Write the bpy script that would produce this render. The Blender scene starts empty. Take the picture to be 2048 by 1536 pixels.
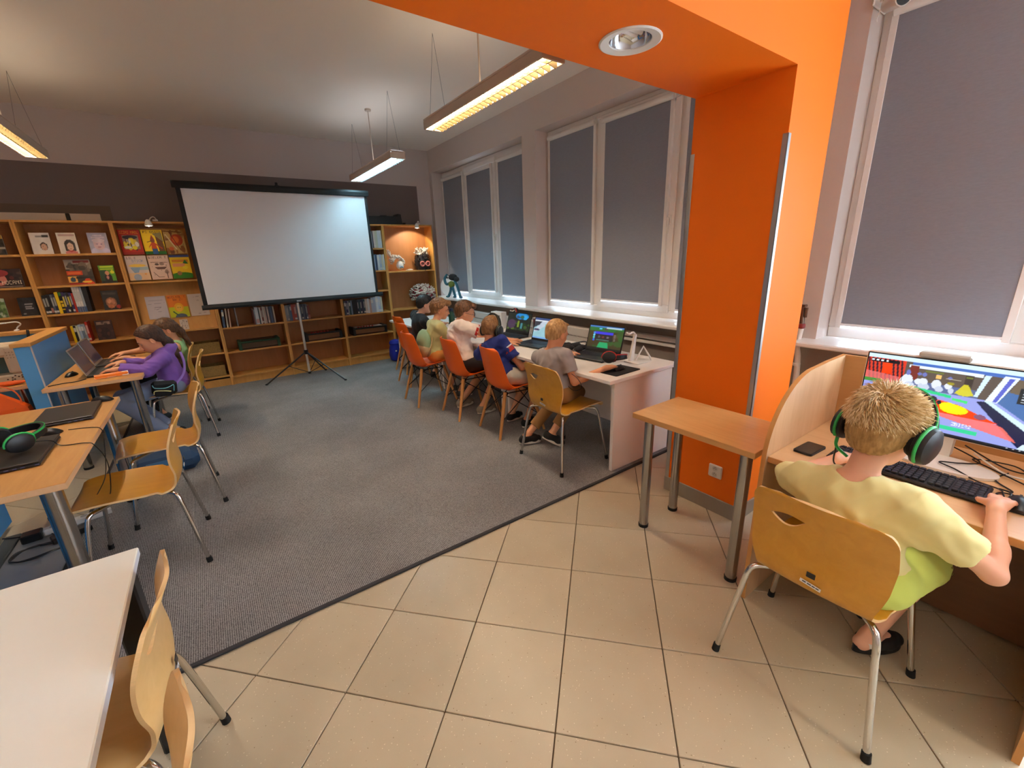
import bpy, bmesh, math, random
import numpy as np
from mathutils import Vector, Matrix
import openvdb as vdb

random.seed(7)
RNG = np.random.default_rng(7)
S = bpy.context.scene
C = S.collection
PI = math.pi

# ------------------------------------------------------------------ camera, world, exposure, lights
cam_d = bpy.data.cameras.new('camera')
cam_d.sensor_fit = 'HORIZONTAL'
cam_d.sensor_width = 36.0
cam_d.lens = 847.836 / 2048 * 36.0
cam_d.clip_start = 0.02
cam = bpy.data.objects.new('camera', cam_d)
C.objects.link(cam)
def camera_matrix(pitch, yaw, roll, loc):
    f = np.array([math.sin(yaw) * math.cos(pitch), math.cos(yaw) * math.cos(pitch), -math.sin(pitch)])
    r = np.array([math.cos(yaw), -math.sin(yaw), 0.0])
    u = np.cross(r, f)
    r2 = r * math.cos(roll) + u * math.sin(roll)
    u2 = -r * math.sin(roll) + u * math.cos(roll)
    return Matrix(((r2[0], u2[0], -f[0], loc[0]), (r2[1], u2[1], -f[1], loc[1]), (r2[2], u2[2], -f[2], loc[2]), (0, 0, 0, 1)))
cam.matrix_world = camera_matrix(0.2923359737578708, 0.6072147389518566, -0.035754101299499984, (0, 0, 1.57))
S.camera = cam

S.view_settings.view_transform = 'Standard'
S.view_settings.look = 'None'
S.view_settings.gamma = 1.0
S.view_settings.use_curve_mapping = False
S.view_settings.exposure = 1.3
S.cycles.use_denoising = True
S.cycles.max_bounces = 8
S.cycles.diffuse_bounces = 7
S.cycles.glossy_bounces = 4
S.cycles.sample_clamp_indirect = 6.0

world = bpy.data.worlds.new('sky')
S.world = world
world.use_nodes = True
_bg = world.node_tree.nodes['Background']
_bg.inputs['Color'].default_value = (0.74, 0.87, 1.0, 1)      # overcast daylight outside the windows
_bg.inputs['Strength'].default_value = 7.5

LAMP_WARM = (1.0, 0.84, 0.61)      # colour of the warm tubes
LAMP_WHITE = (1.0, 0.96, 0.90)  # colour of the added, unseen lamps
LAMP_COOL = (0.42, 0.80, 1.0)      # the far lamp has a cool tube
TUBE_POWER = {'warm': 52.0, 'cool': 56.0, 'white': 34.0}
TOP_GLOW = 1.5                    # added glow on the lamp tops that brightens the ceiling

# ------------------------------------------------------------------ materials
def srgb(c):
    if isinstance(c, str):
        c = tuple(int(c[i:i + 2], 16) for i in (0, 2, 4))
    out = []
    for v in c[:3]:
        v = v / 255.0
        out.append(v / 12.92 if v <= 0.04045 else ((v + 0.055) / 1.055) ** 2.4)
    return tuple(out) + (1.0,)

_mats = {}
def new_mat(name):
    m = bpy.data.materials.new(name)
    m.use_nodes = True
    nt = m.node_tree
    return m, nt, nt.nodes, nt.links, nt.nodes['Principled BSDF']

def mat(name, col, rough=0.5, metal=0.0, spec=0.5, noise=0.0, nscale=30.0, bump=0.0, bscale=120.0, sheen=0.0, sss=0.0, stretch=None):
    """plain procedural surface: colour with a soft mottling and an optional fine relief"""
    if name in _mats: return _mats[name]
    m, nt, N, L, B = new_mat(name)
    c = srgb(col)
    B.inputs['Base Color'].default_value = c
    B.inputs['Roughness'].default_value = rough
    B.inputs['Metallic'].default_value = metal
    B.inputs['Specular IOR Level'].default_value = spec
    if sheen: B.inputs['Sheen Weight'].default_value = sheen
    if sss:
        B.inputs['Subsurface Weight'].default_value = sss
        B.inputs['Subsurface Radius'].default_value = (0.6, 0.25, 0.12)
        B.inputs['Subsurface Scale'].default_value = 0.01
    tc = N.new('ShaderNodeTexCoord')
    src = tc.outputs['Object']
    if stretch:
        mp = N.new('ShaderNodeMapping'); mp.inputs['Scale'].default_value = stretch
        L.new(src, mp.inputs['Vector']); src = mp.outputs['Vector']
    if noise:
        n = N.new('ShaderNodeTexNoise'); n.inputs['Scale'].default_value = nscale; n.inputs['Detail'].default_value = 4
        L.new(src, n.inputs['Vector'])
        mx = N.new('ShaderNodeMix'); mx.data_type = 'RGBA'
        mx.inputs['A'].default_value = tuple(max(0, v * (1 - noise)) for v in c[:3]) + (1,)
        mx.inputs['B'].default_value = tuple(min(1, v * (1 + noise)) for v in c[:3]) + (1,)
        L.new(n.outputs['Fac'], mx.inputs['Factor'])
        L.new(mx.outputs['Result'], B.inputs['Base Color'])
    if bump:
        n2 = N.new('ShaderNodeTexNoise'); n2.inputs['Scale'].default_value = bscale; n2.inputs['Detail'].default_value = 3
        L.new(src, n2.inputs['Vector'])
        bp = N.new('ShaderNodeBump'); bp.inputs['Strength'].default_value = bump; bp.inputs['Distance'].default_value = 0.002
        L.new(n2.outputs['Fac'], bp.inputs['Height']); L.new(bp.outputs['Normal'], B.inputs['Normal'])
    _mats[name] = m
    return m

def wood(name, ca, cb, rough=0.4, axis='x', scale=9.0, coat=0.0):
    """laminate / veneer with grain running along one axis"""
    if name in _mats: return _mats[name]
    m, nt, N, L, B = new_mat(name)
    tc = N.new('ShaderNodeTexCoord')
    mp = N.new('ShaderNodeMapping')
    sc = {'x': (0.12, 1, 1), 'y': (1, 0.12, 1), 'z': (1, 1, 0.12)}[axis]
    mp.inputs['Scale'].default_value = sc
    L.new(tc.outputs['Object'], mp.inputs['Vector'])
    n = N.new('ShaderNodeTexNoise'); n.inputs['Scale'].default_value = scale * 4; n.inputs['Detail'].default_value = 6; n.inputs['Roughness'].default_value = 0.6
    n.inputs['Distortion'].default_value = 0.6
    L.new(mp.outputs['Vector'], n.inputs['Vector'])
    n3 = N.new('ShaderNodeTexNoise'); n3.inputs['Scale'].default_value = scale * 0.5; n3.inputs['Detail'].default_value = 2
    L.new(mp.outputs['Vector'], n3.inputs['Vector'])
    ad = N.new('ShaderNodeMath'); ad.operation = 'MULTIPLY_ADD'; ad.inputs[1].default_value = 0.65; 
    L.new(n.outputs['Fac'], ad.inputs[0])
    m2 = N.new('ShaderNodeMath'); m2.operation = 'MULTIPLY'; m2.inputs[1].default_value = 0.35
    L.new(n3.outputs['Fac'], m2.inputs[0]); L.new(m2.outputs[0], ad.inputs[2])
    cr = N.new('ShaderNodeValToRGB')
    cr.color_ramp.elements[0].position = 0.32; cr.color_ramp.elements[0].color = srgb(ca)
    cr.color_ramp.elements[1].position = 0.68; cr.color_ramp.elements[1].color = srgb(cb)
    L.new(ad.outputs[0], cr.inputs['Fac']); L.new(cr.outputs['Color'], B.inputs['Base Color'])
    B.inputs['Roughness'].default_value = rough
    if coat:
        B.inputs['Coat Weight'].default_value = coat; B.inputs['Coat Roughness'].default_value = 0.25
    bp = N.new('ShaderNodeBump'); bp.inputs['Strength'].default_value = 0.04; bp.inputs['Distance'].default_value = 0.001
    L.new(n.outputs['Fac'], bp.inputs['Height']); L.new(bp.outputs['Normal'], B.inputs['Normal'])
    _mats[name] = m
    return m

def emit(name, rgb, power, add_gloss=False):
    if name in _mats: return _mats[name]
    m, nt, N, L, B = new_mat(name)
    B.inputs['Base Color'].default_value = (0.8, 0.8, 0.8, 1)
    B.inputs['Emission Color'].default_value = tuple(rgb) + (1,)
    B.inputs['Emission Strength'].default_value = power
    _mats[name] = m
    return m

def glass_mat(name, tint=(0.95, 0.98, 1.0), refl=0.06):
    if name in _mats: return _mats[name]
    m, nt, N, L, B = new_mat(name)
    N.remove(B)
    t = N.new('ShaderNodeBsdfTransparent'); t.inputs['Color'].default_value = tint + (1,)
    g = N.new('ShaderNodeBsdfGlossy'); g.inputs['Roughness'].default_value = 0.02
    mx = N.new('ShaderNodeMixShader'); mx.inputs[0].default_value = refl
    L.new(t.outputs[0], mx.inputs[1]); L.new(g.outputs[0], mx.inputs[2]); L.new(mx.outputs[0], N['Material Output'].inputs['Surface'])
    _mats[name] = m
    return m

def print_mat(name, rough=0.5, glow=0.0):
    """flat print or picture: colours stored on the mesh, corner by corner"""
    if name in _mats: return _mats[name]
    m, nt, N, L, B = new_mat(name)
    a = N.new('ShaderNodeAttribute'); a.attribute_name = 'print'
    if glow:
        B.inputs['Base Color'].default_value = (0.01, 0.01, 0.01, 1)
        L.new(a.outputs['Color'], B.inputs['Emission Color']); B.inputs['Emission Strength'].default_value = glow
    else:
        L.new(a.outputs['Color'], B.inputs['Base Color'])
    B.inputs['Roughness'].default_value = rough
    _mats[name] = m
    return m

# ------------------------------------------------------------------ mesh builder
class MB:
    def __init__(self): self.v = []; self.f = []; self.smooth = []
    def add(self, vs, fs, smooth=False):
        o = len(self.v); self.v += [tuple(map(float, p)) for p in vs]
        self.f += [tuple(i + o for i in f) for f in fs]; self.smooth += [smooth] * len(fs)
        return self
    def box(self, x0, x1, y0, y1, z0, z1, b=0.0, M=None):
        if b <= 0:
            vs = [(x, y, z) for x in (x0, x1) for y in (y0, y1) for z in (z0, z1)]
            fs = [(0, 1, 3, 2), (4, 6, 7, 5), (0, 4, 5, 1), (2, 3, 7, 6), (0, 2, 6, 4), (1, 5, 7, 3)]
        else:
            b = min(b, (x1 - x0) * .49, (y1 - y0) * .49, (z1 - z0) * .49)
            vs = []; idx = {}
            for sx in (0, 1):
                for sy in (0, 1):
                    for sz in (0, 1):
                        X = (x0, x1)[sx]; Y = (y0, y1)[sy]; Z = (z0, z1)[sz]
                        bx = b if sx == 0 else -b; by = b if sy == 0 else -b; bz = b if sz == 0 else -b
                        for k, p in enumerate(((X, Y + by, Z + bz), (X + bx, Y, Z + bz), (X + bx, Y + by, Z))):
                            idx[(sx, sy, sz, k)] = len(vs); vs.append(p)
            I = lambda a, k: idx[a + (k,)]
            fs = []
            for ax in range(3):
                o = [i for i in range(3) if i != ax]
                for s in (0, 1):
                    q = []
                    for (a, c) in ((0, 0), (1, 0), (1, 1), (0, 1)):
                        t = [0, 0, 0]; t[ax] = s; t[o[0]] = a; t[o[1]] = c
                        q.append(I(tuple(t), ax))
                    fs.append(tuple(q))
            for ax in range(3):
                o = [i for i in range(3) if i != ax]
                for a in (0, 1):
                    for c in (0, 1):
                        p = [0, 0, 0]; p[o[0]] = a; p[o[1]] = c; q = list(p); q[ax] = 1
                        p, q = tuple(p), tuple(q)
                        fs.append((I(p, o[0]), I(p, o[1]), I(q, o[1]), I(q, o[0])))
            for sx in (0, 1):
                for sy in (0, 1):
                    for sz in (0, 1):
                        fs.append(tuple(I((sx, sy, sz), k) for k in range(3)))
        if M is not None: vs = [tuple(M @ Vector(p)) for p in vs]
        return self.add(vs, fs)
    def tube(self, pts, r, n=10, caps=True, smooth=True):
        P = [Vector(p) for p in pts]; m = len(P)
        R = r if isinstance(r, (list, tuple)) else [r] * m
        T = []
        for i in range(m):
            a = P[max(i - 1, 0)]; b = P[min(i + 1, m - 1)]
            t = (b - a); T.append(t.normalized() if t.length > 1e-9 else Vector((0, 0, 1)))
        up = Vector((0, 0, 1)) if abs(T[0].z) < 0.9 else Vector((1, 0, 0))
        u = T[0].cross(up).normalized()
        vs = []
        for i in range(m):
            u = (u - T[i] * u.dot(T[i])).normalized(); w = T[i].cross(u)
            for k in range(n):
                a = 2 * PI * k / n
                vs.append(P[i] + (u * math.cos(a) + w * math.sin(a)) * R[i])
        fs = [(i * n + k, i * n + (k + 1) % n, (i + 1) * n + (k + 1) % n, (i + 1) * n + k) for i in range(m - 1) for k in range(n)]
        self.add(vs, fs, smooth)
        if caps:
            o = len(self.v) - len(vs)
            self.f += [tuple(o + k for k in reversed(range(n))), tuple(o + (m - 1) * n + k for k in range(n))]; self.smooth += [False, False]
        return self
    def cyl(self, a, b, r0, r1=None, n=16, smooth=True): return self.tube([a, b], [r0, r0 if r1 is None else r1], n, True, smooth)
    def lathe(self, prof, c=(0, 0, 0), n=24, axis='z', smooth=True, caps=True):
        vs = []
        for r, h in prof:
            for k in range(n):
                a = 2 * PI * k / n; p = (r * math.cos(a), r * math.sin(a), h)
                if axis == 'x': p = (p[2], p[0], p[1])
                if axis == 'y': p = (p[1], p[2], p[0])
                vs.append((c[0] + p[0], c[1] + p[1], c[2] + p[2]))
        m = len(prof)
        fs = [(i * n + k, i * n + (k + 1) % n, (i + 1) * n + (k + 1) % n, (i + 1) * n + k) for i in range(m - 1) for k in range(n)]
        if caps: fs += [tuple(reversed(range(n))), tuple((m - 1) * n + k for k in range(n))]
        return self.add(vs, fs, smooth)
    def sphere(self, c, r, n=12, m=8):
        rr = r if isinstance(r, (list, tuple)) else (r, r, r)
        prof = [(max(1e-4, math.sin(PI * i / m)), -math.cos(PI * i / m)) for i in range(m + 1)]
        vs = [(c[0] + p[0] * math.cos(2 * PI * k / n) * rr[0], c[1] + p[0] * math.sin(2 * PI * k / n) * rr[1], c[2] + p[1] * rr[2]) for p in prof for k in range(n)]
        fs = [(i * n + k, i * n + (k + 1) % n, (i + 1) * n + (k + 1) % n, (i + 1) * n + k) for i in range(m) for k in range(n)]
        return self.add(vs, fs, True)
    def prism(self, poly, h0, h1, axis='z', smooth=False):
        n = len(poly)
        def P(a, b, h): return {'z': (a, b, h), 'x': (h, a, b), 'y': (a, h, b)}[axis]
        vs = [P(a, b, h0) for a, b in poly] + [P(a, b, h1) for a, b in poly]
        fs = [tuple(reversed(range(n))), tuple(range(n, 2 * n))]
        self.add(vs, fs)
        o = len(self.v) - 2 * n
        self.f += [(o + i, o + (i + 1) % n, o + n + (i + 1) % n, o + n + i) for i in range(n)]; self.smooth += [smooth] * n
        return self
    def shell(self, G, t, smooth=True):
        """G[i][j] grid of points -> closed plate of thickness t below the surface"""
        G = np.array(G, float); a, b, _ = G.shape
        du = np.gradient(G, axis=0); dv = np.gradient(G, axis=1)
        nn = np.cross(du, dv); nn /= np.linalg.norm(nn, axis=2, keepdims=True) + 1e-12
        Q = G - nn * t
        vs = list(map(tuple, G.reshape(-1, 3))) + list(map(tuple, Q.reshape(-1, 3)))
        o = a * b; fs = []; id_ = lambda i, j: i * b + j
        for i in range(a - 1):
            for j in range(b - 1):
                q = (id_(i, j), id_(i + 1, j), id_(i + 1, j + 1), id_(i, j + 1))
                fs.append(q); fs.append(tuple(o + k for k in reversed(q)))
        ring = [(i, 0) for i in range(a)] + [(a - 1, j) for j in range(1, b)] + [(i, b - 1) for i in range(a - 2, -1, -1)] + [(0, j) for j in range(b - 2, 0, -1)]
        n = len(ring); nf = len(fs)
        for k in range(n):
            p, q = id_(*ring[k]), id_(*ring[(k + 1) % n]); fs.append((q, p, o + p, o + q))
        self.add(vs, fs, smooth)
        for k in range(len(self.f) - n, len(self.f)): self.smooth[k] = False
        return self
    def xf(self, M):
        self.v = [tuple(M @ Vector(p)) for p in self.v]; return self

def mesh_of(name, mb, m=None, fix=True, sharp=35):
    me = bpy.data.meshes.new(name)
    me.from_pydata(mb.v, [], mb.f)
    if any(mb.smooth):
        me.polygons.foreach_set('use_smooth', mb.smooth)
    if fix:
        bm = bmesh.new(); bm.from_mesh(me); bmesh.ops.recalc_face_normals(bm, faces=bm.faces); bm.to_mesh(me); bm.free()
    if any(mb.smooth):
        try: me.set_sharp_from_angle(angle=math.radians(sharp))
        except Exception: pass
    for k in (m if isinstance(m, (list, tuple)) else [m]):
        if k is not None: me.materials.append(k)
    me.update()
    return me

def obj(name, mb, m=None, parent=None, loc=(0, 0, 0), rot=(0, 0, 0), **kw):
    me = mb if isinstance(mb, bpy.types.Mesh) else mesh_of(name, mb, m, **kw)
    o = bpy.data.objects.new(name, me); C.objects.link(o)
    o.location = loc; o.rotation_euler = rot
    if parent is not None: o.parent = parent
    return o

def tag(o, label, cat, group=None):
    o['label'] = label; o['category'] = cat
    if group: o['group'] = group
    return o

def thing(name, label, cat, loc=(0, 0, 0), rz=0.0, group=None, rot=None):
    o = bpy.data.objects.new(name, None); C.objects.link(o)
    o.empty_display_size = 0.1
    o.location = loc; o.rotation_euler = rot if rot else (0, 0, rz)
    return tag(o, label, cat, group)

def struct(name, mb, m, parent=None, **kw):
    o = obj(name, mb, m, parent, **kw)
    if parent is None: o['kind'] = 'structure'
    return o

def dup(root, loc, rz, label=None, group=None, rot=None):
    r = root.copy(); C.objects.link(r); r.location = loc; r.rotation_euler = rot if rot else (0, 0, rz)
    if label: r['label'] = label
    if group: r['group'] = group
    for ch in list(root.children):
        c = ch.copy(); C.objects.link(c); c.parent = r
        for g in ch.children:
            d = g.copy(); C.objects.link(d); d.parent = c
    return r

def rotm(rx=0, ry=0, rz=0, t=(0, 0, 0)):
    return Matrix.Translation(t) @ Matrix.Rotation(rz, 4, 'Z') @ Matrix.Rotation(ry, 4, 'Y') @ Matrix.Rotation(rx, 4, 'X')

def rrect(w, h, r, n=5, cx=0, cy=0):
    """rounded rectangle outline"""
    out = []
    for (sx, sy, a0) in ((1, 1, 0), (-1, 1, 90), (-1, -1, 180), (1, -1, 270)):
        for k in range(n + 1):
            a = math.radians(a0 + 90 * k / n)
            out.append((cx + sx * (w / 2 - r) + r * math.cos(a), cy + sy * (h / 2 - r) + r * math.sin(a)))
    return out

def bez(pts, n=24):
    """smooth curve through points (Catmull-Rom)"""
    P = [Vector(p) for p in pts]; P = [P[0] * 2 - P[1]] + P + [P[-1] * 2 - P[-2]]
    out = []
    segs = len(P) - 3; per = max(2, n // segs)
    for i in range(segs):
        a, b, c, d = P[i:i + 4]
        for k in range(per):
            t = k / per
            out.append(0.5 * ((2 * b) + (c - a) * t + (2 * a - 5 * b + 4 * c - d) * t * t + (3 * b - a - 3 * c + d) * t ** 3))
    out.append(P[-2]); return out

# ------------------------------------------------------------------ flat print painter
FONT = {k: v.split() for k, v in {
 'A': '01110 10001 10001 11111 10001 10001 10001', 'B': '11110 10001 11110 10001 10001 10001 11110', 'C': '01111 10000 10000 10000 10000 10000 01111',
 'D': '11110 10001 10001 10001 10001 10001 11110', 'E': '11111 10000 11110 10000 10000 10000 11111', 'F': '11111 10000 11110 10000 10000 10000 10000',
 'G': '01111 10000 10000 10011 10001 10001 01111', 'H': '10001 10001 11111 10001 10001 10001 10001', 'I': '01110 00100 00100 00100 00100 00100 01110',
 'J': '00111 00010 00010 00010 00010 10010 01100', 'K': '10001 10010 11100 10010 10001 10001 10001', 'L': '10000 10000 10000 10000 10000 10000 11111',
 'M': '10001 11011 10101 10101 10001 10001 10001', 'N': '10001 11001 10101 10011 10001 10001 10001', 'O': '01110 10001 10001 10001 10001 10001 01110',
 'P': '11110 10001 10001 11110 10000 10000 10000', 'R': '11110 10001 10001 11110 10010 10001 10001', 'S': '01111 10000 01110 00001 00001 10001 01110',
 'T': '11111 00100 00100 00100 00100 00100 00100', 'U': '10001 10001 10001 10001 10001 10001 01110', 'W': '10001 10001 10001 10101 10101 11011 10001',
 'Y': '10001 01010 00100 00100 00100 00100 00100', 'Z': '11111 00001 00010 00100 01000 10000 11111', '&': '01100 10010 01100 10101 10010 10010 01101',
 '?': '01110 10001 00010 00100 00100 00000 00100', '!': '00100 00100 00100 00100 00100 00000 00100', ' ': '00000 00000 00000 00000 00000 00000 00000',
 '1': '00100 01100 00100 00100 00100 00100 01110', '2': '01110 10001 00010 00100 01000 10000 11111', ':': '00000 00100 00000 00000 00100 00000 00000'}.items()}

class Canvas:
    """a little raster (row 0 at the bottom) that becomes the colours of a flat mesh"""
    def __init__(self, w, h, bg):
        self.w, self.h = w, h; self.a = np.zeros((h, w, 3)); self.a[:] = srgb(bg)[:3]
        self.Y, self.X = np.mgrid[0:h, 0:w]; self.X = self.X / (w - 1); self.Y = self.Y / (h - 1)
    def put(self, mask, col, k=1.0):
        c = np.array(srgb(col)[:3]); self.a[mask] = self.a[mask] * (1 - k) + c * k; return self
    def rect(self, x0, x1, y0, y1, col, k=1.0): return self.put((self.X >= x0) & (self.X <= x1) & (self.Y >= y0) & (self.Y <= y1), col, k)
    def ell(self, cx, cy, rx, ry, col, k=1.0): return self.put(((self.X - cx) / rx) ** 2 + ((self.Y - cy) / ry) ** 2 <= 1, col, k)
    def poly(self, pts, col, k=1.0):
        ins = np.zeros(self.X.shape, bool); n = len(pts)
        for i in range(n):
            (x1, y1), (x2, y2) = pts[i], pts[(i + 1) % n]
            if y1 == y2: continue
            c = ((self.Y >= min(y1, y2)) & (self.Y < max(y1, y2)))
            ins ^= c & (self.X < (self.Y - y1) * (x2 - x1) / (y2 - y1) + x1)
        return self.put(ins, col, k)
    def line(self, pts, wd, col, k=1.0):
        for (x1, y1), (x2, y2) in zip(pts, pts[1:]):
            dx, dy = x2 - x1, y2 - y1; L2 = dx * dx + dy * dy + 1e-9
            t = np.clip(((self.X - x1) * dx + (self.Y - y1) * dy) / L2, 0, 1)
            self.put(np.hypot((self.X - x1 - t * dx) , (self.Y - y1 - t * dy) * self.h / self.w) < wd, col, k)
        return self
    def text(self, s, x0, x1, y0, y1, col):
        n = len(s) * 6 - 1; bits = np.zeros((7, n), bool)
        for i, ch in enumerate(s.upper()):
            for r, row in enumerate(FONT.get(ch, FONT[' '])):
                for c_, b in enumerate(row): bits[r, i * 6 + c_] = b == '1'
        u = ((self.X - x0) / (x1 - x0) * n).astype(int); v = ((y1 - self.Y) / (y1 - y0) * 7).astype(int)
        ok = (self.X >= x0) & (self.X < x1) & (self.Y > y0) & (self.Y <= y1)
        m = np.zeros(ok.shape, bool); m[ok] = bits[np.clip(v[ok], 0, 6), np.clip(u[ok], 0, n - 1)]
        return self.put(m, col)
    def mottle(self, amt, n=6, seed=0):
        r = np.random.default_rng(seed); g = r.random((n + 1, n + 1))
        fx = self.X * n * .999; fy = self.Y * n * .999; ix = fx.astype(int); iy = fy.astype(int); tx = fx - ix; ty = fy - iy
        v = (g[iy, ix] * (1 - tx) + g[iy, np.minimum(ix + 1, n)] * tx) * (1 - ty) + (g[np.minimum(iy + 1, n), ix] * (1 - tx) + g[np.minimum(iy + 1, n), np.minimum(ix + 1, n)] * tx) * ty
        self.a *= (1 + amt * (v[..., None] - .5) * 2); return self
    def blots(self, n, cols, r0, r1, box=(0, 1, 0, 1), seed=0):
        r = random.Random(seed)
        for _ in range(n):
            self.ell(r.uniform(box[0], box[1]), r.uniform(box[2], box[3]), r.uniform(r0, r1), r.uniform(r0, r1), r.choice(cols), r.uniform(.5, 1))
        return self
    def mesh(self, name, w, h, m):
        """plate in the local x (0..w) / z (0..h) plane, facing -y"""
        nx, ny = self.w, self.h
        xs = np.linspace(0, w, nx); zs = np.linspace(0, h, ny)
        v = np.zeros((ny, nx, 3)); v[..., 0] = xs[None]; v[..., 2] = zs[:, None]
        i = np.arange(nx * ny).reshape(ny, nx)
        f = np.stack([i[:-1, :-1], i[:-1, 1:], i[1:, 1:], i[1:, :-1]], -1).reshape(-1, 4)
        me = bpy.data.meshes.new(name)
        me.from_pydata(v.reshape(-1, 3).tolist(), [], f.tolist())
        at = me.color_attributes.new('print', 'FLOAT_COLOR', 'POINT')
        col = np.ones((ny * nx, 4), np.float32); col[:, :3] = np.clip(self.a.reshape(-1, 3), 0, 1)
        at.data.foreach_set('color', col.ravel())
        me.materials.append(m); me.update()
        return me

def cut(o, cutter):
    """subtract a closed shape from an object, once, and keep plain mesh data"""
    cm = mesh_of('cutter', cutter); co = bpy.data.objects.new('cutter', cm); C.objects.link(co)
    md = o.modifiers.new('cut', 'BOOLEAN'); md.object = co; md.operation = 'DIFFERENCE'; md.solver = 'EXACT'
    dg = bpy.context.evaluated_depsgraph_get(); dg.update()
    me = bpy.data.meshes.new_from_object(o.evaluated_get(dg))
    o.modifiers.clear(); old = o.data; o.data = me; me.name = old.name
    bpy.data.objects.remove(co); bpy.data.meshes.remove(cm)
    return o
# ------------------------------------------------------------------ shared materials
M_ORANGE = mat('orange_paint', (240, 114, 6), 0.6, spec=.3, noise=0.03, nscale=3)
M_WHITE = mat('white_paint', (226, 218, 212), 0.8, noise=0.02, nscale=4)
M_CEIL = mat('ceiling_paint', (240, 229, 218), 0.9, noise=0.02, nscale=2)
M_UPVC = mat('white_upvc', (232, 228, 224), 0.35)
M_BLIND = mat('grey_blind_fabric', (138, 142, 154), 0.9, noise=0.10, nscale=160, bump=0.15, bscale=500, stretch=(1, 0.25, 1))
M_STEEL = mat('brushed_steel', (176, 172, 166), 0.32, metal=1.0, noise=0.05, nscale=60, stretch=(1, 1, 0.04))
M_CHROME = mat('chrome', (214, 212, 208), 0.12, metal=1.0)
M_ALU = mat('aluminium', (190, 190, 190), 0.4, metal=1.0)
M_BLACK = mat('black_plastic', (18, 18, 20), 0.4)
M_MATTBLACK = mat('matt_black', (14, 14, 16), 0.7)
M_RUBBER = mat('black_rubber', (16, 16, 17), 0.8)
M_WPLAST = mat('white_plastic', (228, 224, 216), 0.4)
M_TABLE = wood('beech_table_laminate', (190, 134, 68), (206, 152, 84), 0.42, 'y', 8)
M_TABLEEDGE = wood('beech_table_edge', (214, 168, 122), (226, 182, 138), 0.5, 'y', 8)
M_TABLE2 = wood('beech_side_table', (202, 148, 86), (216, 164, 102), 0.38, 'y', 7)
M_CARREL = wood('pale_beech_board', (214, 172, 126), (228, 190, 148), 0.42, 'z', 6)
M_CARRELTOP = wood('pale_beech_top', (212, 166, 116), (226, 184, 136), 0.4, 'y', 6)
M_CARRELEDGE = wood('beech_edge_band', (198, 140, 74), (212, 156, 92), 0.45, 'z', 6)
M_SHELF = wood('bookcase_veneer', (198, 140, 66), (214, 158, 84), 0.45, 'z', 5)
M_SHELFB = wood('bookcase_back', (168, 110, 62), (182, 124, 74), 0.55, 'z', 4)
M_WDESK = mat('white_desk_laminate', (240, 234, 228), 0.45, noise=0.015, nscale=5)

# ------------------------------------------------------------------ floor: slab, bevelled tiles laid at 45 degrees, carpet
M_GROUT = mat('grout', (104, 88, 66), 0.95)
def tile_material():
    m, nt, N, L, B = new_mat('speckled_beige_tile')
    tc = N.new('ShaderNodeTexCoord')
    n = N.new('ShaderNodeTexNoise'); n.inputs['Scale'].default_value = 2.2; n.inputs['Detail'].default_value = 3
    L.new(tc.outputs['Object'], n.inputs['Vector'])
    oi = N.new('ShaderNodeObjectInfo')
    cr = N.new('ShaderNodeValToRGB')
    cr.color_ramp.elements[0].position = 0.3; cr.color_ramp.elements[0].color = srgb((180, 165, 138))
    cr.color_ramp.elements[1].position = 0.7; cr.color_ramp.elements[1].color = srgb((198, 183, 156))
    L.new(n.outputs['Fac'], cr.inputs['Fac'])
    v = N.new('ShaderNodeTexVoronoi'); v.inputs['Scale'].default_value = 70
    L.new(tc.outputs['Object'], v.inputs['Vector'])
    lt = N.new('ShaderNodeMath'); lt.operation = 'LESS_THAN'; lt.inputs[1].default_value = 0.13
    L.new(v.outputs['Distance'], lt.inputs[0])
    cr2 = N.new('ShaderNodeValToRGB'); cr2.color_ramp.interpolation = 'CONSTANT'
    e = cr2.color_ramp.elements; e[0].position = 0; e[0].color = srgb((218, 206, 180)); e[1].position = 0.5; e[1].color = srgb((196, 182, 150))
    e2 = e.new(0.8); e2.color = srgb((146, 126, 96))
    sp = N.new('ShaderNodeSeparateColor'); L.new(v.outputs['Color'], sp.inputs[0]); L.new(sp.outputs[0], cr2.inputs['Fac'])
    mx = N.new('ShaderNodeMix'); mx.data_type = 'RGBA'
    L.new(lt.outputs[0], mx.inputs['Factor']); L.new(cr.outputs['Color'], mx.inputs['A']); L.new(cr2.outputs['Color'], mx.inputs['B'])
    hv = N.new('ShaderNodeHueSaturation')
    mr = N.new('ShaderNodeMapRange'); mr.inputs['To Min'].default_value = 0.94; mr.inputs['To Max'].default_value = 1.06
    L.new(oi.outputs['Random'], mr.inputs['Value']); L.new(mr.outputs[0], hv.inputs['Value'])
    L.new(mx.outputs['Result'], hv.inputs['Color']); L.new(hv.outputs['Color'], B.inputs['Base Color'])
    B.inputs['Roughness'].default_value = 0.34
    return m
M_TILE = tile_material()
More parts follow.
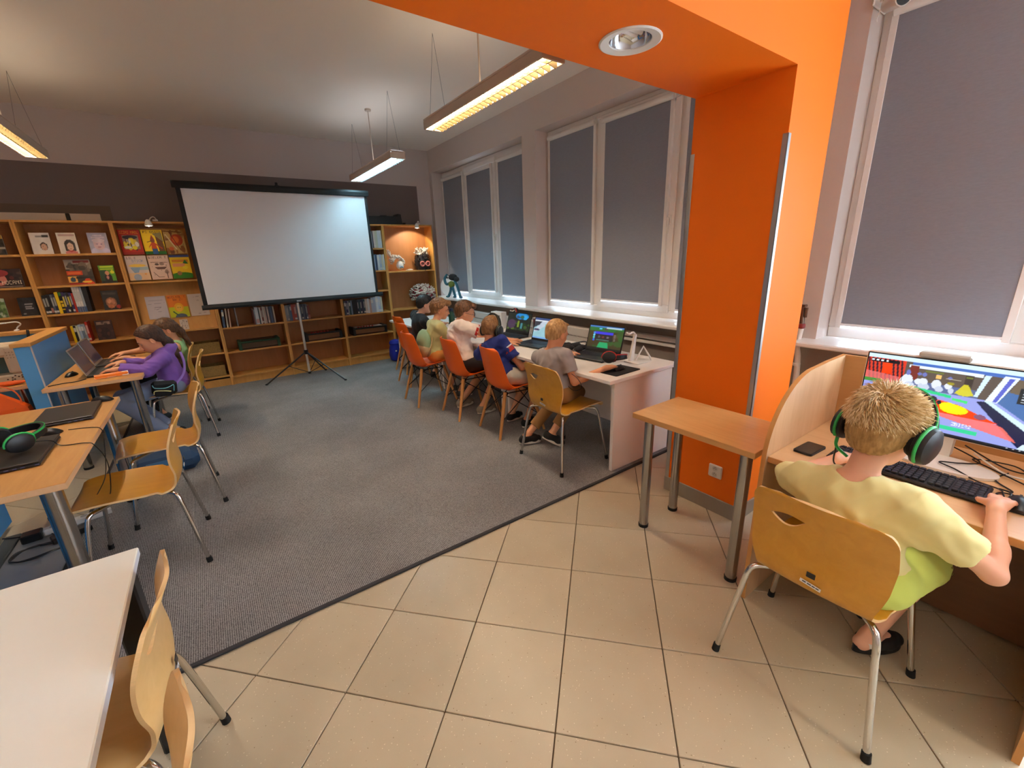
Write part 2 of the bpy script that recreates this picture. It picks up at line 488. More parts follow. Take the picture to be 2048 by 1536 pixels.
def carpet_material():
    m, nt, N, L, B = new_mat('grey_ribbed_carpet')
    tc = N.new('ShaderNodeTexCoord')
    n = N.new('ShaderNodeTexNoise'); n.inputs['Scale'].default_value = 260; n.inputs['Detail'].default_value = 2
    L.new(tc.outputs['Object'], n.inputs['Vector'])
    n2 = N.new('ShaderNodeTexNoise'); n2.inputs['Scale'].default_value = 1.6; n2.inputs['Detail'].default_value = 3
    L.new(tc.outputs['Object'], n2.inputs['Vector'])
    w = N.new('ShaderNodeTexWave'); w.wave_type = 'BANDS'; w.bands_direction = 'X'; w.inputs['Scale'].default_value = 38; w.inputs['Distortion'].default_value = 0.8
    w.inputs['Detail'].default_value = 1; w.inputs['Detail Scale'].default_value = 8
    L.new(tc.outputs['Object'], w.inputs['Vector'])
    ad = N.new('ShaderNodeMath'); ad.operation = 'MULTIPLY_ADD'; ad.inputs[1].default_value = 0.35
    L.new(w.outputs['Fac'], ad.inputs[0]); L.new(n.outputs['Fac'], ad.inputs[2])
    cr = N.new('ShaderNodeValToRGB')
    cr.color_ramp.elements[0].position = 0.42; cr.color_ramp.elements[0].color = srgb((82, 80, 80))
    cr.color_ramp.elements[1].position = 0.90; cr.color_ramp.elements[1].color = srgb((166, 163, 162))
    L.new(ad.outputs[0], cr.inputs['Fac'])
    mx = N.new('ShaderNodeMix'); mx.data_type = 'RGBA'; mx.blend_type = 'MULTIPLY'; mx.inputs['Factor'].default_value = 1
    cr3 = N.new('ShaderNodeValToRGB'); cr3.color_ramp.elements[0].position = 0.35; cr3.color_ramp.elements[0].color = (0.80, 0.80, 0.80, 1)
    cr3.color_ramp.elements[1].position = 0.65; cr3.color_ramp.elements[1].color = (1, 1, 1, 1)
    L.new(n2.outputs['Fac'], cr3.inputs['Fac']); L.new(cr.outputs['Color'], mx.inputs['A']); L.new(cr3.outputs['Color'], mx.inputs['B'])
    L.new(mx.outputs['Result'], B.inputs['Base Color']); B.inputs['Roughness'].default_value = 1.0; B.inputs['Specular IOR Level'].default_value = 0.1
    bp = N.new('ShaderNodeBump'); bp.inputs['Strength'].default_value = 0.5; bp.inputs['Distance'].default_value = 0.004
    L.new(ad.outputs[0], bp.inputs['Height']); L.new(bp.outputs['Normal'], B.inputs['Normal'])
    return m
M_CARPET = carpet_material()
X0, X1, Y0, Y1, ZC = -4.6, 3.4, -3.2, 7.1, 3.27
floor = struct('floor', MB().box(X0 - .2, X1 + .3, Y0 - .2, Y1 + .2, -.12, -.008), M_GROUT)
TS = 0.39963; TR = -0.8203528; TU, TV = 1.01566, 2.20195
ej = np.array([math.cos(TR), math.sin(TR)]); ei = np.array([math.sin(TR), -math.cos(TR)])
_tb = MB().box(.0022, TS - .0022, .0022, TS - .0022, -.009, 0, .0016)
tile_me = mesh_of('tile', _tb, M_TILE)
tile_rot = math.atan2(ej[1], ej[0])
for i in range(-16, 26):
    for j in range(-24, 24):
        p = np.array([TU, TV]) + TS * (j * ej + i * ei)          # a grid corner; the tile spans +ej, +ei
        c = p + TS * .5 * (ej + ei)
        inA = -2.3 < c[0] < 3.3 and -.75 < c[1] < 2.1
        inB = -2.3 < c[0] < -.72 and 2.1 <= c[1] < 5.7
        if not (inA or inB): continue
        q = p + TS * ei          # mesh runs +x along ej and +y to the left of it, which is -ei
        t = bpy.data.objects.new('tile', tile_me); C.objects.link(t); t.parent = floor
        t.location = (q[0], q[1], 0); t.rotation_euler = (0, 0, tile_rot)
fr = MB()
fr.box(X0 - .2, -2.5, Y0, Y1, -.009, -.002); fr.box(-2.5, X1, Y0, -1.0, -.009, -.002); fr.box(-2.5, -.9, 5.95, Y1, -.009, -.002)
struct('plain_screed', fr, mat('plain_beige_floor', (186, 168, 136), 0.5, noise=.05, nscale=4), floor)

cp = thing('carpet', 'large grey ribbed carpet with dark bound edge covering the library floor', 'carpet', (0, 0, 0))
obj('carpet_pile', MB().box(-.915, 3.4, 1.885, 7.1, .0005, .010), M_CARPET, cp)
bd = MB().box(-.93, 3.4, 1.865, 1.888, .0005, .012, .003)
obj('bound_edge', bd, mat('carpet_binding', (52, 50, 52), .9, bump=.3, bscale=300), cp)
obj('bound_edge', MB().box(-.935, -.912, 1.868, 7.1, .0005, .012, .003), _mats['carpet_binding'], cp)
gm = thing('floor_mat', 'smooth grey floor mat under the near left table with dark strip', 'mat', (0, 0, 0))
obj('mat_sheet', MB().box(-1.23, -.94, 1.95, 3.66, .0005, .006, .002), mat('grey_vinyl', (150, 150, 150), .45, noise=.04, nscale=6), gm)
obj('dark_strip', MB().box(-1.30, -1.23, 1.95, 3.66, .0005, .02, .004), mat('dark_grey_vinyl', (62, 66, 66), .6), gm)  # dark strip along the partition side of the mat

# ------------------------------------------------------------------ walls
def two_tone(name, cond, ca, cb):
    """wall paint in two colours, split at a height (and for the back wall at an end)"""
    m, nt, N, L, B = new_mat(name)
    g = N.new('ShaderNodeNewGeometry'); s = N.new('ShaderNodeSeparateXYZ'); L.new(g.outputs['Position'], s.inputs[0])
    def lt(o, v):
        n = N.new('ShaderNodeMath'); n.operation = 'LESS_THAN'; n.inputs[1].default_value = v; L.new(s.outputs[o], n.inputs[0]); return n.outputs[0]
    f = lt('Z', cond[0])
    if len(cond) > 1:
        mu = N.new('ShaderNodeMath'); mu.operation = 'MULTIPLY'; L.new(f, mu.inputs[0]); L.new(lt('X', cond[1]), mu.inputs[1]); f = mu.outputs[0]
    mx = N.new('ShaderNodeMix'); mx.data_type = 'RGBA'; mx.inputs['A'].default_value = srgb(cb); mx.inputs['B'].default_value = srgb(ca)
    L.new(f, mx.inputs['Factor']); L.new(mx.outputs['Result'], B.inputs['Base Color']); B.inputs['Roughness'].default_value = .85
    return m
M_BACK = two_tone('back_wall_paint', (2.725, 3.16), (116, 103, 99), (196, 184, 180))
M_WINWALL = two_tone('window_wall_paint', (.93,), (140, 127, 118), (212, 198, 192))
struct('wall_back', MB().box(X0 - .2, X1 + .3, Y1, Y1 + .2, -.1, ZC + .2), M_BACK)
struct('wall_left', MB().box(X0 - .2, X0, Y0 - .2, Y1 + .2, -.1, ZC + .2), M_WHITE)
struct('wall_front', MB().box(X0 - .2, X1 + .3, Y0 - .2, Y0, -.1, ZC + .2), M_WHITE)
struct('ceiling', MB().box(X0 - .2, X1 + .3, Y0 - .2, Y1 + .2, ZC, ZC + .2), M_CEIL)
WIN = [(4.515, 7.0), (1.68, 4.262), (-1.45, 1.168), (-3.05, -1.70)]      # window openings along y
ZS, ZT = .93, 2.93
wr = MB(); XW = X1 + .30
wr.box(X1, XW, Y0 - .2, Y1 + .2, -.1, ZS); wr.box(X1, XW, Y0 - .2, Y1 + .2, ZT, ZC + .2)
wr.box(X1, XW, 7.0, Y1 + .2, ZS, ZT); wr.box(X1, XW, 4.262, 4.515, ZS, ZT); wr.box(X1, XW, 1.168, 1.68, ZS, ZT); wr.box(X1, XW, -1.70, -1.45, ZS, ZT); wr.box(X1, XW, Y0 - .2, -3.05, ZS, ZT)
struct('wall_right', wr, M_WINWALL)
# sills (one run along the two far windows, one below the right window)
for n, (a, b) in enumerate(((1.62, 7.05), (-3.1, 1.25))):
    struct('sill_%d' % (n + 1), MB().box(3.22, 3.585, a, b, .912, .945, .008), mat('white_sill', (238, 236, 234), .3))
# corner pier paint edge, baseboards
struct('baseboard_back', MB().box(X0, X1, Y1 - .015, Y1, 0, .08, .003), mat('grey_baseboard', (96, 88, 82), .5))
struct('baseboard_right', MB().box(X1 - .015, X1, 1.2, Y1, 0, .08, .003), _mats['grey_baseboard'])

# ------------------------------------------------------------------ windows
M_GLASS = glass_mat('window_glass')
def window(n, y0, y1, bounds, opening, ztop=ZT):
    """white frame with mullions between the panels; the panels in `opening` have their own sash and handle"""
    w = bpy.data.objects.new('window_%d' % n, None); C.objects.link(w); w['kind'] = 'structure'
    f = MB()
    xa, xb = 3.585, 3.66
    f.box(xa, xb, y0, y1, ZS, ZS + .085, .006); f.box(xa, xb, y0, y1, ztop - .06, ztop, .006)
    f.box(xa, xb, y0, y0 + .06, ZS + .085, ztop - .06, .006); f.box(xa, xb, y1 - .06, y1, ZS + .085, ztop - .06, .006)
    for b in bounds[1:-1]:
        f.box(xa, xb, b - .045, b + .045, ZS + .085, ztop - .06, .006)
    obj('window_frame', f, M_UPVC, w)
    for i, (a, b) in enumerate(zip(bounds, bounds[1:])):
        a += .045; b -= .045
        if i == 0: a = y0 + .06
        if i == len(bounds) - 2: b = y1 - .06
        if i in opening:
            s = MB(); xs0, xs1 = 3.565, 3.62; t = .075; A, Bb, Z0, Z1 = a - .02, b + .02, ZS + .065, ztop - .04
            s.box(xs0, xs1, A, Bb, Z0, Z0 + t, .008); s.box(xs0, xs1, A, Bb, Z1 - t, Z1, .008)
            s.box(xs0, xs1, A, A + t, Z0 + t, Z1 - t, .008); s.box(xs0, xs1, Bb - t, Bb, Z0 + t, Z1 - t, .008)
            so = obj('sash', s, M_UPVC, w)
            h = MB(); hy = A + .035; h.box(3.548, 3.566, hy - .014, hy + .014, 1.80, 1.88, .004); h.box(3.522, 3.540, hy - .009, hy + .009, 1.72, 1.86, .005); h.cyl((3.55, hy, 1.85), (3.53, hy, 1.85), .007)
            obj('handle', h, M_WPLAST, so)
        obj('pane', MB().box(3.615, 3.621, a, b, ZS + .07, ztop - .05), M_GLASS, w)
    return w
window(1, 4.515, 7.0, (4.515, 5.34, 6.23, 7.0), (1,))
window(2, 1.68, 4.262, (1.68, 2.46, 3.43, 4.262), (1,))
window(3, -1.45, 1.168, (-1.45, -.62, .27, 1.168), (1,))
window(4, -3.05, -1.70, (-3.05, -1.70), ())  # unseen window added to bring in more daylight

def blind(label, y0, y1, z0, z1, group, x=3.562, face=3.585):
    """roller blind in a white cassette; side rails close the gap to the window frame"""
    t = thing('roller_blind', label, 'blind', (x, (y0 + y1) / 2, z0), 0, group)
    w = (y1 - y0) / 2; d = face - x
    obj('blind_fabric', MB().box(-.003, .001, -w, w, .0, z1 - z0), M_BLIND, t)
    k = MB(); n = 12
    pf = [(.026 * math.cos(a) - .004, .028 * math.sin(a) + (z1 - z0) + .02) for a in [2 * PI * i / n for i in range(n)]]
    k.prism(pf, -w - .02, w + .02, 'y', True); k.box(.0, d, -w - .030, w + .030, z1 - z0 - .02, (2.895 if x > 3.55 else z1 + .05) - z0)
    obj('cassette', k, M_UPVC, t)
    obj('bottom_bar', MB().box(-.009, .005, -w, w, -.016, .002, .003), mat('pale_blind_bar', (225, 225, 228), .4), t)
    for sg in (-1, 1):
        a_, b_ = sorted((sg * (w - .004), sg * (w + .030)))
        obj('side_rail', MB().box(-.008, d, a_, b_, -.03, z1 - z0, .002), M_UPVC, t)
    return t
G1, G2, G3 = 'roller blinds of the far window', 'roller blinds of the middle window', 'roller blinds of the right window'
SX, SF = 3.545, 3.566
blind('grey roller blind on the far window, panel next to the bookcase', 6.29, 6.93, 1.04, 2.80, G1)
blind('grey roller blind on the middle sash of the far window', 5.452, 6.118, 1.09, 2.765, G1, SX, SF)
blind('grey roller blind on the far window, panel nearest the white pier', 4.59, 5.28, 1.04, 2.80, G1)
blind('grey roller blind in the middle window, narrow panel beside the white pier', 3.49, 4.19, 1.04, 2.83, G2)
blind('grey roller blind on the handled sash of the middle window', 2.57, 3.32, 1.09, 2.805, G2, SX, SF)
blind('grey roller blind mostly hidden behind the orange pillar', 1.755, 2.40, 1.04, 2.83, G2)
blind('tall grey roller blind on the right window above the monitor', .33, 1.09, 1.045, 2.83, G3)
blind('grey roller blind at the right edge of the photo', -.51, .16, 2.1, 2.83, G3, SX, SF)

# ------------------------------------------------------------------ orange beam and pillar
PX0, PX1, PY0, PY1, BZ = 2.32, 2.765, 1.045, 1.535, 2.338
pil = struct('pillar', MB().box(PX0, PX1, PY0, PY1, 0, ZC), M_ORANGE)
struct('beam', MB().box(X0, PX0, PY0, PY1, BZ, ZC), M_ORANGE)
for (x, y) in ((PX0, PY0), (PX0, PY1)):
    s = MB(); a = 1 if y == PY0 else -1
    s.box(x - .004, x + .022, y - (.004 if a > 0 else -.0), y + (.0 if a > 0 else .004), 0.1, 2.07, .001); s.box(x - .004, x, y - (.004 if a > 0 else .022), y + (.022 if a > 0 else .004), .1, 2.07, .001)
    struct('corner_strip', s, M_ALU, pil)
b = MB(); b.box(PX0 - .008, PX0, PY0 - .008, PY1 + .008, 0, .10, .002); b.box(PX0 - .008, PX1, PY0 - .008, PY0, 0, .10, .002)
struct('steel_baseboard', b, M_STEEL, pil)

DLX, DLY = 1.50, 1.29
cut(bpy.data.objects['beam'], MB().cyl((DLX, DLY, BZ - .01), (DLX, DLY, BZ + .075), .088, n=40))
dl = thing('downlight', 'round recessed downlight with white rim in the orange beam', 'downlight', (DLX, DLY, BZ))
obj('rim', MB().lathe([(.078, .012), (.080, .0), (.112, -.005), (.118, -.002), (.118, .0), (.086, .0)], n=40, caps=False), M_WPLAST, dl)
rf = MB(); prof = [(.078, .004), (.074, .02), (.060, .045), (.036, .062), (.002, .066)]
n = 40
rf.add([(r * math.cos(2 * PI * k / n), r * math.sin(2 * PI * k / n), h) for r, h in prof for k in range(n)],
       [(i * n + k, i * n + (k + 1) % n, (i + 1) * n + (k + 1) % n, (i + 1) * n + k) for i in range(len(prof) - 1) for k in range(n)], True)
obj('reflector', rf, mat('mirror_reflector', (205, 208, 215), .10, metal=1.0), dl)
bb = MB(); bb.tube([(-.045, .012, .035), (.045, .012, .035)], .011, 10); bb.tube([(-.045, -.014, .035), (.045, -.014, .035)], .011, 10); bb.box(-.058, -.044, -.03, .03, .02, .05, .004)
obj('bulb', bb, mat('frosted_bulb', (235, 235, 235), .3), dl)

so = thing('power_socket', 'white double power socket low on the orange pillar', 'socket', (PX0, 1.197, .277))
obj('cover_plate', MB().box(-.014, 0, -.042, .042, -.042, .042, .006), M_WPLAST, so)
for dz in (.019, -.019):
    k = MB(); k.lathe([(.0165, -.0142), (.0165, -.0148), (.0135, -.0148), (.012, -.0143), (.001, -.0143)], (0, 0, dz), 20, 'x')
    u = obj('outlet', k, mat('socket_ring', (205, 200, 190), .5), so)
    h = MB()
    for (dy, dzz) in ((.006, 0), (-.006, 0), (0, .008)): h.cyl((-.0155, dy, dz + dzz), (-.0140, dy, dz + dzz), .0022, n=8)
    obj('socket_hole', h, M_BLACK, u)

# ------------------------------------------------------------------ pendant lamps
M_LAMPBODY = mat('lamp_body', (196, 178, 162), .45)
M_LOUVRE = mat('lamp_louvre', (92, 80, 46), .35)
def pendant(label, x, y0, y1, z, tone, group, rods=True):
    t = thing('pendant_lamp', label, 'lamp', (x, (y0 + y1) / 2, z), 0, group)
    L_ = (y1 - y0) / 2; w = .085
    bdy = MB()
    bdy.box(-w, w, -L_, L_, .062, .078, .004); bdy.box(-w, -w + .012, -L_, L_, 0, .062, .003); bdy.box(w - .012, w, -L_, L_, 0, .062, .003)
    bdy.box(-w + .012, w - .012, -L_, -L_ + .012, 0, .062, .003); bdy.box(-w + .012, w - .012, L_ - .012, L_, 0, .062, .003)
    obj('housing', bdy, M_LAMPBODY, t)
    col = {'warm': LAMP_WARM, 'cool': LAMP_COOL, 'white': LAMP_WHITE}[tone]
    for sx in (-.045, -.005):
        obj('tube', MB().cyl((sx, -L_ + .03, .040), (sx, L_ - .03, .040), .012, n=10), emit('lamp_tube_' + tone, col, TUBE_POWER[tone]), t)
    obj('top_glow_strip', MB().box(-w + .02, w - .02, -L_ + .02, L_ - .02, .0785, .083, .001), emit('lamp_top_' + tone, (.86, .92, 1) if tone == 'cool' else LAMP_WARM, TOP_GLOW), t)  # added strip that glows upward to brighten the ceiling
    n = max(6, int((y1 - y0) / .058))
    for k in range(1, n):
        yy = -L_ + (y1 - y0) * k / n
        v = MB().prism([(-w + .013, .002), (.01, .002), (w - .02, -.012), (w - .013, .002), (w - .013, .026), (-w + .013, .026)], yy - .0025, yy + .0025, 'y')
        obj('louvre', v, M_LOUVRE if tone != 'cool' else mat('pale_louvre', (150, 166, 176), .35), t)
    lv = MB().box(-.003, .003, -L_ + .013, L_ - .013, .003, .026); obj('spine', lv, M_LOUVRE, t)
    H = ZC - z
    for yy in (-L_ + .12, L_ - .12):
        k = MB(); k.tube([(0, yy, H), (-w + .01, yy, .08)], .0014, 5); k.tube([(0, yy, H), (w - .01, yy, .08)], .0014, 5)
        obj('wire', k, mat('lamp_wire', (96, 92, 88), .5), t)
    if rods:
        k = MB(); k.cyl((0, 0, .08), (0, 0, H), .006, n=8); k.lathe([(.035, H - .02), (.035, H)], n=16)
        obj('cable_rod', k, M_LAMPBODY, t)
    return t
GP = 'suspended louvre lamps'
pendant('long pendant louvre lamp hanging from the ceiling just beyond the orange beam', 1.845, 2.13, 3.70, 2.615, 'warm', GP)
pendant('pendant lamp with cool white tube hanging near the projection screen', 1.95, 4.78, 6.33, 2.61, 'cool', GP)
pendant('pendant lamp over the left tables, cut by the left edge of the photo', -1.045, 4.65, 6.17, 2.605, 'warm', GP)
pendant('extra unseen pendant lamp above the tables by the near left', -1.05, 2.2, 3.75, 2.61, 'white', GP)
for (x, y, w_) in ((1.9, -1.0, 'nearest the windows'), (-.6, -1.0, 'in the middle of the room'), (-3.0, -1.0, 'nearest the far side wall')):
    pendant('unseen fill lamp added behind the photographer, ' + w_, x, y - .78, y + .78, 2.62, 'white', GP)  # unseen lamps added to light the front of the room
# ------------------------------------------------------------------ bent plywood chair
M_PLY = wood('amber_plywood', (198, 140, 36), (214, 156, 52), 0.3, 'x', 5, coat=.3)
M_PLYPALE = wood('pale_plywood', (222, 176, 108), (234, 190, 126), 0.36, 'x', 5, coat=.2)
M_PLYEDGE = mat('plywood_edge', (222, 184, 130), .6, noise=.14, nscale=6, stretch=(1, 1, 60))
def sides_from_edges(me, mi, ang=.5):
    """give the plate's rim its own material (faces whose neighbours turn sharply on both long sides)"""
    bm = bmesh.new(); bm.from_mesh(me)
    for f in bm.faces:
        n = sum(1 for e in f.edges if len(e.link_faces) == 2 and e.calc_face_angle(0) > .9)
        c = f.calc_center_median()
        if abs(c.z - .70) < .06 and abs(c.y - .085) < .09:
            if abs(f.normal.x) < .5: f.material_index = mi
        elif n >= 2: f.material_index = mi
    bm.to_mesh(me); bm.free()

def ply_profile(u):
    """(x, z) along the shell, u 0 front edge of the seat .. 1 top of the back; faces +x"""
    P = bez([(.245, 0, .425), (.215, 0, .448), (.10, 0, .452), (-.06, 0, .440), (-.150, 0, .436), (-.195, 0, .462), (-.212, 0, .52), (-.205, 0, .60), (-.215, 0, .68), (-.245, 0, .765), (-.262, 0, .80)], 120)
    k = u * (len(P) - 1); i = min(int(k), len(P) - 2); t = k - i
    return P[i].x + (P[i + 1].x - P[i].x) * t, P[i].z + (P[i + 1].z - P[i].z) * t
def ply_width(u):
    pts = [(0, .28), (.02, .34), (.06, .385), (.15, .415), (.28, .42), (.38, .375), (.46, .34), (.54, .352), (.66, .395), (.78, .408), (.88, .395), (.95, .35), (.985, .28), (1, .22)]
    for (a, b), (c, d) in zip(pts, pts[1:]):
        if u <= c: return b + (d - b) * (u - a) / (c - a)
    return pts[-1][1]
def ply_shell():
    G = []
    us = [i / 54 for i in range(55)]
    for u in us:
        x, z = ply_profile(u); w = ply_width(u); row = []
        for j in range(17):
            v = (j / 16 * 2 - 1)
            dish = .012 * v * v
            if u < .35: row.append((x, v * w / 2, z + dish - (.015 * v * v if u < .06 else 0)))
            else:
                row.append((x + .020 * v * v * min(1, (u - .35) / .2), v * w / 2, z))
        G.append(row)
    return MB().shell(G, .010)
def make_ply_chair(m=M_PLY):
    t = thing('plywood_chair', '', 'chair')
    s = obj('seat_shell', ply_shell(), [m, M_PLYEDGE], t)
    # hand slot through the back, off centre
    k = MB(); pts = [(-.055 + .11 * i / 12, .706 + .013 * math.sin(PI * i / 12)) for i in range(13)] + [(.055 - .11 * i / 12, .706 - .036 * math.sin(PI * i / 12)) for i in range(1, 12)]
    k.prism([(a + .085, b - a * .12) for a, b in pts], -.4, -.1, 'x')
    cut(s, k)
    sides_from_edges(s.data, 1)
    for p in s.data.polygons: p.use_smooth = True
    s.data.set_sharp_from_angle(angle=math.radians(40))
    mp = MB(); mp.box(-.10, .10, -.09, .09, .417, .432, .003); obj('mounting_plate', mp, M_STEEL, t)
    for sx in (1, -1):
        for sy in (1, -1):
            zt = .424
            pts = bez([(sx * .05, sy * .06, zt), (sx * .13, sy * .145, zt), (sx * .165, sy * .18, zt - .004), (sx * .180, sy * .196, zt - .035), (sx * .196, sy * .209, zt - .13), (sx * .235, sy * .248, .012)], 30)
            l = obj('leg', MB().tube(pts, .0105, 12), M_CHROME, t)
            obj('foot_cap', MB().cyl((sx * .2335, sy * .2465, .030), (sx * .2365, sy * .2495, 0), .0135, .0145, 12), M_RUBBER, l)
    return t
ply0 = make_ply_chair()
_used = [False]
def ply_chair(x, y, rz, label):
    if not _used[0]:
        _used[0] = True; ply0.location = (x, y, .0); ply0.rotation_euler = (0, 0, rz); ply0['label'] = label; ply0['group'] = 'plywood chairs'; return ply0
    return dup(ply0, (x, y, 0), rz, label, 'plywood chairs')
ZCARP = .010
c1 = ply_chair(1.655, .400, .0, 'plywood chair with chrome legs under the boy in the yellow shirt')
badge = MB(); badge.box(-.003, 0, -.013, .013, -.010, .010, .004)
ob = obj('maker_badge', badge, mat('badge_black', (30, 28, 26), .4), c1, (-.2195, -.01, .535), (0, .05, 0)); ob['label'] = 'small dark rectangular badge'
cs = Canvas(40, 9, (236, 234, 230)); cs.rect(.12, .9, .35, .68, (70, 70, 72)); cs.rect(.3, .34, .3, .7, (236, 234, 230)); cs.rect(.55, .58, .3, .7, (236, 234, 230)); cs.rect(.72, .75, .3, .7, (236, 234, 230))
st = obj('sticker', cs.mesh('sticker', .062, .013, print_mat('paper_print', .6)), None, c1, (-.2155, .020, .494), (0, .12, -PI / 2)); st['label'] = 'small white sticker'
c2 = ply_chair(2.10, 2.335, 0, 'plywood chair with chrome legs under the boy in the grey shirt')
c3 = ply_chair(-.505, 2.855, PI, 'empty plywood chair at the near left table, closer to the camera')
c4 = ply_chair(-.42, 3.52, PI + .08, 'empty plywood chair at the near left table, next to the blue backpack')
c5 = ply_chair(-.39, 5.0, PI - .04, 'plywood chair under the girl in the purple hoodie')
c5b = ply_chair(-.47, 5.56, PI, 'plywood chair under the girl in the mint top')
c6 = ply_chair(-.485, 1.295, PI - .04, 'plywood chair pushed under the white table, far one')
c7 = ply_chair(-.425, .775, PI + .02, 'plywood chair under the white table at the bottom edge, nearest to the camera')
for c in (c2, c4, c5, c5b, c3): c.location.z = ZCARP
_pale = None
for c in (c6, c7):
    for ch in c.children:
        if ch.name.startswith('seat_shell'):
            if _pale is None: _pale = ch.data.copy(); _pale.materials[0] = M_PLYPALE
            ch.data = _pale

# ------------------------------------------------------------------ orange bucket chair with wooden legs
M_OSHELL = mat('orange_plastic', (232, 98, 12), .38)
M_DOWEL = wood('beech_dowel', (190, 128, 66), (208, 150, 88), .45, 'z', 12)
def bucket_grid():
    P = bez([(.225, 0, .425), (.20, 0, .440), (.10, 0, .432), (0, 0, .420), (-.10, 0, .418), (-.165, 0, .440), (-.200, 0, .50), (-.222, 0, .60), (-.242, 0, .70), (-.262, 0, .79), (-.268, 0, .815)], 60)
    G = []
    n = len(P)
    for i, p in enumerate(P):
        u = i / (n - 1)
        w = np.interp(u, [0, .04, .2, .42, .55, .75, .9, .97, 1], [.30, .36, .44, .46, .45, .40, .35, .29, .24])
        row = []
        for j in range(19):
            v = j / 18 * 2 - 1
            if u < .42: x, z = p.x, p.z + .050 * abs(v) ** 3 * min(1, u / .15)
            else:
                k = 1 - .35 * (u - .42) / .58
                x, z = p.x + .085 * k * abs(v) ** 2.4, p.z + .05 * abs(v) ** 3 * max(0, 1 - (u - .42) / .25)
            row.append((x, v * w / 2, z))
        G.append(row)
    return G
def make_bucket():
    t = thing('bucket_chair', '', 'chair')
    obj('seat_shell', MB().shell(bucket_grid(), .006), M_OSHELL, t)
    fr = MB(); A = [(.12, .13), (-.12, .13), (-.12, -.13), (.12, -.13)]
    for (x, y) in A: fr.box(x - .018, x + .018, y - .018, y + .018, .385, .41, .004)
    for (p, q) in zip(A, A[1:] + A[:1]): fr.tube([(p[0], p[1], .395), (q[0], q[1], .395)], .005, 8)
    low = [(.19, .178), (-.19, .178), (-.19, -.178), (.19, -.178)]
    for (p, q) in zip(range(4), (1, 2, 3, 0)):
        fr.tube([(A[p][0], A[p][1], .385), (low[q][0], low[q][1], .16)], .004, 6); fr.tube([(A[q][0], A[q][1], .385), (low[p][0], low[p][1], .16)], .004, 6)
    obj('wire_brace', fr, M_MATTBLACK, t)
    for sx in (1, -1):
        for sy in (1, -1):
            l = obj('leg', MB().tube([(sx * .13, sy * .138, .412), (sx * .18, sy * .172, .21), (sx * .235, sy * .205, 0)], [.0165, .0155, .0115], 12), M_DOWEL, t)
    return t
bk0 = make_bucket()
BK = [(2.125, 3.09, -.10, 'orange bucket chair with wooden legs under the boy in the blue shirt'),
      (2.055, 3.735, -.06, 'orange bucket chair with wooden legs under the boy in white with red cuffs'),
      (1.90, 4.40, -.03, 'orange bucket chair with wooden legs under the boy with the mint bag'),
      (2.13, 5.20, 0.0, 'orange bucket chair with wooden legs under the boy in the black shirt'),
      (2.33, 5.82, 0.0, 'empty orange bucket chair, last of the row by the bookcase')]
for i, (x, y, a, l) in enumerate(BK):
    if i == 0: bk0.location = (x, y, ZCARP); bk0.rotation_euler = (0, 0, a); bk0['label'] = l; bk0['group'] = 'orange bucket chairs'
    else: dup(bk0, (x, y, ZCARP), a, l, 'orange bucket chairs')

# ------------------------------------------------------------------ tables
M_LEGSTEEL = mat('steel_table_leg', (168, 166, 164), .22, metal=1.0, noise=.04, nscale=90, stretch=(1, 1, .02))
def leg_table(name, label, x0, x1, y0, y1, z, legs, top=M_TABLE, edge=M_TABLEEDGE, th=.028, r=.030, base=0.0, legm=None):
    t = thing(name, label, 'table', ((x0 + x1) / 2, (y0 + y1) / 2, 0))
    cx, cy = (x0 + x1) / 2, (y0 + y1) / 2
    tp = MB().box(x0 - cx, x1 - cx, y0 - cy, y1 - cy, z - th, z, .002)
    o = obj('tabletop', tp, [top, edge], t)
    for p in o.data.polygons:
        if abs(p.normal.z) < .5: p.material_index = 1
    for (lx, ly) in legs:
        lx -= cx; ly -= cy
        l = MB(); l.cyl((lx, ly, base + .015), (lx, ly, z - th - .004), r, n=20); l.lathe([(r + .014, z - th - .006), (r + .014, z - th)], (lx, ly, 0), 20)
        lo = obj('leg', l, legm or M_LEGSTEEL, t)
        obj('foot', MB().lathe([(r + .002, base), (r + .003, base + .018), (r, base + .018)], (lx, ly, 0), 20), M_RUBBER, lo)
    return t
leg_table('side_table', 'small beech side table with steel legs in front of the orange pillar', 1.795, 2.215, .765, 1.425, .72,
          [(1.865, 1.36), (2.145, 1.355), (1.845, .82), (2.15, .83)], M_TABLE2, M_TABLE2, .03, .026)
leg_table('work_table', 'beech table with two closed laptops at the left edge of the photo', -1.22, -.625, 2.355, 3.845, .74,
          [(-.70, 2.45), (-.70, 3.74), (-1.107, 3.80), (-1.12, 2.45)], M_TABLE, M_TABLEEDGE, .03, .036)
leg_table('work_table', 'beech table where the two girls work on laptops', -1.150, -.565, 4.53, 5.78, .73,
          [(-.63, 4.62), (-.63, 5.68), (-1.075, 4.66), (-1.09, 5.68)], M_TABLE, M_TABLEEDGE, .028, .030)
leg_table('work_table', 'beech table carrying the sewing machine behind the blue partition', -2.25, -1.262, 4.83, 5.62, .73,
          [(-1.34, 4.93), (-2.16, 4.93), (-2.16, 5.52), (-1.34, 5.52)], M_TABLE, M_TABLEEDGE, .028, .030)
wt = thing('white_table', 'white laminate table in the near left corner of the photo', 'table', (-.98, .82, 0))
M_WTOP = mat('white_table_top', (242, 242, 232), .42, noise=.01, nscale=3)
o = obj('tabletop', MB().box(-.645, .645, -.83, .83, .692, .72, .003), [M_WTOP, mat('daylit_white_edge', (222, 230, 240), .4)], wt)  # edge tinted blue, window daylight put into its colour
for p in o.data.polygons:
    if abs(p.normal.z) < .5: p.material_index = 1
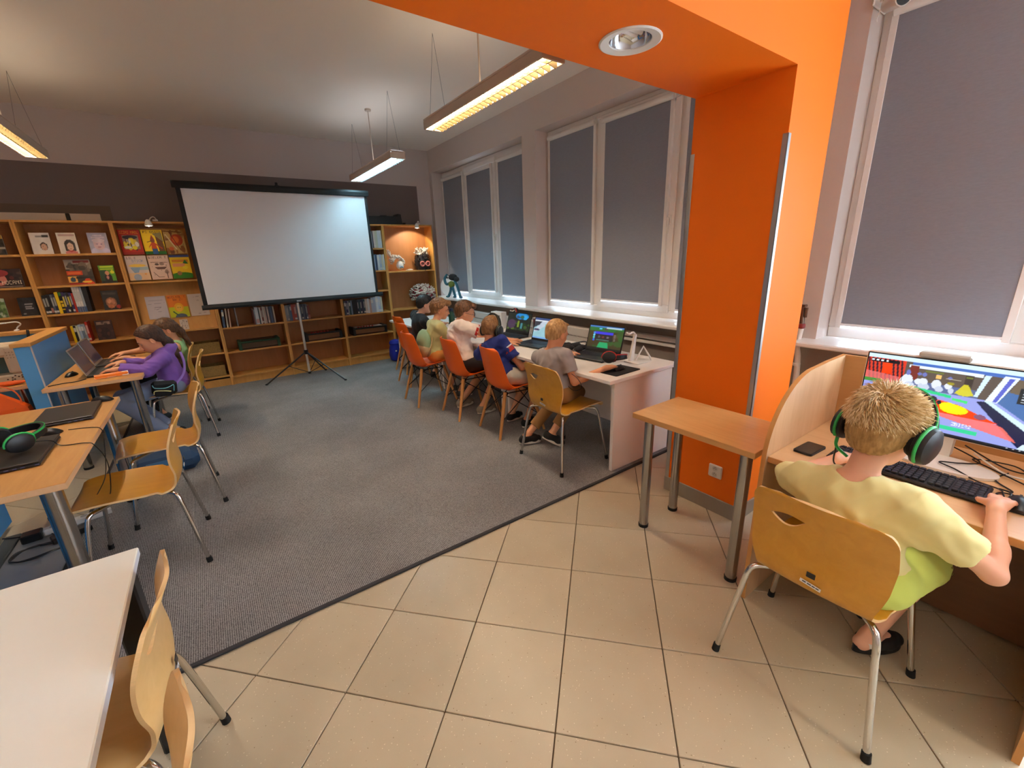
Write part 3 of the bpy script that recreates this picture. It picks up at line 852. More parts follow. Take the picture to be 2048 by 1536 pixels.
for sx in (1, -1):
    for sy in (1, -1):
        obj('leg', MB().box(sx * .60 - .035, sx * .60 + .035, sy * .74 - .035, sy * .74 + .035, 0, .692, .006), mat('black_leg_steel', (20, 21, 26), .45), wt)
o = MB()
for sy in (1, -1): o.box(-.52, .52, sy * .74 - .015, sy * .74 + .015, .64, .688, .003)
obj('apron_bar', o, _mats['black_leg_steel'], wt)

# ------------------------------------------------------------------ white desks along the windows
def white_desk(label, y0, y1, zb=ZCARP):
    cy = (y0 + y1) / 2; h = (y1 - y0) / 2
    t = thing('white_desk', label, 'desk', (2.5, cy, 0), 0, 'white desks along the windows')
    obj('desktop', MB().box(-.385, .40, -h + .003, h - .003, .708, .735, .003), M_WDESK, t)
    for sy in (-1, 1):
        y = sy * (h - .055)
        obj('side_panel', MB().box(-.315 + .02, .37, y - .014, y + .014, zb, .692, .002), M_WDESK, t)
        obj('spacer', MB().box(-.30, .33, y - .006, y + .006, .69, .709), mat('dark_spacer', (60, 52, 48), .5), t)
    obj('modesty_panel', MB().box(.06, .078, -h + .07, h - .07, .22, .692, .002), M_WDESK, t)
    return t
white_desk('white desk nearest the pillar, where the boy in the grey shirt sits', 1.875, 3.30)
white_desk('middle white desk by the windows, behind the boys in blue and white', 3.30, 4.725)
white_desk('farthest white desk by the windows, beside the bookcase', 4.725, 6.15)

# ------------------------------------------------------------------ study carrel at the right
cr = thing('study_carrel', 'pale beech study carrel with curved side panel and monitor', 'desk', (2.1, .28, 0))
ox, oy = 2.1, .28
def panel_outline(x0, x1):
    pts = [(x0, 0.0), (x1, 0.0), (x1, 1.055)]
    pts += [(2.28 - ox, 1.055), (2.16 - ox, 1.050)]
    for k in range(0, 13):
        a = math.radians(90 + 90 * k / 12)
        pts.append((2.135 - ox + (2.135 - ox - x0) * math.cos(a), .72 + .33 * math.sin(a)))
    return pts
for (y, nm) in ((.722, 'left'), (-.124, 'right')):
    pn = MB().prism(panel_outline(1.775 - ox, 2.50 - ox), y - .009 - oy, y + .009 - oy, 'y')
    o = obj('side_panel', pn, [M_CARREL, M_CARRELEDGE], cr)
    for p in o.data.polygons:
        if abs(p.normal.y) < .5: p.material_index = 1
o = obj('back_panel', MB().box(2.482 - ox, 2.50 - ox, -.115 - oy, .713 - oy, .02, 1.055, .001), [wood('carrel_back', (184, 134, 80), (196, 148, 92), .45, 'y', 5), M_CARRELEDGE], cr)
o = obj('desktop', MB().box(1.79 - ox, 2.482 - ox, -.114 - oy, .712 - oy, .702, .730, .002), [M_CARRELTOP, M_CARRELEDGE], cr)
for p in o.data.polygons:
    if abs(p.normal.z) < .5: p.material_index = 1
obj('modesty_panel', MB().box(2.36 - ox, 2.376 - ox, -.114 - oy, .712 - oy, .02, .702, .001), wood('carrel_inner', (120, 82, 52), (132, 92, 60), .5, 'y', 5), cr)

# ------------------------------------------------------------------ blue partition and its return
M_BLUE = mat('blue_partition', (84, 152, 204), .6, noise=.03, nscale=5)
M_BLUE_SIDE = mat('side_blue_partition', (92, 154, 212), .6, noise=.03, nscale=5)  # same blue, lightened to offset the shade on the side faces
pt = thing('desk_partition', 'blue desk partition with thick wooden cap beside the girls', 'partition', (-1.205, 5.2, 0))
o = obj('panel', MB().box(-.045, .045, -.52, .55, .02, 1.045, .002), [M_BLUE_SIDE, M_BLUE], pt)
for p in o.data.polygons:
    if p.normal.y < -.5: p.material_index = 1
obj('wood_cap', MB().box(-.055, .055, -.54, .58, 1.045, 1.075, .003), M_TABLE, pt)
obj('edge_strip', MB().box(.043, .050, -.526, -.510, .02, 1.045, .001), mat('pale_edge', (190, 190, 190), .4), pt)
pt2 = thing('desk_partition', 'blue partition behind the sewing machine, cut by the left edge of the photo', 'partition', (-1.9, 5.72, 0))
obj('panel', MB().box(-.8, .645, -.045, .03, .02, 1.045, .002), M_BLUE, pt2)
obj('wood_cap', MB().box(-.8, .64, -.075, .055, 1.045, 1.075, .003), M_TABLE, pt2)
pt3 = thing('desk_partition', 'blue partition beside the near left table, mostly out of the photo', 'partition', (-1.345, 2.9, 0))
obj('panel', MB().box(-.04, .03, -.95, .955, .03, 1.045, .002), mat('bright_blue_partition', (44, 130, 200), .6), pt3)

obj('wood_cap', MB().box(-.05, .04, -.96, .965, 1.045, 1.075, .003), M_TABLE, pt3)
# ------------------------------------------------------------------ bookcases along the back wall
YF, YB = 6.80, 7.085
UX = [-2.27, -1.50, -.735, .065, .84, 1.645, 2.405, 3.235]
def bookcase(label, x0, x1, shelves, top=2.10, base=.0):
    w = x1 - x0
    t = thing('bookcase', label, 'bookcase', ((x0 + x1) / 2, (YF + YB) / 2, ZCARP), 0, 'bookcases along the back wall')
    h = w / 2; d = (YB - YF) / 2
    for sx in (-1, 1):
        obj('side_panel', MB().box(sx * (h - .010) - .0095, sx * (h - .010) + .0095, -d, d, 0, top, .0015), M_SHELF, t)
    obj('top_board', MB().box(-h + .0195, h - .0195, -d, d, top - .022, top - .001, .0015), M_SHELF, t)
    obj('back_board', MB().box(-h + .0195, h - .0195, d - .012, d, .09, top - .022), M_SHELFB, t)
    for z in shelves:
        obj('shelf', MB().box(-h + .0198, h - .0198, -d + .004, d - .0125, z - ZCARP - .022, z - ZCARP, .0015), M_SHELF, t)
    obj('plinth', MB().box(-h + .0198, h - .0198, -d + .025, -d + .043, 0, .098), M_SHELF, t)
    return t
STD = (1.765, 1.432, 1.128, .79, .462, .128)
bookcase('bookcase bay at the left edge of the photo with face-out books', UX[0], UX[1], STD)
bookcase('bookcase bay with three pale face-out books on its top shelf', UX[1], UX[2], STD)
bc2 = bookcase('bookcase bay displaying children\'s hand-painted covers', UX[2], UX[3], (1.432, .815, .472, .155))
bookcase('bookcase bay behind the left half of the projection screen', UX[3], UX[4], STD)
bookcase('bookcase bay behind the screen pole', UX[4], UX[5], STD)
bookcase('bookcase bay behind the right half of the projection screen', UX[5], UX[6], STD)
bookcase('bookcase bay with paper animal sculptures in the corner', UX[6], UX[7], (1.405, .80, .462, .128))
# slanted display boards inside the children's bay
cx2 = (UX[2] + UX[3]) / 2; cy2 = (YF + YB) / 2
k = MB().box(-.378, .378, -.006, .006, 0, .62, .001).xf(rotm(rx=-.20, t=(0, -.085, .815)))
obj('display_board', k, M_SHELF, bc2, (0, 0, -ZCARP))
k = MB().box(-.378, .378, -.006, .006, 0, .62, .001).xf(rotm(rx=-.10, t=(0, .03, 1.433)))
obj('display_board', k, M_SHELF, bc2, (0, 0, -ZCARP))

# ------------------------------------------------------------------ books
M_PAPER = mat('book_pages', (222, 210, 188), .8, noise=.06, nscale=200, stretch=(1, 1, 20))
M_PRINT = print_mat('cover_print', .42)
M_POSTER = print_mat('drawing_print', .6)
def cover_book(name, label, cat, canvas, w, h, th, x, y, z, tilt=-.12, rz=0.0, group=None, pm=None):
    """book standing face out: pages block, front print, back cover; leans back on whatever is behind it"""
    t = thing(name, label, cat, (x, y, z), rot=(tilt, 0, rz))
    if group: t['group'] = group
    obj('page_block', MB().box(-w / 2 + .002, w / 2 - .003, .002, th - .002, .002, h - .002), M_PAPER, t)
    c = MB(); c.box(-w / 2, w / 2, th - .002, th, 0, h); c.box(-w / 2, -w / 2 + .002, .0005, th - .002, 0, h)
    obj('cover', c, mat('cover_dark', (40, 34, 32), .5), t)
    obj('cover_print', canvas.mesh('cover_print', w, h, pm or M_PRINT), None, t, (-w / 2, 0, 0))
    return t
def portrait(bg, skin, hair, title, tcol, cx=.6, long=False):
    c = Canvas(26, 36, bg)
    c.rect(.3, .92, .80, .87, tcol, .8) if title == 1 else c.rect(.12, .95, .84, .93, tcol, .55)
    if title == 1: c.rect(.62, .92, .78, .9, (30, 30, 34), .9)
    if long: c.ell(cx, .38, .30, .30, hair); c.rect(cx - .28, cx + .28, .12, .38, hair)
    else: c.ell(cx, .36, .19, .19, hair)
    c.ell(cx, .33, .14 if not long else .17, .16 if not long else .19, skin)
    c.ell(cx - .05, .36, .025, .015, (60, 40, 34)); c.ell(cx + .06, .36, .025, .015, (60, 40, 34)); c.ell(cx, .24, .05, .015, (150, 70, 60))
    c.ell(cx, .02, .34, .14, (228, 214, 200) if not long else (196, 60, 60), .8)
    return c.mottle(.06, 5, 3)
TILT = -.13
GF = 'face-out books on the bookcase shelves'
cover_book('book', 'cream book with a small portrait of a man, first on the top shelf', 'book', portrait((222, 212, 204), (206, 158, 130), (70, 50, 40), 1, (120, 118, 120)), .155, .222, .022, -1.345, 6.84, 1.766, TILT, group=GF)
cover_book('book', 'cream book with a long-haired woman on the cover, top shelf', 'book', portrait((228, 216, 202), (222, 184, 160), (46, 32, 28), 2, (170, 96, 96), .58, True), .152, .222, .022, -1.138, 6.84, 1.766, TILT, group=GF)
c = Canvas(26, 36, (168, 166, 190)); c.ell(.5, .05, .5, .25, (196, 190, 216)); c.ell(.5, .42, .30, .26, (212, 182, 190)); c.ell(.5, .62, .34, .10, (214, 196, 204)); c.rect(.25, .72, .84, .91, (226, 214, 222), .7); c.rect(.2, .85, .74, .80, (224, 206, 214), .6); c.ell(.4, .45, .05, .03, (140, 120, 150)); c.ell(.62, .45, .05, .03, (140, 120, 150)); c.ell(.5, .3, .09, .03, (186, 130, 140)); c.mottle(.15, 7, 5)
cover_book('book', 'lilac book with a pale face on the cover, last on the top shelf', 'book', c, .165, .222, .024, -.885, 6.84, 1.766, TILT, group=GF)
c = Canvas(32, 42, (52, 42, 36)); c.rect(0, 1, .62, 1, (150, 136, 122)); c.rect(.35, .95, .86, .96, (120, 24, 24)); c.ell(.45, .72, .4, .10, (46, 40, 36)); c.blots(20, [(90, 76, 62), (40, 32, 28), (120, 100, 80)], .05, .15, (0, 1, .3, .8), 3); c.rect(.0, .6, .38, .54, (206, 62, 18)); c.rect(.06, .52, .43, .50, (236, 120, 50), .7); c.rect(0, .35, .08, .34, (236, 176, 80)); c.ell(.18, .2, .11, .10, (40, 70, 84)); c.poly([(.45, .0), (1, .0), (.75, .3)], (220, 70, 16)); c.rect(.3, 1, .22, .3, (16, 14, 14)); c.rect(0, .7, 0, .06, (170, 30, 16)); c.ell(.7, .1, .2, .04, (236, 190, 60))
cover_book('magazine', 'magazine with orange headline bar, middle of the second shelf', 'magazine', c, .215, .272, .012, -1.118, 6.845, 1.433, TILT, group=GF)
c = Canvas(26, 36, (86, 150, 28)); c.rect(0, 1, .85, 1, (96, 160, 40)); c.rect(.1, .95, .86, .95, (206, 222, 40), .8); c.rect(.1, .95, .76, .82, (206, 222, 40), .7); c.rect(0, .45, .0, .72, (36, 66, 40)); c.ell(.5, .25, .26, .30, (30, 24, 24)); c.ell(.48, .57, .13, .12, (200, 140, 104)); c.ell(.46, .32, .07, .10, (190, 120, 110)); c.ell(.82, .62, .12, .10, (220, 220, 30)); c.rect(0, 1, 0, .12, (26, 26, 24))
cover_book('book', 'small green book with a seated bald man, second shelf', 'book', c, .135, .20, .02, -.888, 6.845, 1.433, TILT, group=GF)
c = Canvas(26, 36, (38, 32, 30)); c.ell(.5, .38, .34, .26, (150, 96, 64)); c.ell(.38, .45, .12, .12, (196, 136, 100)); c.ell(.62, .42, .12, .14, (186, 120, 86)); c.ell(.45, .18, .2, .1, (180, 104, 62)); c.rect(.1, .9, .8, .9, (90, 78, 70), .6); c.ell(.9, .15, .15, .1, (150, 40, 30)); c.mottle(.35, 9, 11)
cover_book('book', 'dark book with two warm-lit faces on the third shelf', 'book', c, .145, .222, .024, -.93, 6.85, 1.129, TILT, group=GF)
c = Canvas(26, 36, (56, 32, 30)); c.rect(.1, .9, .78, .92, (170, 140, 120), .7); c.ell(.5, .35, .3, .28, (34, 20, 22)); c.blots(16, [(80, 44, 38), (46, 26, 26)], .04, .12, seed=2); c.mottle(.2, 6, 2)
cover_book('book', 'dark red-brown book face out on the fourth shelf', 'book', c, .15, .225, .022, -1.06, 6.85, .791, TILT, group=GF)
c = Canvas(96, 72, (54, 36, 34)); c.blots(26, [(90, 70, 60), (30, 22, 22), (120, 50, 44)], .03, .1, seed=8); c.ell(.33, .45, .22, .32, (206, 120, 104)); c.ell(.30, .78, .34, .2, (150, 50, 50)); c.ell(.33, .33, .10, .05, (60, 14, 22)); c.text('HOCANI', .40, .96, .17, .38, (226, 206, 176)); c.rect(.2, .95, .04, .09, (150, 130, 116), .7)
cover_book('book', 'wide dark book with a red-haired face and cream title, left edge', 'book', c, .26, .195, .02, -1.705, 6.85, 1.433, TILT, group=GF)
c = Canvas(30, 30, (34, 34, 36)); c.mottle(.5, 10, 4)
for i, yy in enumerate((.60, .48, .36)): c.rect(.30, .30 + (.42, .34, .4)[i], yy, yy + .06, (160, 158, 158), .8)
c.ell(.18, .12, .07, .05, (130, 130, 130))
cover_book('book', 'square dark book with three lines of pale title, left bay', 'book', c, .15, .195, .018, -1.60, 6.85, 1.129, TILT, group=GF)
c = Canvas(24, 30, (96, 120, 60)); c.blots(40, [(60, 90, 34), (150, 170, 110), (40, 60, 30), (190, 196, 170)], .03, .14, seed=12)
cover_book('book', 'green leafy photo book at the left edge of the photo', 'book', c, .16, .20, .02, -1.85, 6.85, 1.129, TILT, group=GF)
c = Canvas(24, 30, (56, 50, 44)); c.blots(18, [(34, 30, 28), (90, 80, 66)], .05, .15, seed=5); c.rect(0, 1, .8, 1, (190, 140, 50)); c.rect(0, 1, .3, .38, (180, 170, 150))
cover_book('book', 'dark book with a yellow top, top shelf at the left edge', 'book', c, .16, .20, .02, -1.70, 6.85, 1.766, TILT, group=GF)

# hand-painted covers on the display boards
GC = 'hand-painted covers in the display bay'
def sheet(label, canvas, w, h, x, y, z, tilt):
    t = thing('painted_cover', label, 'picture', (x, y, z), rot=(tilt, 0, 0), group=GC)
    obj('card', MB().box(-w / 2, w / 2, .0008, .003, 0, h), mat('card_white', (226, 216, 206), .7), t)
    obj('drawing', canvas.mesh('drawing', w, h, M_POSTER), None, t, (-w / 2, 0, 0))
W4, H4 = .198, .283
R_ = random.Random(4)
c1_ = Canvas(80, 108, (176, 34, 14)); c1_.text('DZIKI KROL', .08, .92, .84, .95, (232, 150, 30)); c1_.rect(.14, .88, .22, .78, (150, 120, 96)); c1_.ell(.5, .70, .34, .08, (40, 30, 44)); c1_.blots(30, [(226, 196, 60), (230, 220, 206), (120, 80, 70), (236, 214, 40), (70, 50, 60)], .03, .12, (.2, .82, .25, .62), 6); c1_.rect(0, 1, 0, .1, (150, 24, 10)); c1_.ell(.62, .28, .12, .08, (236, 214, 40)); c1_.ell(.32, .3, .16, .05, (232, 226, 214))
sheet('red hand-painted cover with orange title and a yellow creature', c1_, W4, H4, -.607, 6.885, 1.742, -.10)
c2_ = Canvas(80, 108, (240, 196, 10)); c2_.text('PI OKIO?', .10, .95, .86, .96, (50, 30, 16)); c2_.poly([(.70, 0), (1, 0), (.92, .7), (.62, .82)], (112, 66, 26)); c2_.poly([(.5, .84), (.98, .5), (.96, .9)], (140, 124, 70)); c2_.poly([(.36, .62), (.56, .62), (.46, .80)], (150, 50, 20)); c2_.ell(.46, .56, .11, .09, (130, 64, 40)); c2_.line([(.4, .55), (.2, .50)], .018, (90, 60, 20)); c2_.poly([(.34, .2), (.62, .2), (.56, .48), (.38, .48)], (196, 70, 16)); c2_.line([(.36, .42), (.18, .22)], .03, (190, 66, 16)); c2_.line([(.58, .42), (.84, .24)], .03, (190, 66, 16)); c2_.rect(0, 1, 0, .13, (30, 104, 24)); c2_.rect(.36, .62, .0, .23, (34, 84, 140)); c2_.blots(10, [(236, 206, 30)], .03, .06, (0, .3, .15, .3), 2)
sheet('yellow hand-painted cover with a figure beside a brown tree', c2_, W4, H4, -.398, 6.885, 1.742, -.10)
c3_ = Canvas(80, 108, (196, 156, 84)); c3_.blots(30, [(150, 90, 40), (210, 180, 110), (120, 70, 40)], .04, .13, seed=9); c3_.ell(.6, .58, .30, .24, (196, 70, 30)); c3_.ell(.55, .6, .16, .14, (226, 110, 40)); c3_.line([(.1, .8), (.5, .2)], .03, (226, 206, 160)); c3_.line([(.3, .9), (.7, .15)], .02, (120, 40, 30)); c3_.ell(.25, .22, .12, .08, (210, 96, 40)); c3_.line([(.0, .95), (.9, .9)], .03, (130, 80, 30))
sheet('ochre hand-painted cover with a red swirl, beside the screen edge', c3_, W4, H4, -.190, 6.885, 1.742, -.10)
c4_ = Canvas(80, 108, (214, 196, 186)); c4_.text('LIL & ', .10, .60, .86, .97, (120, 90, 110)); c4_.text('STICH', .30, .82, .74, .84, (70, 120, 170)); c4_.rect(0, 1, .0, .3, (232, 186, 120), .7); c4_.ell(.5, .60, .4, .06, (236, 196, 80)); c4_.rect(.2, 1, .42, .54, (150, 178, 186), .8); c4_.poly([(.15, .52), (.62, .52), (.5, .32), (.3, .3)], (140, 164, 186)); c4_.ell(.40, .12, .18, .14, (160, 172, 190)); c4_.ell(.8, .25, .05, .03, (230, 150, 70))
sheet('pale hand-drawn cover with blue lettering and a plain blue shape', c4_, W4, H4, -.607, 6.855, 1.448, -.10)
c5_ = Canvas(80, 108, (222, 190, 170)); c5_.text('WIELOR T', .06, .90, .86, .96, (90, 60, 50)); c5_.line([(.1, .72), (.9, .70)], .012, (90, 64, 54)); c5_.poly([(.25, .52), (.85, .52), (.72, .42), (.36, .42)], (110, 76, 64)); c5_.ell(.38, .63, .10, .05, (96, 76, 66)); c5_.ell(.62, .64, .12, .06, (150, 120, 104)); c5_.line([(.15, .3), (.35, .1), (.6, .1)], .014, (80, 56, 48)); c5_.line([(.78, .05), (.78, .3)], .02, (80, 56, 48)); c5_.ell(.78, .3, .1, .08, (110, 80, 66), .7); c5_.blots(14, [(150, 116, 100)], .01, .03, (.1, .9, .1, .8), 3)
sheet('beige pencil-drawn cover with a dark boat shape', c5_, W4, H4, -.398, 6.855, 1.448, -.10)
c6_ = Canvas(80, 108, (238, 196, 20)); c6_.rect(0, 1, .90, 1, (40, 60, 120)); c6_.rect(.1, .9, .70, .80, (214, 130, 20)); c6_.poly([(.6, .62), (.9, .62), (.75, .80)], (40, 120, 40)); c6_.rect(.1, .7, .50, .64, (230, 150, 100)); c6_.ell(.5, .04, .7, .22, (50, 130, 20)); c6_.ell(.35, .22, .12, .09, (150, 110, 60)); c6_.ell(.7, .46, .14, .07, (240, 216, 40))
sheet('yellow painted cover with a blue sky strip, half behind the screen', c6_, W4, H4, -.190, 6.855, 1.448, -.10)
c7_ = Canvas(30, 42, (200, 190, 194)); c7_.line([(.1, .66), (.9, .70)], .012, (160, 150, 160)); c7_.line([(.3, .5), (.7, .52), (.5, .4), (.35, .45)], .012, (140, 128, 136)); c7_.line([(.4, .3), (.7, .33)], .012, (150, 140, 148)); c7_.rect(.15, .85, .80, .84, (170, 160, 168), .6)
sheet('white sheet with a faint pencil drawing, first on the lower display', c7_, W4, .277, -.530, 6.872, .975, -.20)
c8_ = Canvas(80, 108, (224, 120, 10)); c8_.text('WIELKOL T', .06, .94, .86, .96, (110, 40, 10)); c8_.text('RA Z!', .30, .80, .74, .83, (120, 44, 10)); c8_.rect(0, 1, 0, .46, (196, 200, 20)); c8_.ell(.52, .44, .24, .20, (240, 170, 20)); c8_.ell(.52, .40, .16, .15, (244, 190, 60)); c8_.ell(.55, .02, .3, .14, (80, 90, 100)); c8_.line([(.2, .26), (.42, .08)], .035, (30, 90, 50)); c8_.ell(.47, .44, .02, .02, (90, 50, 20)); c8_.ell(.58, .44, .02, .02, (90, 50, 20))
sheet('orange and lime painted cover with a yellow-haired figure', c8_, W4, .277, -.320, 6.872, .975, -.20)
c9_ = Canvas(30, 42, (206, 190, 180)); c9_.line([(.3, .86), (.6, .88)], .012, (150, 130, 126)); c9_.line([(.4, .1), (.8, .12)], .012, (150, 130, 126)); c9_.ell(.5, .7, .08, .04, (170, 150, 140), .6)
sheet('pale sheet with faint marks, partly behind the screen corner', c9_, W4, .277, -.108, 6.872, .975, -.20)
c10 = Canvas(20, 30, (206, 192, 180)); c10.blots(26, [(120, 100, 96), (90, 76, 76)], .02, .07, (.1, .9, .1, .9), 4)
sheet('small printed card on the ledge behind the girl in mint', c10, .085, .13, -.305, 6.838, .818, -.2)

# ------------------------------------------------------------------ books standing upright, spines out
_spine_cache = {}
def spine(w, h, d, col, style):
    key = (round(w, 4), round(h, 3), col, style)
    if key in _spine_cache: return _spine_cache[key]
    c = Canvas(4, 22, col)
    if style == 1: c.rect(0, 1, .62, .86, (236, 232, 224), .75)
    elif style == 2: c.rect(0, 1, .08, .16, (230, 226, 216), .9); c.rect(.3, .7, .4, .85, (220, 214, 200), .5)
    elif style == 3: c.rect(0, 1, 0, .22, (34, 70, 120), .9); c.rect(.3, .7, .4, .8, (150, 150, 150), .5)
    elif style == 4: c.rect(.3, .7, .3, .8, (236, 214, 90), .8)
    elif style == 5: c.rect(0, 1, .82, 1, (70, 130, 40)); c.rect(0, 1, .52, .60, (236, 196, 20)); c.rect(.2, 1, .30, .44, (236, 196, 20)); c.rect(0, 1, .16, .22, (236, 196, 20))
    elif style == 6: c.rect(0, 1, .05, .3, (206, 130, 110), .7)
    a = MB().box(.0006, w - .0006, .0015, d, .0015, h - .0015); b = MB().box(0, w, .0005, .0008, 0, h)
    cv = MB(); cv.box(0, .0012, 0, d, 0, h); cv.box(w - .0012, w, 0, d, 0, h)
    cm = mat('cover_%02x%02x%02x' % tuple(col), col, .5)
    _spine_cache[key] = (mesh_of('page_block', a, M_PAPER), mesh_of('cover', cv, cm), c.mesh('spine', w, h, M_PRINT))
    return _spine_cache[key]
NAMES = {(24, 22, 26): 'black', (40, 44, 70): 'navy', (236, 196, 20): 'yellow', (60, 44, 92): 'violet', (186, 40, 20): 'red', (222, 214, 204): 'white', (150, 160, 172): 'grey-blue', (120, 52, 40): 'maroon',
         (56, 84, 120): 'blue', (90, 96, 110): 'slate', (200, 190, 176): 'cream', (70, 60, 60): 'brown-grey', (176, 196, 220): 'pale blue', (176, 70, 50): 'brick red', (40, 70, 74): 'dark teal', (214, 222, 226): 'off-white', (200, 170, 156): 'pinkish', (120, 140, 160): 'steel blue', (206, 212, 190): 'pale green', (150, 150, 156): 'grey'}
ORD = 'first second third fourth fifth sixth seventh eighth ninth tenth eleventh twelfth thirteenth fourteenth fifteenth sixteenth seventeenth eighteenth nineteenth twentieth'.split()
def row(x, y, z, books, where, group):
    for i, (w, h, col, style, lean) in enumerate(books):
        pb, cv, sp = spine(w, h, .15, col, style)
        t = thing('book', '%s book, %s from the left %s' % (NAMES[col], ORD[i] if i < 20 else 'last', where), 'book', (x, y, z), rot=(0, lean, 0), group=group)
        obj('page_block', pb, None, t); obj('cover', cv, None, t); obj('spine', sp, None, t)
        x += w + .0008 + abs(lean) * h * 1.05
    return x
K, NV, YL, VI, RD, WH, GB, MA, BL, SL, CRM, BG, PB, BR, DT, OW, PK, STB, PG, GR = NAMES.keys()
row(-1.478, 6.83, 1.129, [(.020, .205, K, 2, 0), (.022, .21, K, 2, 0), (.020, .215, K, 6, 0), (.018, .21, SL, 2, 0), (.020, .215, NV, 2, 0), (.028, .235, YL, 0, 0), (.024, .232, K, 5, 0), (.020, .23, VI, 4, 0), (.018, .225, NV, 2, 0), (.018, .225, K, 4, 0), (.018, .22, VI, 2, 0), (.018, .215, RD, 0, 0), (.019, .29, WH, 3, 0), (.019, .29, WH, 3, 0), (.019, .29, WH, 3, 0), (.019, .285, GB, 3, 0), (.042, .285, K, 0, 0)],
    'on the left third shelf', 'upright books on the third shelf of the left bay')
row(-1.335, 6.83, .791, [(.022, .19, YL, 0, 0), (.020, .19, K, 1, 0), (.018, .19, PG, 2, 0), (.022, .20, PB, 1, 0), (.020, .20, STB, 1, 0), (.018, .20, GB, 2, 0), (.022, .225, RD, 2, 0)], 'on the left fourth shelf', 'upright books on the fourth shelf of the left bay')
row(.098, 6.815, .791, [(.026, .235, BL, 1, .06), (.018, .24, CRM, 0, .06), (.016, .235, PK, 0, .06)], 'below the left end of the screen', 'books below the screen, left bay')
row(.262, 6.83, .791, [(.014, .24, GR, 0, -.0)], 'standing alone below the screen', 'books below the screen, left bay')
row(.46, 6.815, .791, [(.016, .21, MA, 0, 0), (.014, .20, GB, 0, 0), (.038, .235, OW, 6, 0), (.014, .22, DT, 0, 0), (.018, .225, WH, 2, 0), (.018, .22, MA, 2, 0), (.022, .235, CRM, 0, 0), (.016, .23, PK, 0, 0), (.014, .23, BG, 0, 0), (.018, .23, PK, 2, 0), (.018, .225, NV, 0, 0), (.018, .23, BL, 0, 0), (.016, .23, NV, 0, 0), (.016, .225, CRM, 0, 0)], 'in the group left of the screen pole', 'books below the screen, left bay')
row(.865, 6.82, .791, [(.02, .22, GR, 0, 0), (.02, .22, GR, 2, 0), (.018, .22, SL, 0, 0), (.020, .23, BL, 1, 0), (.030, .23, BR, 0, 0), (.030, .23, BR, 2, 0), (.022, .225, SL, 0, 0), (.020, .22, NV, 0, 0), (.020, .22, SL, 0, 0), (.020, .22, NV, 2, 0), (.020, .22, SL, 0, 0), (.020, .22, NV, 0, 0), (.018, .22, SL, 2, 0), (.030, .20, MA, 6, 0)], 'in the row behind the screen pole', 'books behind the screen pole')
row(1.675, 6.815, .791, [(.026, .21, SL, 1, 0), (.024, .215, VI, 2, 0), (.020, .215, GR, 0, 0), (.022, .21, DT, 1, 0), (.024, .215, STB, 0, 0), (.040, .22, K, 0, 0), (.035, .225, K, 0, 0), (.020, .215, NV, 2, 0), (.022, .215, DT, 0, 0), (.024, .215, NV, 2, 0), (.026, .22, NV, 0, 0), (.024, .22, DT, 2, 0), (.035, .22, CRM, 2, 0), (.030, .22, OW, 2, 0), (.028, .21, PK, 0, 0), (.036, .23, PB, 1, 0), (.034, .235, PB, 0, 0), (.042, .245, OW, 1, 0), (.034, .24, PB, 2, 0), (.03, .23, PG, 2, 0)], 'in the row below the right screen end', 'books below the right end of the screen')
row(2.20, 6.825, 1.766, [(.030, .24, OW, 2, 0), (.016, .24, NV, 0, 0), (.034, .25, WH, 2, 0), (.030, .25, PG, 0, 0), (.034, .255, OW, 0, 0), (.028, .255, OW, 2, 0)], 'on the top shelf right of the screen', 'pale books right of the screen, top shelf')
row(2.18, 6.825, 1.433, [(.030, .24, OW, 2, 0), (.028, .23, PB, 0, 0), (.030, .24, BL, 0, 0), (.034, .23, OW, 1, 0), (.030, .235, PB, 2, 0), (.030, .23, PG, 2, 0), (.028, .235, OW, 0, 0)], 'on the second shelf right of the screen', 'pale books right of the screen, second shelf')

# ------------------------------------------------------------------ boxes, trays and sculptures on the shelves
M_WICKER = mat('patterned_box', (140, 112, 60), .8, noise=.45, nscale=55, bump=.5, bscale=70)
for z, lab in ((.473, 'brown patterned storage box on the upper shelf behind the girls'), (.156, 'brown patterned storage box on the lower shelf behind the girls')):
    t = thing('storage_box', lab, 'box', (-.335, 6.945, z), 0, 'patterned boxes')
    k = MB(); k.box(-.35, .35, -.13, .13, 0, .006); k.box(-.35, .35, -.13, -.122, .006, .145, .003); k.box(-.35, .35, .122, .13, .006, .145, .003); k.box(-.35, -.342, -.122, .122, .006, .145, .003); k.box(.342, .35, -.122, .122, .006, .145, .003)
    obj('box_body', k, M_WICKER, t)
def tray(label, x, y, z, w, c, dark, red=False, white=False):
    t = thing('game_tray', label, 'tray', (x, y, z), 0, 'open trays on the low shelves')
    k = MB(); h = .115
    k.box(-w / 2 + .04, w / 2 - .04, -.125, -.118, .02, h - .02, .002); k.box(-w / 2, w / 2, .118, .125, 0, h, .002); k.box(-w / 2, w / 2, -.118, .118, 0, .006)
    obj('tray_body', k, c, t)
    for s in (-1, 1): obj('tray_end', MB().box(s * (w / 2 - .02) - .02, s * (w / 2 - .02) + .02, -.135, .125, .0, h + .006, .006), dark, t)
    obj('tray_rim', MB().box(-w / 2 + .03, w / 2 - .03, -.135, -.120, h - .022, h + .004, .004), dark, t)
    if red:
        k = MB()
        for i in range(6): k.sphere((-w / 2 + .10 + i * .045, -.07, h + .002), (.016, .016, .014), 8, 6)
        obj('counter', k, mat('red_plastic', (170, 30, 24), .4), t)
    if white: obj('white_lid', MB().box(-w / 2 + .06, w / 2 - .05, -.11, .09, h - .016, h - .004, .002), M_WPLAST, t)
    return t
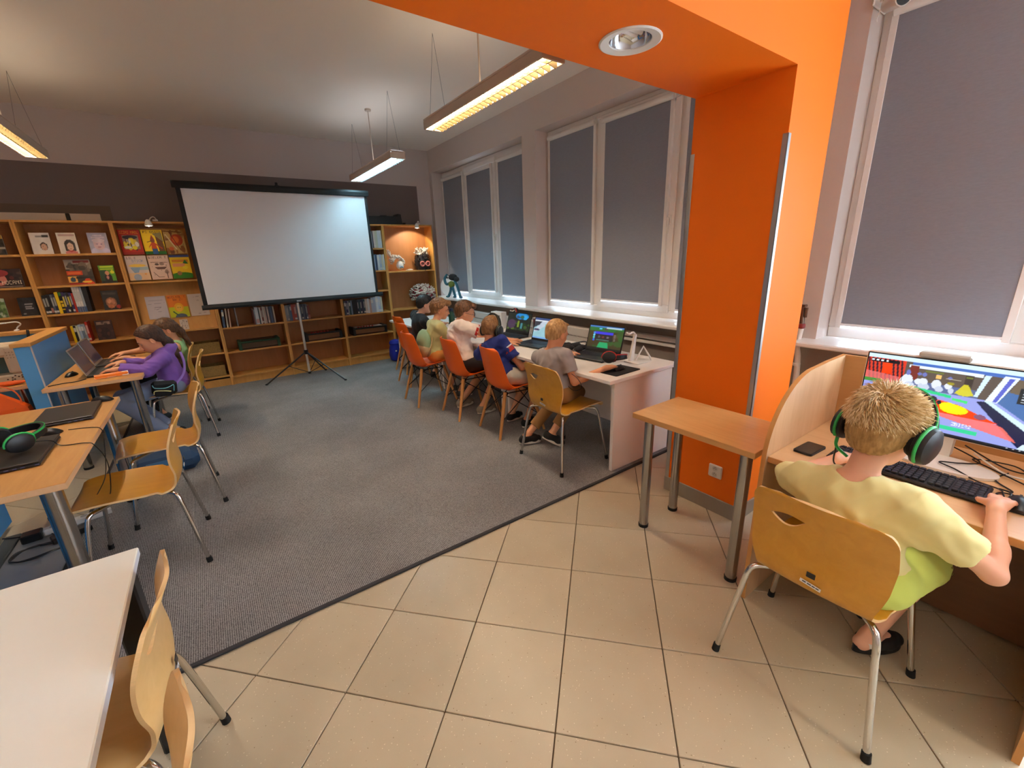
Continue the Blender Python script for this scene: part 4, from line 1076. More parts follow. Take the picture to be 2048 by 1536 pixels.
M_TRAYB = mat('tray_brown', (84, 62, 44), .7); M_TRAYG = mat('tray_green', (20, 60, 32), .5); M_TRAYK = mat('tray_black', (26, 24, 22), .5)
tray('long tray with dark green rim on the low shelf left of the pole', .475, 6.925, .463, .51, M_TRAYB, M_TRAYG)
tray('long tray with black ends and red counters on the low shelf behind the pole', 1.325, 6.925, .463, .52, mat('tray_tan', (120, 78, 46), .7), M_TRAYK, True)
tray('long tray with black ends and a white lid on the low shelf at the right', 2.02, 6.925, .463, .54, _mats['tray_tan'], M_TRAYK, True, True)

# strips of rolled paper: fish, owl-like head, flower
M_PAPERW = mat('magazine_paper', (214, 206, 196), .8, noise=.35, nscale=30)
M_PAPERK = mat('dark_magazine_paper', (46, 42, 44), .7, noise=.6, nscale=40)
M_PAPERR = mat('red_magazine_paper', (150, 48, 56), .7, noise=.4, nscale=30)
M_PAPERP = mat('pink_paper', (214, 126, 116), .7)
def strips(n, fn, r, seed):
    R = random.Random(seed); k = MB()
    for i in range(n):
        a, b = fn(R); k.tube([a, b], [r * R.uniform(.6, 1.2), r * R.uniform(.3, .8)], 6)
    return k
f = thing('paper_fish', 'white rolled-paper fish sculpture on the lit corner shelf', 'sculpture', (2.61, 6.91, 1.407), 0)
k = MB(); k.sphere((.05, -.01, .085), (.06, .06, .07), 16, 12); obj('body', k, mat('white_fish_paper', (228, 226, 224), .7), f)
def fx(R):
    a = R.uniform(-.4, 3.3); s = R.uniform(0, 1)
    p = (.03 + .09 * math.cos(a), R.uniform(-.05, .05), .12 + .09 * math.sin(a)); return p, (p[0] - .02 - .05 * s, p[1], p[2] + R.uniform(-.01, .05))
obj('paper_roll', strips(110, fx, .013, 3), M_PAPERW, f)
obj('tail', strips(26, lambda R: ((-.07, R.uniform(-.02, .02), .19), (-.11 + R.uniform(-.03, .01), R.uniform(-.03, .03), .27 + R.uniform(0, .06))), .011, 8), M_PAPERW, f)
obj('blue_fin', MB().tube(bez([(.02, -.072, .045), (.05, -.078, .064), (.08, -.072, .045)], 10), .008, 8), mat('sky_blue_paper', (90, 160, 210), .6), f)
sl = thing('paper_slip', 'flat white paper piece lying between the sculptures', 'paper', (2.80, 6.86, 1.407), .2)
obj('slip_sheet', MB().box(-.05, .05, -.03, .03, .001, .012, .003).sphere((.01, 0, .014), (.05, .028, .01), 12, 6), M_PAPERW, sl)
o = thing('paper_owl', 'dark rolled-paper animal head with pink ring eyes on the corner shelf', 'sculpture', (3.06, 6.92, 1.407), 0)
k = MB(); k.lathe([(.10, 0), (.115, .03), (.11, .15), (.10, .23), (.07, .25)], n=20); obj('head_body', k, M_PAPERK, o)
obj('paper_roll', strips(70, lambda R: ((lambda a, h: ((.112 * math.cos(a), .112 * math.sin(a), h), (.125 * math.cos(a + .15), .125 * math.sin(a + .15), h + R.uniform(-.04, .05))))(R.uniform(0, 6.28), R.uniform(.01, .22))), .010, 5), M_PAPERK, o)
obj('crest', strips(50, lambda R: ((R.uniform(-.08, .08), R.uniform(-.08, .08), .24), (R.uniform(-.12, .12), R.uniform(-.12, .08), .27 + R.uniform(0, .09))), .014, 6), M_PAPERW, o)
for s in (-1, 1):
    k = MB(); k.tube([(s * .048 - .0 + .034 * math.cos(a), -.118 - .0, .095 + .034 * math.sin(a)) for a in [i * PI / 8 for i in range(17)]], .013, 8, False); k.sphere((s * .048, -.112, .095), (.014, .012, .014), 10, 8)
    obj('ring_eye', k, M_PAPERP, o)
fl = thing('paper_flower', 'big white and red rolled-paper dome sculpture on the shelf behind the boys', 'sculpture', (3.0, 6.88, .803), 0)
k = MB(); k.lathe([(.06, 0), (.07, .02), (.03, .08), (.05, .14)], n=16); obj('stand', k, M_PAPERK, fl)
k = MB(); k.sphere((0, 0, .20), (.19, .13, .13), 20, 14); obj('core', k, M_PAPERR, fl)
def fl_roll(R):
    a = R.uniform(0, 6.28); e = R.uniform(-.5, 1.5); d = (math.cos(a) * math.cos(e), math.sin(a) * math.cos(e), math.sin(e)); s = R.uniform(.95, 1.06)
    p = (d[0] * .20 * s, d[1] * .14 * s, .20 + d[2] * .14 * s); b = a + R.choice((-1, 1)) * .35
    q = (math.cos(b) * math.cos(e) * .235, math.sin(b) * math.cos(e) * .165, .20 + d[2] * .17 + R.uniform(-.01, .02)); return p, q
obj('paper_roll', strips(260, fl_roll, .013, 9), M_PAPERW, fl); obj('red_roll', strips(50, fl_roll, .010, 19), M_PAPERR, fl); obj('dark_roll', strips(40, fl_roll, .008, 29), M_PAPERK, fl)

# clip lamps on the bookcase edge
def clip_lamp(label, x):
    t = thing('clip_lamp', label, 'lamp', (x, 6.80, 2.112), 0, 'white clip lamps on the bookcases')
    obj('clip', MB().box(-.02, .03, -.02, .05, 0, .018, .003), M_WPLAST, t)
    obj('arm', MB().tube(bez([(.02, .0, .012), (.0, -.03, .045), (-.03, -.06, .03), (-.05, -.085, -.01)], 14), .006, 8), M_WPLAST, t)
    k = MB(); k.lathe([(.012, .04), (.024, .025), (.036, -.01), (.040, -.03), (.034, -.03), (.02, .0)], (-.06, -.095, -.03), 18); obj('lamp_shade', k, M_WPLAST, t)
    obj('bulb', MB().sphere((-.06, -.095, -.05), .016, 10, 8), emit('clip_bulb', LAMP_WARM, 14), t)
    return t
clip_lamp('white clip lamp on the bookcase above the painted covers', -.33)
clip_lamp('white clip lamp on the bookcase above the paper sculptures', 2.99)
for (x, p) in ((2.93, 2.4),):
    l = bpy.data.lights.new('clip_lamp_spot', 'SPOT'); l.energy = 6; l.color = LAMP_WARM; l.spot_size = 1.9; l.shadow_soft_size = .02
    lo = bpy.data.objects.new('clip_lamp_spot', l); C.objects.link(lo); lo.location = (x, 6.70, 2.02); lo.rotation_euler = (math.radians(38), 0, 0)

k = thing('black_case', 'long black equipment case lying on top of the bookcase beside the screen', 'case', (2.39, 6.94, 2.112), 0)
b = MB(); b.prism([(-.40, 0), (.36, 0), (.345, .15), (.30, .155), (.285, .12), (.12, .122), (.11, .13), (.02, .13), (0, .118), (-.40, .115)], -.10, .10, 'y')
obj('case_body', b, mat('case_black', (20, 22, 24), .55), k)
obj('case_foot', MB().box(.40, .43, -.06, .02, 0, .03, .004), _mats['case_black'], k)

# notice board strip and grey paint patch on the wall above the left bays
struct('trim_1', MB().box(-3.2, -.725, 7.092, 7.0995, 1.95, 2.295), mat('brown_grey_paint', (104, 88, 74), .8))
nb = thing('whiteboard', 'white board strip showing above the left bookcases', 'board', (-1.95, 7.085, 2.0), 0)
obj('board_face', MB().box(-1.12, 1.12, -.008, .0, 0, .205, .002), mat('board_white', (214, 196, 172), .5), nb)
obj('eraser', MB().box(.83, .865, -.03, -.008, .125, .205, .006), M_BLACK, nb)

# ------------------------------------------------------------------ projection screen on its tripod
ps = thing('projection_screen', 'large white projection screen on a black tripod', 'projection screen', (.975, 6.37, ZCARP), 0)
XL, XR = -.055 - .975, 2.075 - .975
c = MB()
c.prism([(-.035, 2.435), (.02, 2.435), (.025, 2.455), (.02, 2.50), (-.03, 2.505), (-.04, 2.48)], XL - .03, XR + .02, 'x'); obj('case_bar', c, M_MATTBLACK, ps, (0, 0, -ZCARP))
sc = MB(); sc.box(XL, XR, -.002, .002, 1.10, 2.445)
obj('border', sc, M_MATTBLACK, ps, (0, 0, -ZCARP))
obj('screen_fabric', MB().box(XL + .045, XR - .035, -.004, -.002, 1.135, 2.43), mat('screen_white', (222, 220, 222), .75), ps, (0, 0, -ZCARP))
k = MB(); k.prism([(-.022, 1.075), (.022, 1.075), (.026, 1.10), (.014, 1.13), (-.014, 1.13), (-.026, 1.10)], XL - .02, XR + .06, 'x'); bb_ = obj('weight_bar', k, M_MATTBLACK, ps, (0, 0, -ZCARP))
obj('maker_plate', MB().box(-.03, .03, -.028, -.0255, 1.092, 1.106), mat('pale_plate', (190, 190, 190), .4), ps, (.02, 0, -ZCARP))
k = MB(); k.cyl((0, .03, .10), (0, .03, 1.35), .0155, n=14); k.cyl((0, .03, 1.3), (0, .03, 2.53), .011, n=12); obj('pole', k, mat('pole_aluminium', (206, 200, 190), .38, metal=.7), ps, (0, 0, -ZCARP))
k = MB(); k.box(-.03, .03, .0, .05, 2.485, 2.515, .004); k.cyl((0, .03, 2.5), (0, .03, 2.55), .016, n=10); obj('hanger', k, M_MATTBLACK, ps, (0, 0, -ZCARP))
k = MB(); k.cyl((0, .03, .365), (0, .03, .425), .028, n=14); obj('collar', k, M_BLACK, ps, (0, 0, -ZCARP))
k = MB(); k.cyl((0, .03, .085), (0, .03, .115), .02, n=12); obj('lower_hub', k, M_BLACK, ps, (0, 0, -ZCARP))
for (fx_, fy_) in ((-.545, .08), (.365, -.42), (.28, .38)):
    l = MB(); l.tube([(0, .03, .40), (fx_, fy_, .014)], .0105, 8); lo = obj('leg', l, M_BLACK, ps, (0, 0, -ZCARP))
    m_ = (fx_ * .45, .03 + (fy_ - .03) * .45, .40 - .386 * .45); obj('strut', MB().tube([(0, .03, .10), m_], .005, 6), M_BLACK, ps, (0, 0, -ZCARP))
    obj('foot', MB().sphere((fx_, fy_, .016 + ZCARP), (.018, .018, .014), 8, 6), M_RUBBER, lo, (0, 0, -ZCARP + .0))
# ------------------------------------------------------------------ laptops, mice, headsets, stands
M_LAPBLK = mat('laptop_black', (22, 22, 24), .42)
M_LAPLID = mat('laptop_lid_brown', (54, 46, 40), .36, metal=.3)
M_KEYS = mat('laptop_keys', (28, 30, 46), .5)
M_SCREEN = print_mat('screen_picture', .25, .42)
M_SCREENB = print_mat('monitor_picture', .25, .50)
def laptop(label, x, y, z, rz, w, d, canvas, glow=None, lid=.30, hgt=.235, group='open laptops', keys=M_KEYS, rim=None):
    """hinge along y through the origin; the base runs towards -x, the screen leans towards +x"""
    t = thing('laptop', label, 'laptop', (x, y, z), rz, group)
    obj('laptop_base', MB().box(-d, .008, -w / 2, w / 2, .001, .019, .003), M_LAPBLK, t)
    k = MB()
    nr, nc = 5, 15
    for i in range(nr):
        for j in range(nc):
            x0 = -.035 - i * .021; y0 = -w / 2 + .022 + j * (w - .044) / nc
            k.box(x0 - .018, x0, y0, y0 + (w - .044) / nc - .003, .018, .0205)
    obj('keyboard', k, keys, t)
    obj('touchpad', MB().box(-d + .02, -d + .085, -.055, .055, .0185, .0195), mat('touchpad', (36, 36, 40), .35), t)
    s = MB().box(-.003, .004, -w / 2, w / 2, 0, hgt, .002)
    s.xf(rotm(ry=lid, t=(.004, 0, .017)))
    sc = obj('screen', s, rim or M_LAPBLK, t)
    pm = canvas.mesh('screen_picture', w - .02, hgt - .032, M_SCREEN)
    M = rotm(ry=lid, t=(.004, 0, .017)) @ Matrix.Translation((-.0036, w / 2 - .01, .022)) @ Matrix.Rotation(-PI / 2, 4, 'Z')
    pm.transform(M); obj('screen_picture', pm, None, sc)
    return t
c = Canvas(64, 40, (66, 56, 34)); c.rect(0, 1, .78, 1, (40, 110, 50)); c.rect(0, 1, .93, 1, (70, 120, 190)); c.rect(.5, .95, .90, .95, (190, 214, 220)); c.blots(16, [(60, 70, 30), (90, 70, 50), (50, 90, 40)], .05, .14, (0, 1, .1, .8), 2); c.rect(.20, .72, .38, .74, (38, 34, 38), .9); c.rect(.20, .72, .66, .75, (60, 60, 220)); c.rect(.30, .38, .86, .92, (90, 200, 240)); c.rect(.46, .54, .84, .9, (80, 60, 60))
for i, cc in enumerate([(70, 140, 230), (110, 200, 230), (80, 190, 190), (40, 90, 220)]): c.ell(.17, .70 - i * .10, .032, .045, cc)
c.rect(.24, .62, .40, .43, (90, 130, 120)); c.poly([(.30, .08), (.64, .10), (.60, .32), (.36, .32)], (40, 160, 100)); c.ell(.44, .54, .03, .05, (120, 60, 50)); c.ell(.58, .54, .03, .05, (110, 100, 110)); c.ell(.32, .54, .03, .05, (90, 90, 100)); c.rect(0, 1, 0, .08, (34, 30, 28))
for i in range(5): c.rect(.76, .80, .42 + i * .06, .445 + i * .06, (130, 120, 120))
laptop('open gaming laptop with a game menu on the white desk before the boy in grey', 2.665, 2.47, .736, .14, .36, .25, c)
c = Canvas(48, 34, (150, 196, 206)); c.rect(0, 1, .9, 1, (60, 80, 130)); c.rect(0, 1, .84, .9, (220, 226, 232)); c.poly([(0, .5), (.4, .84), (0, .84)], (60, 60, 70)); c.poly([(.3, .84), (.62, .84), (.1, .3), (0, .34)], (190, 200, 214)); c.line([(.42, .7), (.9, .4)], .012, (60, 190, 160)); c.ell(.12, .42, .12, .05, (70, 60, 90)); c.ell(.8, .8, .3, .08, (180, 190, 200)); c.rect(0, 1, 0, .08, (120, 170, 226)); c.mottle(.1, 8, 3)
laptop('open laptop with a pale blue game between the boys in blue and grey', 2.63, 3.205, .736, .10, .37, .25, c)
c = Canvas(48, 34, (34, 40, 34)); c.ell(.62, .85, .28, .18, (30, 130, 200)); c.ell(.75, .8, .12, .12, (50, 160, 220)); c.blots(30, [(60, 90, 40), (40, 60, 34), (80, 50, 80), (90, 110, 40), (30, 36, 40)], .04, .12, (0, 1, .05, .85), 7); c.ell(.2, .4, .18, .25, (78, 52, 84), .8); c.rect(.45, .55, .25, .6, (120, 140, 50)); c.rect(.6, .7, .2, .5, (80, 150, 160), .7); c.rect(0, 1, 0, .10, (20, 24, 24))
laptop('open laptop with a dark jungle game below the window pier', 2.69, 3.755, .736, .10, .38, .25, c)
c = Canvas(32, 24, (34, 31, 42)); c.mottle(.5, 6, 3); c.ell(.5, .5, .4, .2, (48, 38, 48), .7); c.rect(0, 1, 0, .25, (20, 20, 28))
laptop('open laptop with dark screen before the girl in the purple hoodie', -.925, 4.945, .731, PI, .36, .24, c, group='laptops of the girls', keys=mat('silver_keys', (70, 68, 66), .4), rim=M_ALU)
c = Canvas(32, 24, (30, 28, 40)); c.mottle(.5, 5, 9); c.rect(0, 1, 0, .3, (22, 22, 36)); c.ell(.6, .6, .3, .2, (52, 42, 50), .6)
laptop('open laptop with dark screen before the girl in the mint top', -.94, 5.42, .731, PI, .36, .24, c, group='laptops of the girls', keys=_mats['silver_keys'], rim=M_ALU)
def closed_laptop(label, x, y, z, rz, w, d):
    t = thing('laptop', label, 'laptop', (x, y, z), rz, 'closed laptops on the near left table')
    obj('laptop_base', MB().box(-d / 2, d / 2, -w / 2, w / 2, .002, .016, .004), M_LAPBLK, t)
    obj('laptop_lid', MB().box(-d / 2, d / 2, -w / 2, w / 2, .0165, .026, .003), M_LAPLID, t)
    k = MB()
    for y_ in (-.05, -.025, .0, .045): k.box(y_ + .08 - .007, y_ + .08 + .007, -w / 2 - .0006, -w / 2 + .002, .006, .012)
    obj('port', k, mat('port_dark', (70, 76, 110), .3), t)
    return t
closed_laptop('closed brown-black laptop carrying the green and black headset', -.895, 2.845, .741, .02, .40, .27)
closed_laptop('closed dark laptop farther along the near left table', -.815, 3.51, .741, .03, .37, .255)

def mouse(label, x, y, z, rz=0.0, m=M_BLACK):
    t = thing('computer_mouse', label, 'mouse', (x, y, z), rz, 'black computer mice')
    k = MB(); prof = []
    G = []
    for i in range(11):
        u = i / 10; row = []
        wv = .030 * (math.sin(PI * (.12 + .76 * u)) ** .6); hh = .036 * math.sin(PI * (.08 + .80 * u)) ** .7
        for j in range(11):
            a = PI * j / 10; row.append((-.055 + .11 * u, wv * math.cos(a), max(.001, hh * math.sin(a) ** .8)))
        G.append(row)
    vs = [p for r in G for p in r]
    fs = [(i * 11 + j, i * 11 + j + 1, (i + 1) * 11 + j + 1, (i + 1) * 11 + j) for i in range(10) for j in range(10)] + [tuple(range(11)), tuple(reversed(range(110, 121)))] + [(i * 11, (i + 1) * 11, (i + 1) * 11 + 10, i * 11 + 10) for i in range(10)]
    k.add(vs, fs, True); obj('mouse_body', k, m, t)
    obj('scroll_wheel', MB().cyl((.022, -.003, .029), (.022, .003, .029), .008, n=10), mat('wheel_grey', (80, 80, 84), .5), t)
    return t
mouse('black mouse at the far corner of the near left table', -.70, 3.775, .741, 2.8)
mouse('black mouse behind the headset on the near left table', -.835, 3.17, .741, 2.9)
mouse('black mouse under the right hand of the boy in grey', 2.375, 2.03, .742, .1)
mouse('black mouse under the hand of the boy in yellow', 2.02, .045, .731, .1)
mouse('black mouse beside the laptop of the girl in mint', -.72, 5.30, .731, 3.0)
mouse('flat black mouse behind the dark laptop of the girl in purple', -1.06, 4.98, .731, 1.2)

def headset(label, M, shell, accent, mic=True, spread=.088, band=.118, cup=1.0):
    """ear cups at +-y, band over +z"""
    t = thing('headset', label, 'headset'); t.matrix_world = M
    n = 17
    arc = [(0, spread * 1.02 * math.cos(PI * i / (n - 1)), .01 + band * math.sin(PI * i / (n - 1))) for i in range(n)]
    G = [[(xx, p[1] * q, .01 + (p[2] - .01) * q) for xx in (-.017, -.010, .010, .017)] for p in arc for q in (1.07,)]
    obj('headband', MB().shell(G, .011), shell, t)
    G2 = [[(xx, p[1] * 1.095, .01 + (p[2] - .01) * 1.10) for xx in (-.018, -.009)] for p in arc]
    obj('band_accent', MB().shell(G2, .003), accent, t)
    for s in (-1, 1):
        k = MB(); prof = [(.036, .0), (.046, .004), (.048, .016), (.044, .030), (.030, .036), (.001, .037)]
        vs = []; m = 20
        for r, h in prof:
            for i in range(m):
                a = 2 * PI * i / m; vs.append((cup * r * .92 * math.cos(a), s * (spread - .012 + h * cup), cup * r * 1.12 * math.sin(a)))
        k.add(vs, [(i * m + j, i * m + (j + 1) % m, (i + 1) * m + (j + 1) % m, (i + 1) * m + j) for i in range(5) for j in range(m)] + [tuple(reversed(range(m)))], True)
        e = obj('ear_cup', k, shell, t)
        G3 = []
        for i in range(13):
            a = -PI * .15 + PI * 1.3 * i / 12 + PI * .35; G3.append((cup * .042 * math.cos(a) - .003, s * (spread + .006), cup * .053 * math.sin(a)))
        obj('accent_ring', MB().tube(G3, .0048, 8), accent, e)
        obj('ear_cushion', MB().lathe([(.020, s * (spread - .026)), (.040, s * (spread - .028)), (.044, s * (spread - .020)), (.038, s * (spread - .010)), (.02, s * (spread - .010))], (0, 0, 0), 20, 'y'), M_MATTBLACK, e)
    if mic: obj('microphone', MB().tube(bez([(.02, spread + .012, -.045), (.05, spread + .010, -.075), (.085, spread - .02, -.085)], 10), [.005] * 9 + [.006] * 20 if False else .005, 8), accent, t)
    return t
M_HSGREEN = mat('headset_green', (40, 176, 84), .4); M_HSRED = mat('headset_red', (196, 36, 28), .4); M_HSBLK = mat('headset_black', (24, 25, 28), .42); M_HSDK = mat('headset_dark_grey', (44, 48, 52), .45)
def frame_mat(o, x, y, z):
    x, y, z = Vector(x).normalized(), Vector(y).normalized(), Vector(z).normalized()
    return Matrix(((x[0], y[0], z[0], o[0]), (x[1], y[1], z[1], o[1]), (x[2], y[2], z[2], o[2]), (0, 0, 0, 1)))
def ortho(o, zdir, ydir):
    z = Vector(zdir).normalized(); y = Vector(ydir); y = (y - z * y.dot(z)).normalized(); return frame_mat(o, y.cross(z), y, z)
headset('black headset with green band lying on the closed laptop', ortho((-.895, 2.885, .822), (.75, .55, .16), (-.55, .80, .04)), M_HSBLK, M_HSGREEN)
headset('black and red headset lying on the white desk beside the mouse mat', ortho((2.475, 2.215, .779), (.55, -.6, .10), (.5, .55, -.25)), M_HSBLK, M_HSRED)
headset('black and red headset hanging on the white stand by the jungle-game laptop', ortho((2.87, 4.00, .875), (0, 0, 1), (.25, 1, 0)), M_HSBLK, M_HSRED, spread=.07, band=.105)
def hs_stand(label, x, y, rz, h):
    t = thing('headset_stand', label, 'stand', (x, y, .736), rz, 'white headset stands')
    k = MB(); k.prism([(-.022, 0), (.022, 0), (.048, h * .95), (.034, h), (.026, h * .95)], -.009, .009, 'y')
    obj('upright', k, M_WPLAST, t)
    k = MB(); k.tube(bez([(.03, 0, h - .002), (.01, 0, h + .012), (-.03, 0, h + .004), (-.06, 0, h + .018)], 12), .008, 8); obj('hook', k, M_WPLAST, t)
    k = MB(); k.tube([(.03, -.02, .006), (.09, -.045, .115), (.13, -.10, .006)], .0085, 8); k.box(-.05, .14, -.11, .03, .0, .006, .002); obj('brace', k, M_WPLAST, t)
    return t
hs_stand('empty white headset stand near the pillar end of the white desk', 2.655, 2.15, 0, .22)
hs_stand('white headset stand holding the black and red headset', 2.85, 4.01, .2, .225)
mm = thing('mouse_mat', 'black mouse mat at the corner of the white desk', 'mat', (2.37, 2.03, .736), .05)
obj('mat_sheet', MB().prism(rrect(.28, .19, .012), 0, .004), M_MATTBLACK, mm)
b = thing('dark_pouch', 'crumpled black pouch with cables between the laptops on the white desk', 'pouch', (2.62, 2.79, .736), .3)
k = MB(); R = random.Random(3)
for i in range(9): k.sphere((R.uniform(-.07, .07), R.uniform(-.10, .10), .028), (R.uniform(.03, .055), R.uniform(.03, .06), R.uniform(.022, .030)), 12, 8)
obj('pouch_cloth', k, mat('dark_cloth', (24, 24, 30), .85, noise=.3, nscale=40), b)
obj('pouch_cable', MB().tube(bez([(-.05, -.1, .03), (.0, -.14, .06), (.06, -.10, .075), (.09, .0, .05), (.06, .08, .03)], 24), .006, 8), M_BLACK, b)

def cable(name, label, pts, r=.0028, m=M_BLACK, cat='cable', group=None):
    o = obj(name, MB().tube(bez(pts, 14 * (len(pts) - 1)), r, 6), m); tag(o, label, cat, group); return o
cable('mouse_cable', 'thin cable looping below the edge of the white desk beside the boy in grey', [(2.13, 2.40, .738), (2.104, 2.37, .742), (2.098, 2.33, .66), (2.09, 2.22, .60), (2.085, 2.12, .64), (2.09, 2.17, .70), (2.098, 2.30, .738), (2.16, 2.36, .739)], .0022)
# near left table: headset and mouse cables that hang over the edge onto the chair
cable('headset_cable', 'thin black cable from the headset hanging in a loop over the chair seat', [(-.83, 2.90, .79), (-.77, 2.92, .772), (-.735, 2.90, .744), (-.64, 2.86, .744), (-.612, 2.86, .72), (-.60, 2.92, .60), (-.60, 2.80, .48), (-.62, 2.70, .462), (-.66, 2.78, .463), (-.63, 2.95, .52), (-.615, 3.07, .68), (-.618, 3.10, .735), (-.66, 3.14, .744), (-.76, 3.18, .744)], .0024)
cable('laptop_cable', 'thin cable lying behind the far closed laptop on the near left table', [(-.96, 3.72, .744), (-.90, 3.765, .744), (-.84, 3.74, .744), (-.80, 3.79, .744), (-.76, 3.78, .744)], .0024)
ps_ = thing('power_strip', 'white power strip on the floor under the near left table', 'power strip', (-.96, 3.60, .0), .25)
obj('strip_body', MB().box(-.16, .16, -.028, .028, .006, .045, .006), M_WPLAST, ps_)
for i in range(4): obj('outlet', MB().lathe([(.018, .0452), (.018, .0462), (.014, .0462), (.013, .0453), (.001, .0453)], (-.11 + i * .07, 0, 0), 16), mat('outlet_grey', (170, 170, 170), .5), ps_)
ad = thing('power_adapter', 'black laptop power adapter lying beside the white power strip', 'adapter', (-.965, 3.44, .006), .35)
obj('adapter_body', MB().box(-.09, .09, -.036, .036, .0, .036, .006), M_BLACK, ad)
ad = thing('power_adapter', 'small black power adapter amid the cable coil under the near left table', 'adapter', (-1.155, 3.54, .006), .1)
obj('adapter_body', MB().box(-.045, .045, -.04, .04, .0, .05, .006), M_BLACK, ad)
R = random.Random(5); pts = []
for i in range(34):
    a = i * .62; pts.append((-1.09 + (.10 + .02 * R.random()) * math.cos(a), 3.33 + (.065 + .02 * R.random()) * math.sin(a), .012 + .006 * (i % 5) / 2))
cable('cable_coil', 'black cables coiled on the floor under the near left table', pts + [(-1.0, 3.38, .02), (-.98, 3.42, .02)], .004)
cable('floor_cable', 'black cable running along the floor from the adapter to the blue partition', [(-1.30, 3.62, .03), (-1.22, 3.60, .02), (-1.15, 3.585, .03), (-1.08, 3.55, .012), (-1.04, 3.46, .012)], .004)

# ------------------------------------------------------------------ carrel: monitor, keyboard, phone, cables
mo = thing('monitor', 'white-framed monitor showing a colourful game on the study carrel', 'monitor', (2.30, .315, .731), -.02)
obj('housing', MB().box(0, .035, -.272, .272, .085, .395, .006), M_WPLAST, mo)
obj('bezel', MB().box(-.004, .002, -.268, .268, .090, .391, .002), M_BLACK, mo)
k = MB(); k.prism([(.012 * math.cos(0), 0)] and [(.085 * math.cos(2 * PI * i / 40) - .08, .155 * math.sin(2 * PI * i / 40) - .05) for i in range(40)], 0, .010); obj('stand_base', k, M_WPLAST, mo)
k = MB(); k.prism([(-.02, -.035), (.03, -.035), (.03, .035), (-.02, .035)], .01, .20); obj('stand_neck', k, M_WPLAST, mo, (.02, -.02, 0))
obj('webcam_bar', MB().box(-.012, .03, -.075, .075, .396, .418, .006), mat('webcam_bar_grey', (200, 198, 190), .4), mo, (0, 0.03, 0))  # pale webcam bar on top of the monitor, gives no light
c = Canvas(236, 132, (150, 160, 226))
c.poly([(0, .62), (.30, .60), (1, .56), (1, 1), (0, 1)], (92, 82, 76))
c.rect(0, 1, .94, 1, (206, 230, 246)); c.rect(.28, 1, .90, .945, (70, 110, 190)); c.rect(.26, .66, .86, .905, (226, 240, 250))
c.poly([(0, .60), (.24, .58), (.24, .94), (0, .94)], (214, 60, 40))
for i in range(9): c.line([(.005 + i * .026, .93), (.03 + i * .026, .62)], .006, (50, 30, 44))
c.rect(.10, .16, .72, .93, (236, 62, 14)); c.poly([(.0, .60), (.22, .58), (.22, .70), (.0, .74)], (226, 120, 120), .6); c.rect(0, .12, .58, .63, (70, 140, 60))
c.rect(.02, .2, .885, .93, (24, 22, 28)); [c.rect(.025 + i * .03, .04 + i * .03, .895, .92, (230, 230, 236)) for i in range(4)]
c.rect(.25, .62, .68, .87, (96, 84, 76)); c.rect(.27, .32, .7, .9, (120, 50, 44)); c.rect(.24, .66, .58, .68, (90, 104, 150))
for (x_, s) in ((.265, 1.0), (.36, .7), (.435, .75), (.33, .5), (.50, .5)):
    c.ell(x_, .68, .028 * s + .006, .085 * s, (220, 226, 240)); c.ell(x_, .79, .013, .04 * s, (110, 120, 190)); c.ell(x_ + .02, .62, .03 * s, .04, (196, 206, 226))
c.rect(.425, .455, .76, .81, (236, 190, 110)); c.rect(.36, .46, .83, .85, (110, 120, 60)); c.rect(.48, .56, .775, .785, (190, 180, 160)); c.ell(.51, .72, .02, .02, (160, 150, 50))
c.rect(.575, .62, .70, .86, (60, 54, 52)); c.rect(.58, .615, .82, .84, (110, 120, 50)); c.poly([(.54, .60), (.64, .60), (.60, .74), (.58, .74)], (206, 196, 50)); c.ell(.59, .62, .045, .04, (206, 200, 60))
c.poly([(.27, .57), (.53, .52), (.53, .56), (.27, .61)], (50, 206, 140)); c.poly([(.54, .50), (.62, .485), (.62, .52), (.54, .535)], (70, 220, 120))
c.poly([(.64, .60), (.66, .60), (.70, .90), (.67, .90)], (206, 230, 250)); c.poly([(.70, .56), (.76, .56), (.83, .92), (.76, .92)], (226, 240, 252)); c.poly([(.735, .57), (.755, .57), (.81, .90), (.785, .90)], (90, 100, 200))
c.poly([(.70, .56), (1, .16), (1, .24), (.72, .58)], (206, 236, 246)); c.poly([(.66, .54), (.70, .56), (1, .16), (1, .0), (.93, .0)], (16, 28, 70)); c.poly([(.76, .57), (1, .27), (1, .72), (.80, .74)], (70, 110, 170)); c.poly([(.80, .72), (1, .70), (1, .9), (.83, .9)], (110, 96, 80))
c.poly([(.32, .50), (.52, .47), (.82, .26), (.90, .10), (.36, .30)], (236, 110, 100), .9); c.poly([(.40, .48), (.58, .45), (.80, .29), (.50, .30), (.40, .36)], (240, 62, 10)); c.ell(.56, .38, .075, .065, (250, 230, 10)); c.ell(.53, .41, .05, .05, (250, 236, 20))
c.ell(.435, .47, .026, .045, (40, 44, 56)); c.poly([(.41, .32), (.46, .32), (.46, .44), (.41, .44)], (50, 60, 84)); c.ell(.475, .44, .012, .03, (30, 32, 42)); c.ell(.395, .44, .010, .03, (30, 32, 42)); c.ell(.45, .31, .02, .018, (26, 26, 34))
c.ell(.70, .34, .03, .035, (130, 80, 110)); c.rect(.845, .995, .60, .80, (30, 36, 46)); [c.rect(.86, .89 + .01 * (i % 3), .62 + i * .035, .632 + i * .035, (200, 206, 214)) for i in range(5)]; [c.rect(.965, .98, .62 + i * .035, .632 + i * .035, (200, 206, 214)) for i in range(5)]
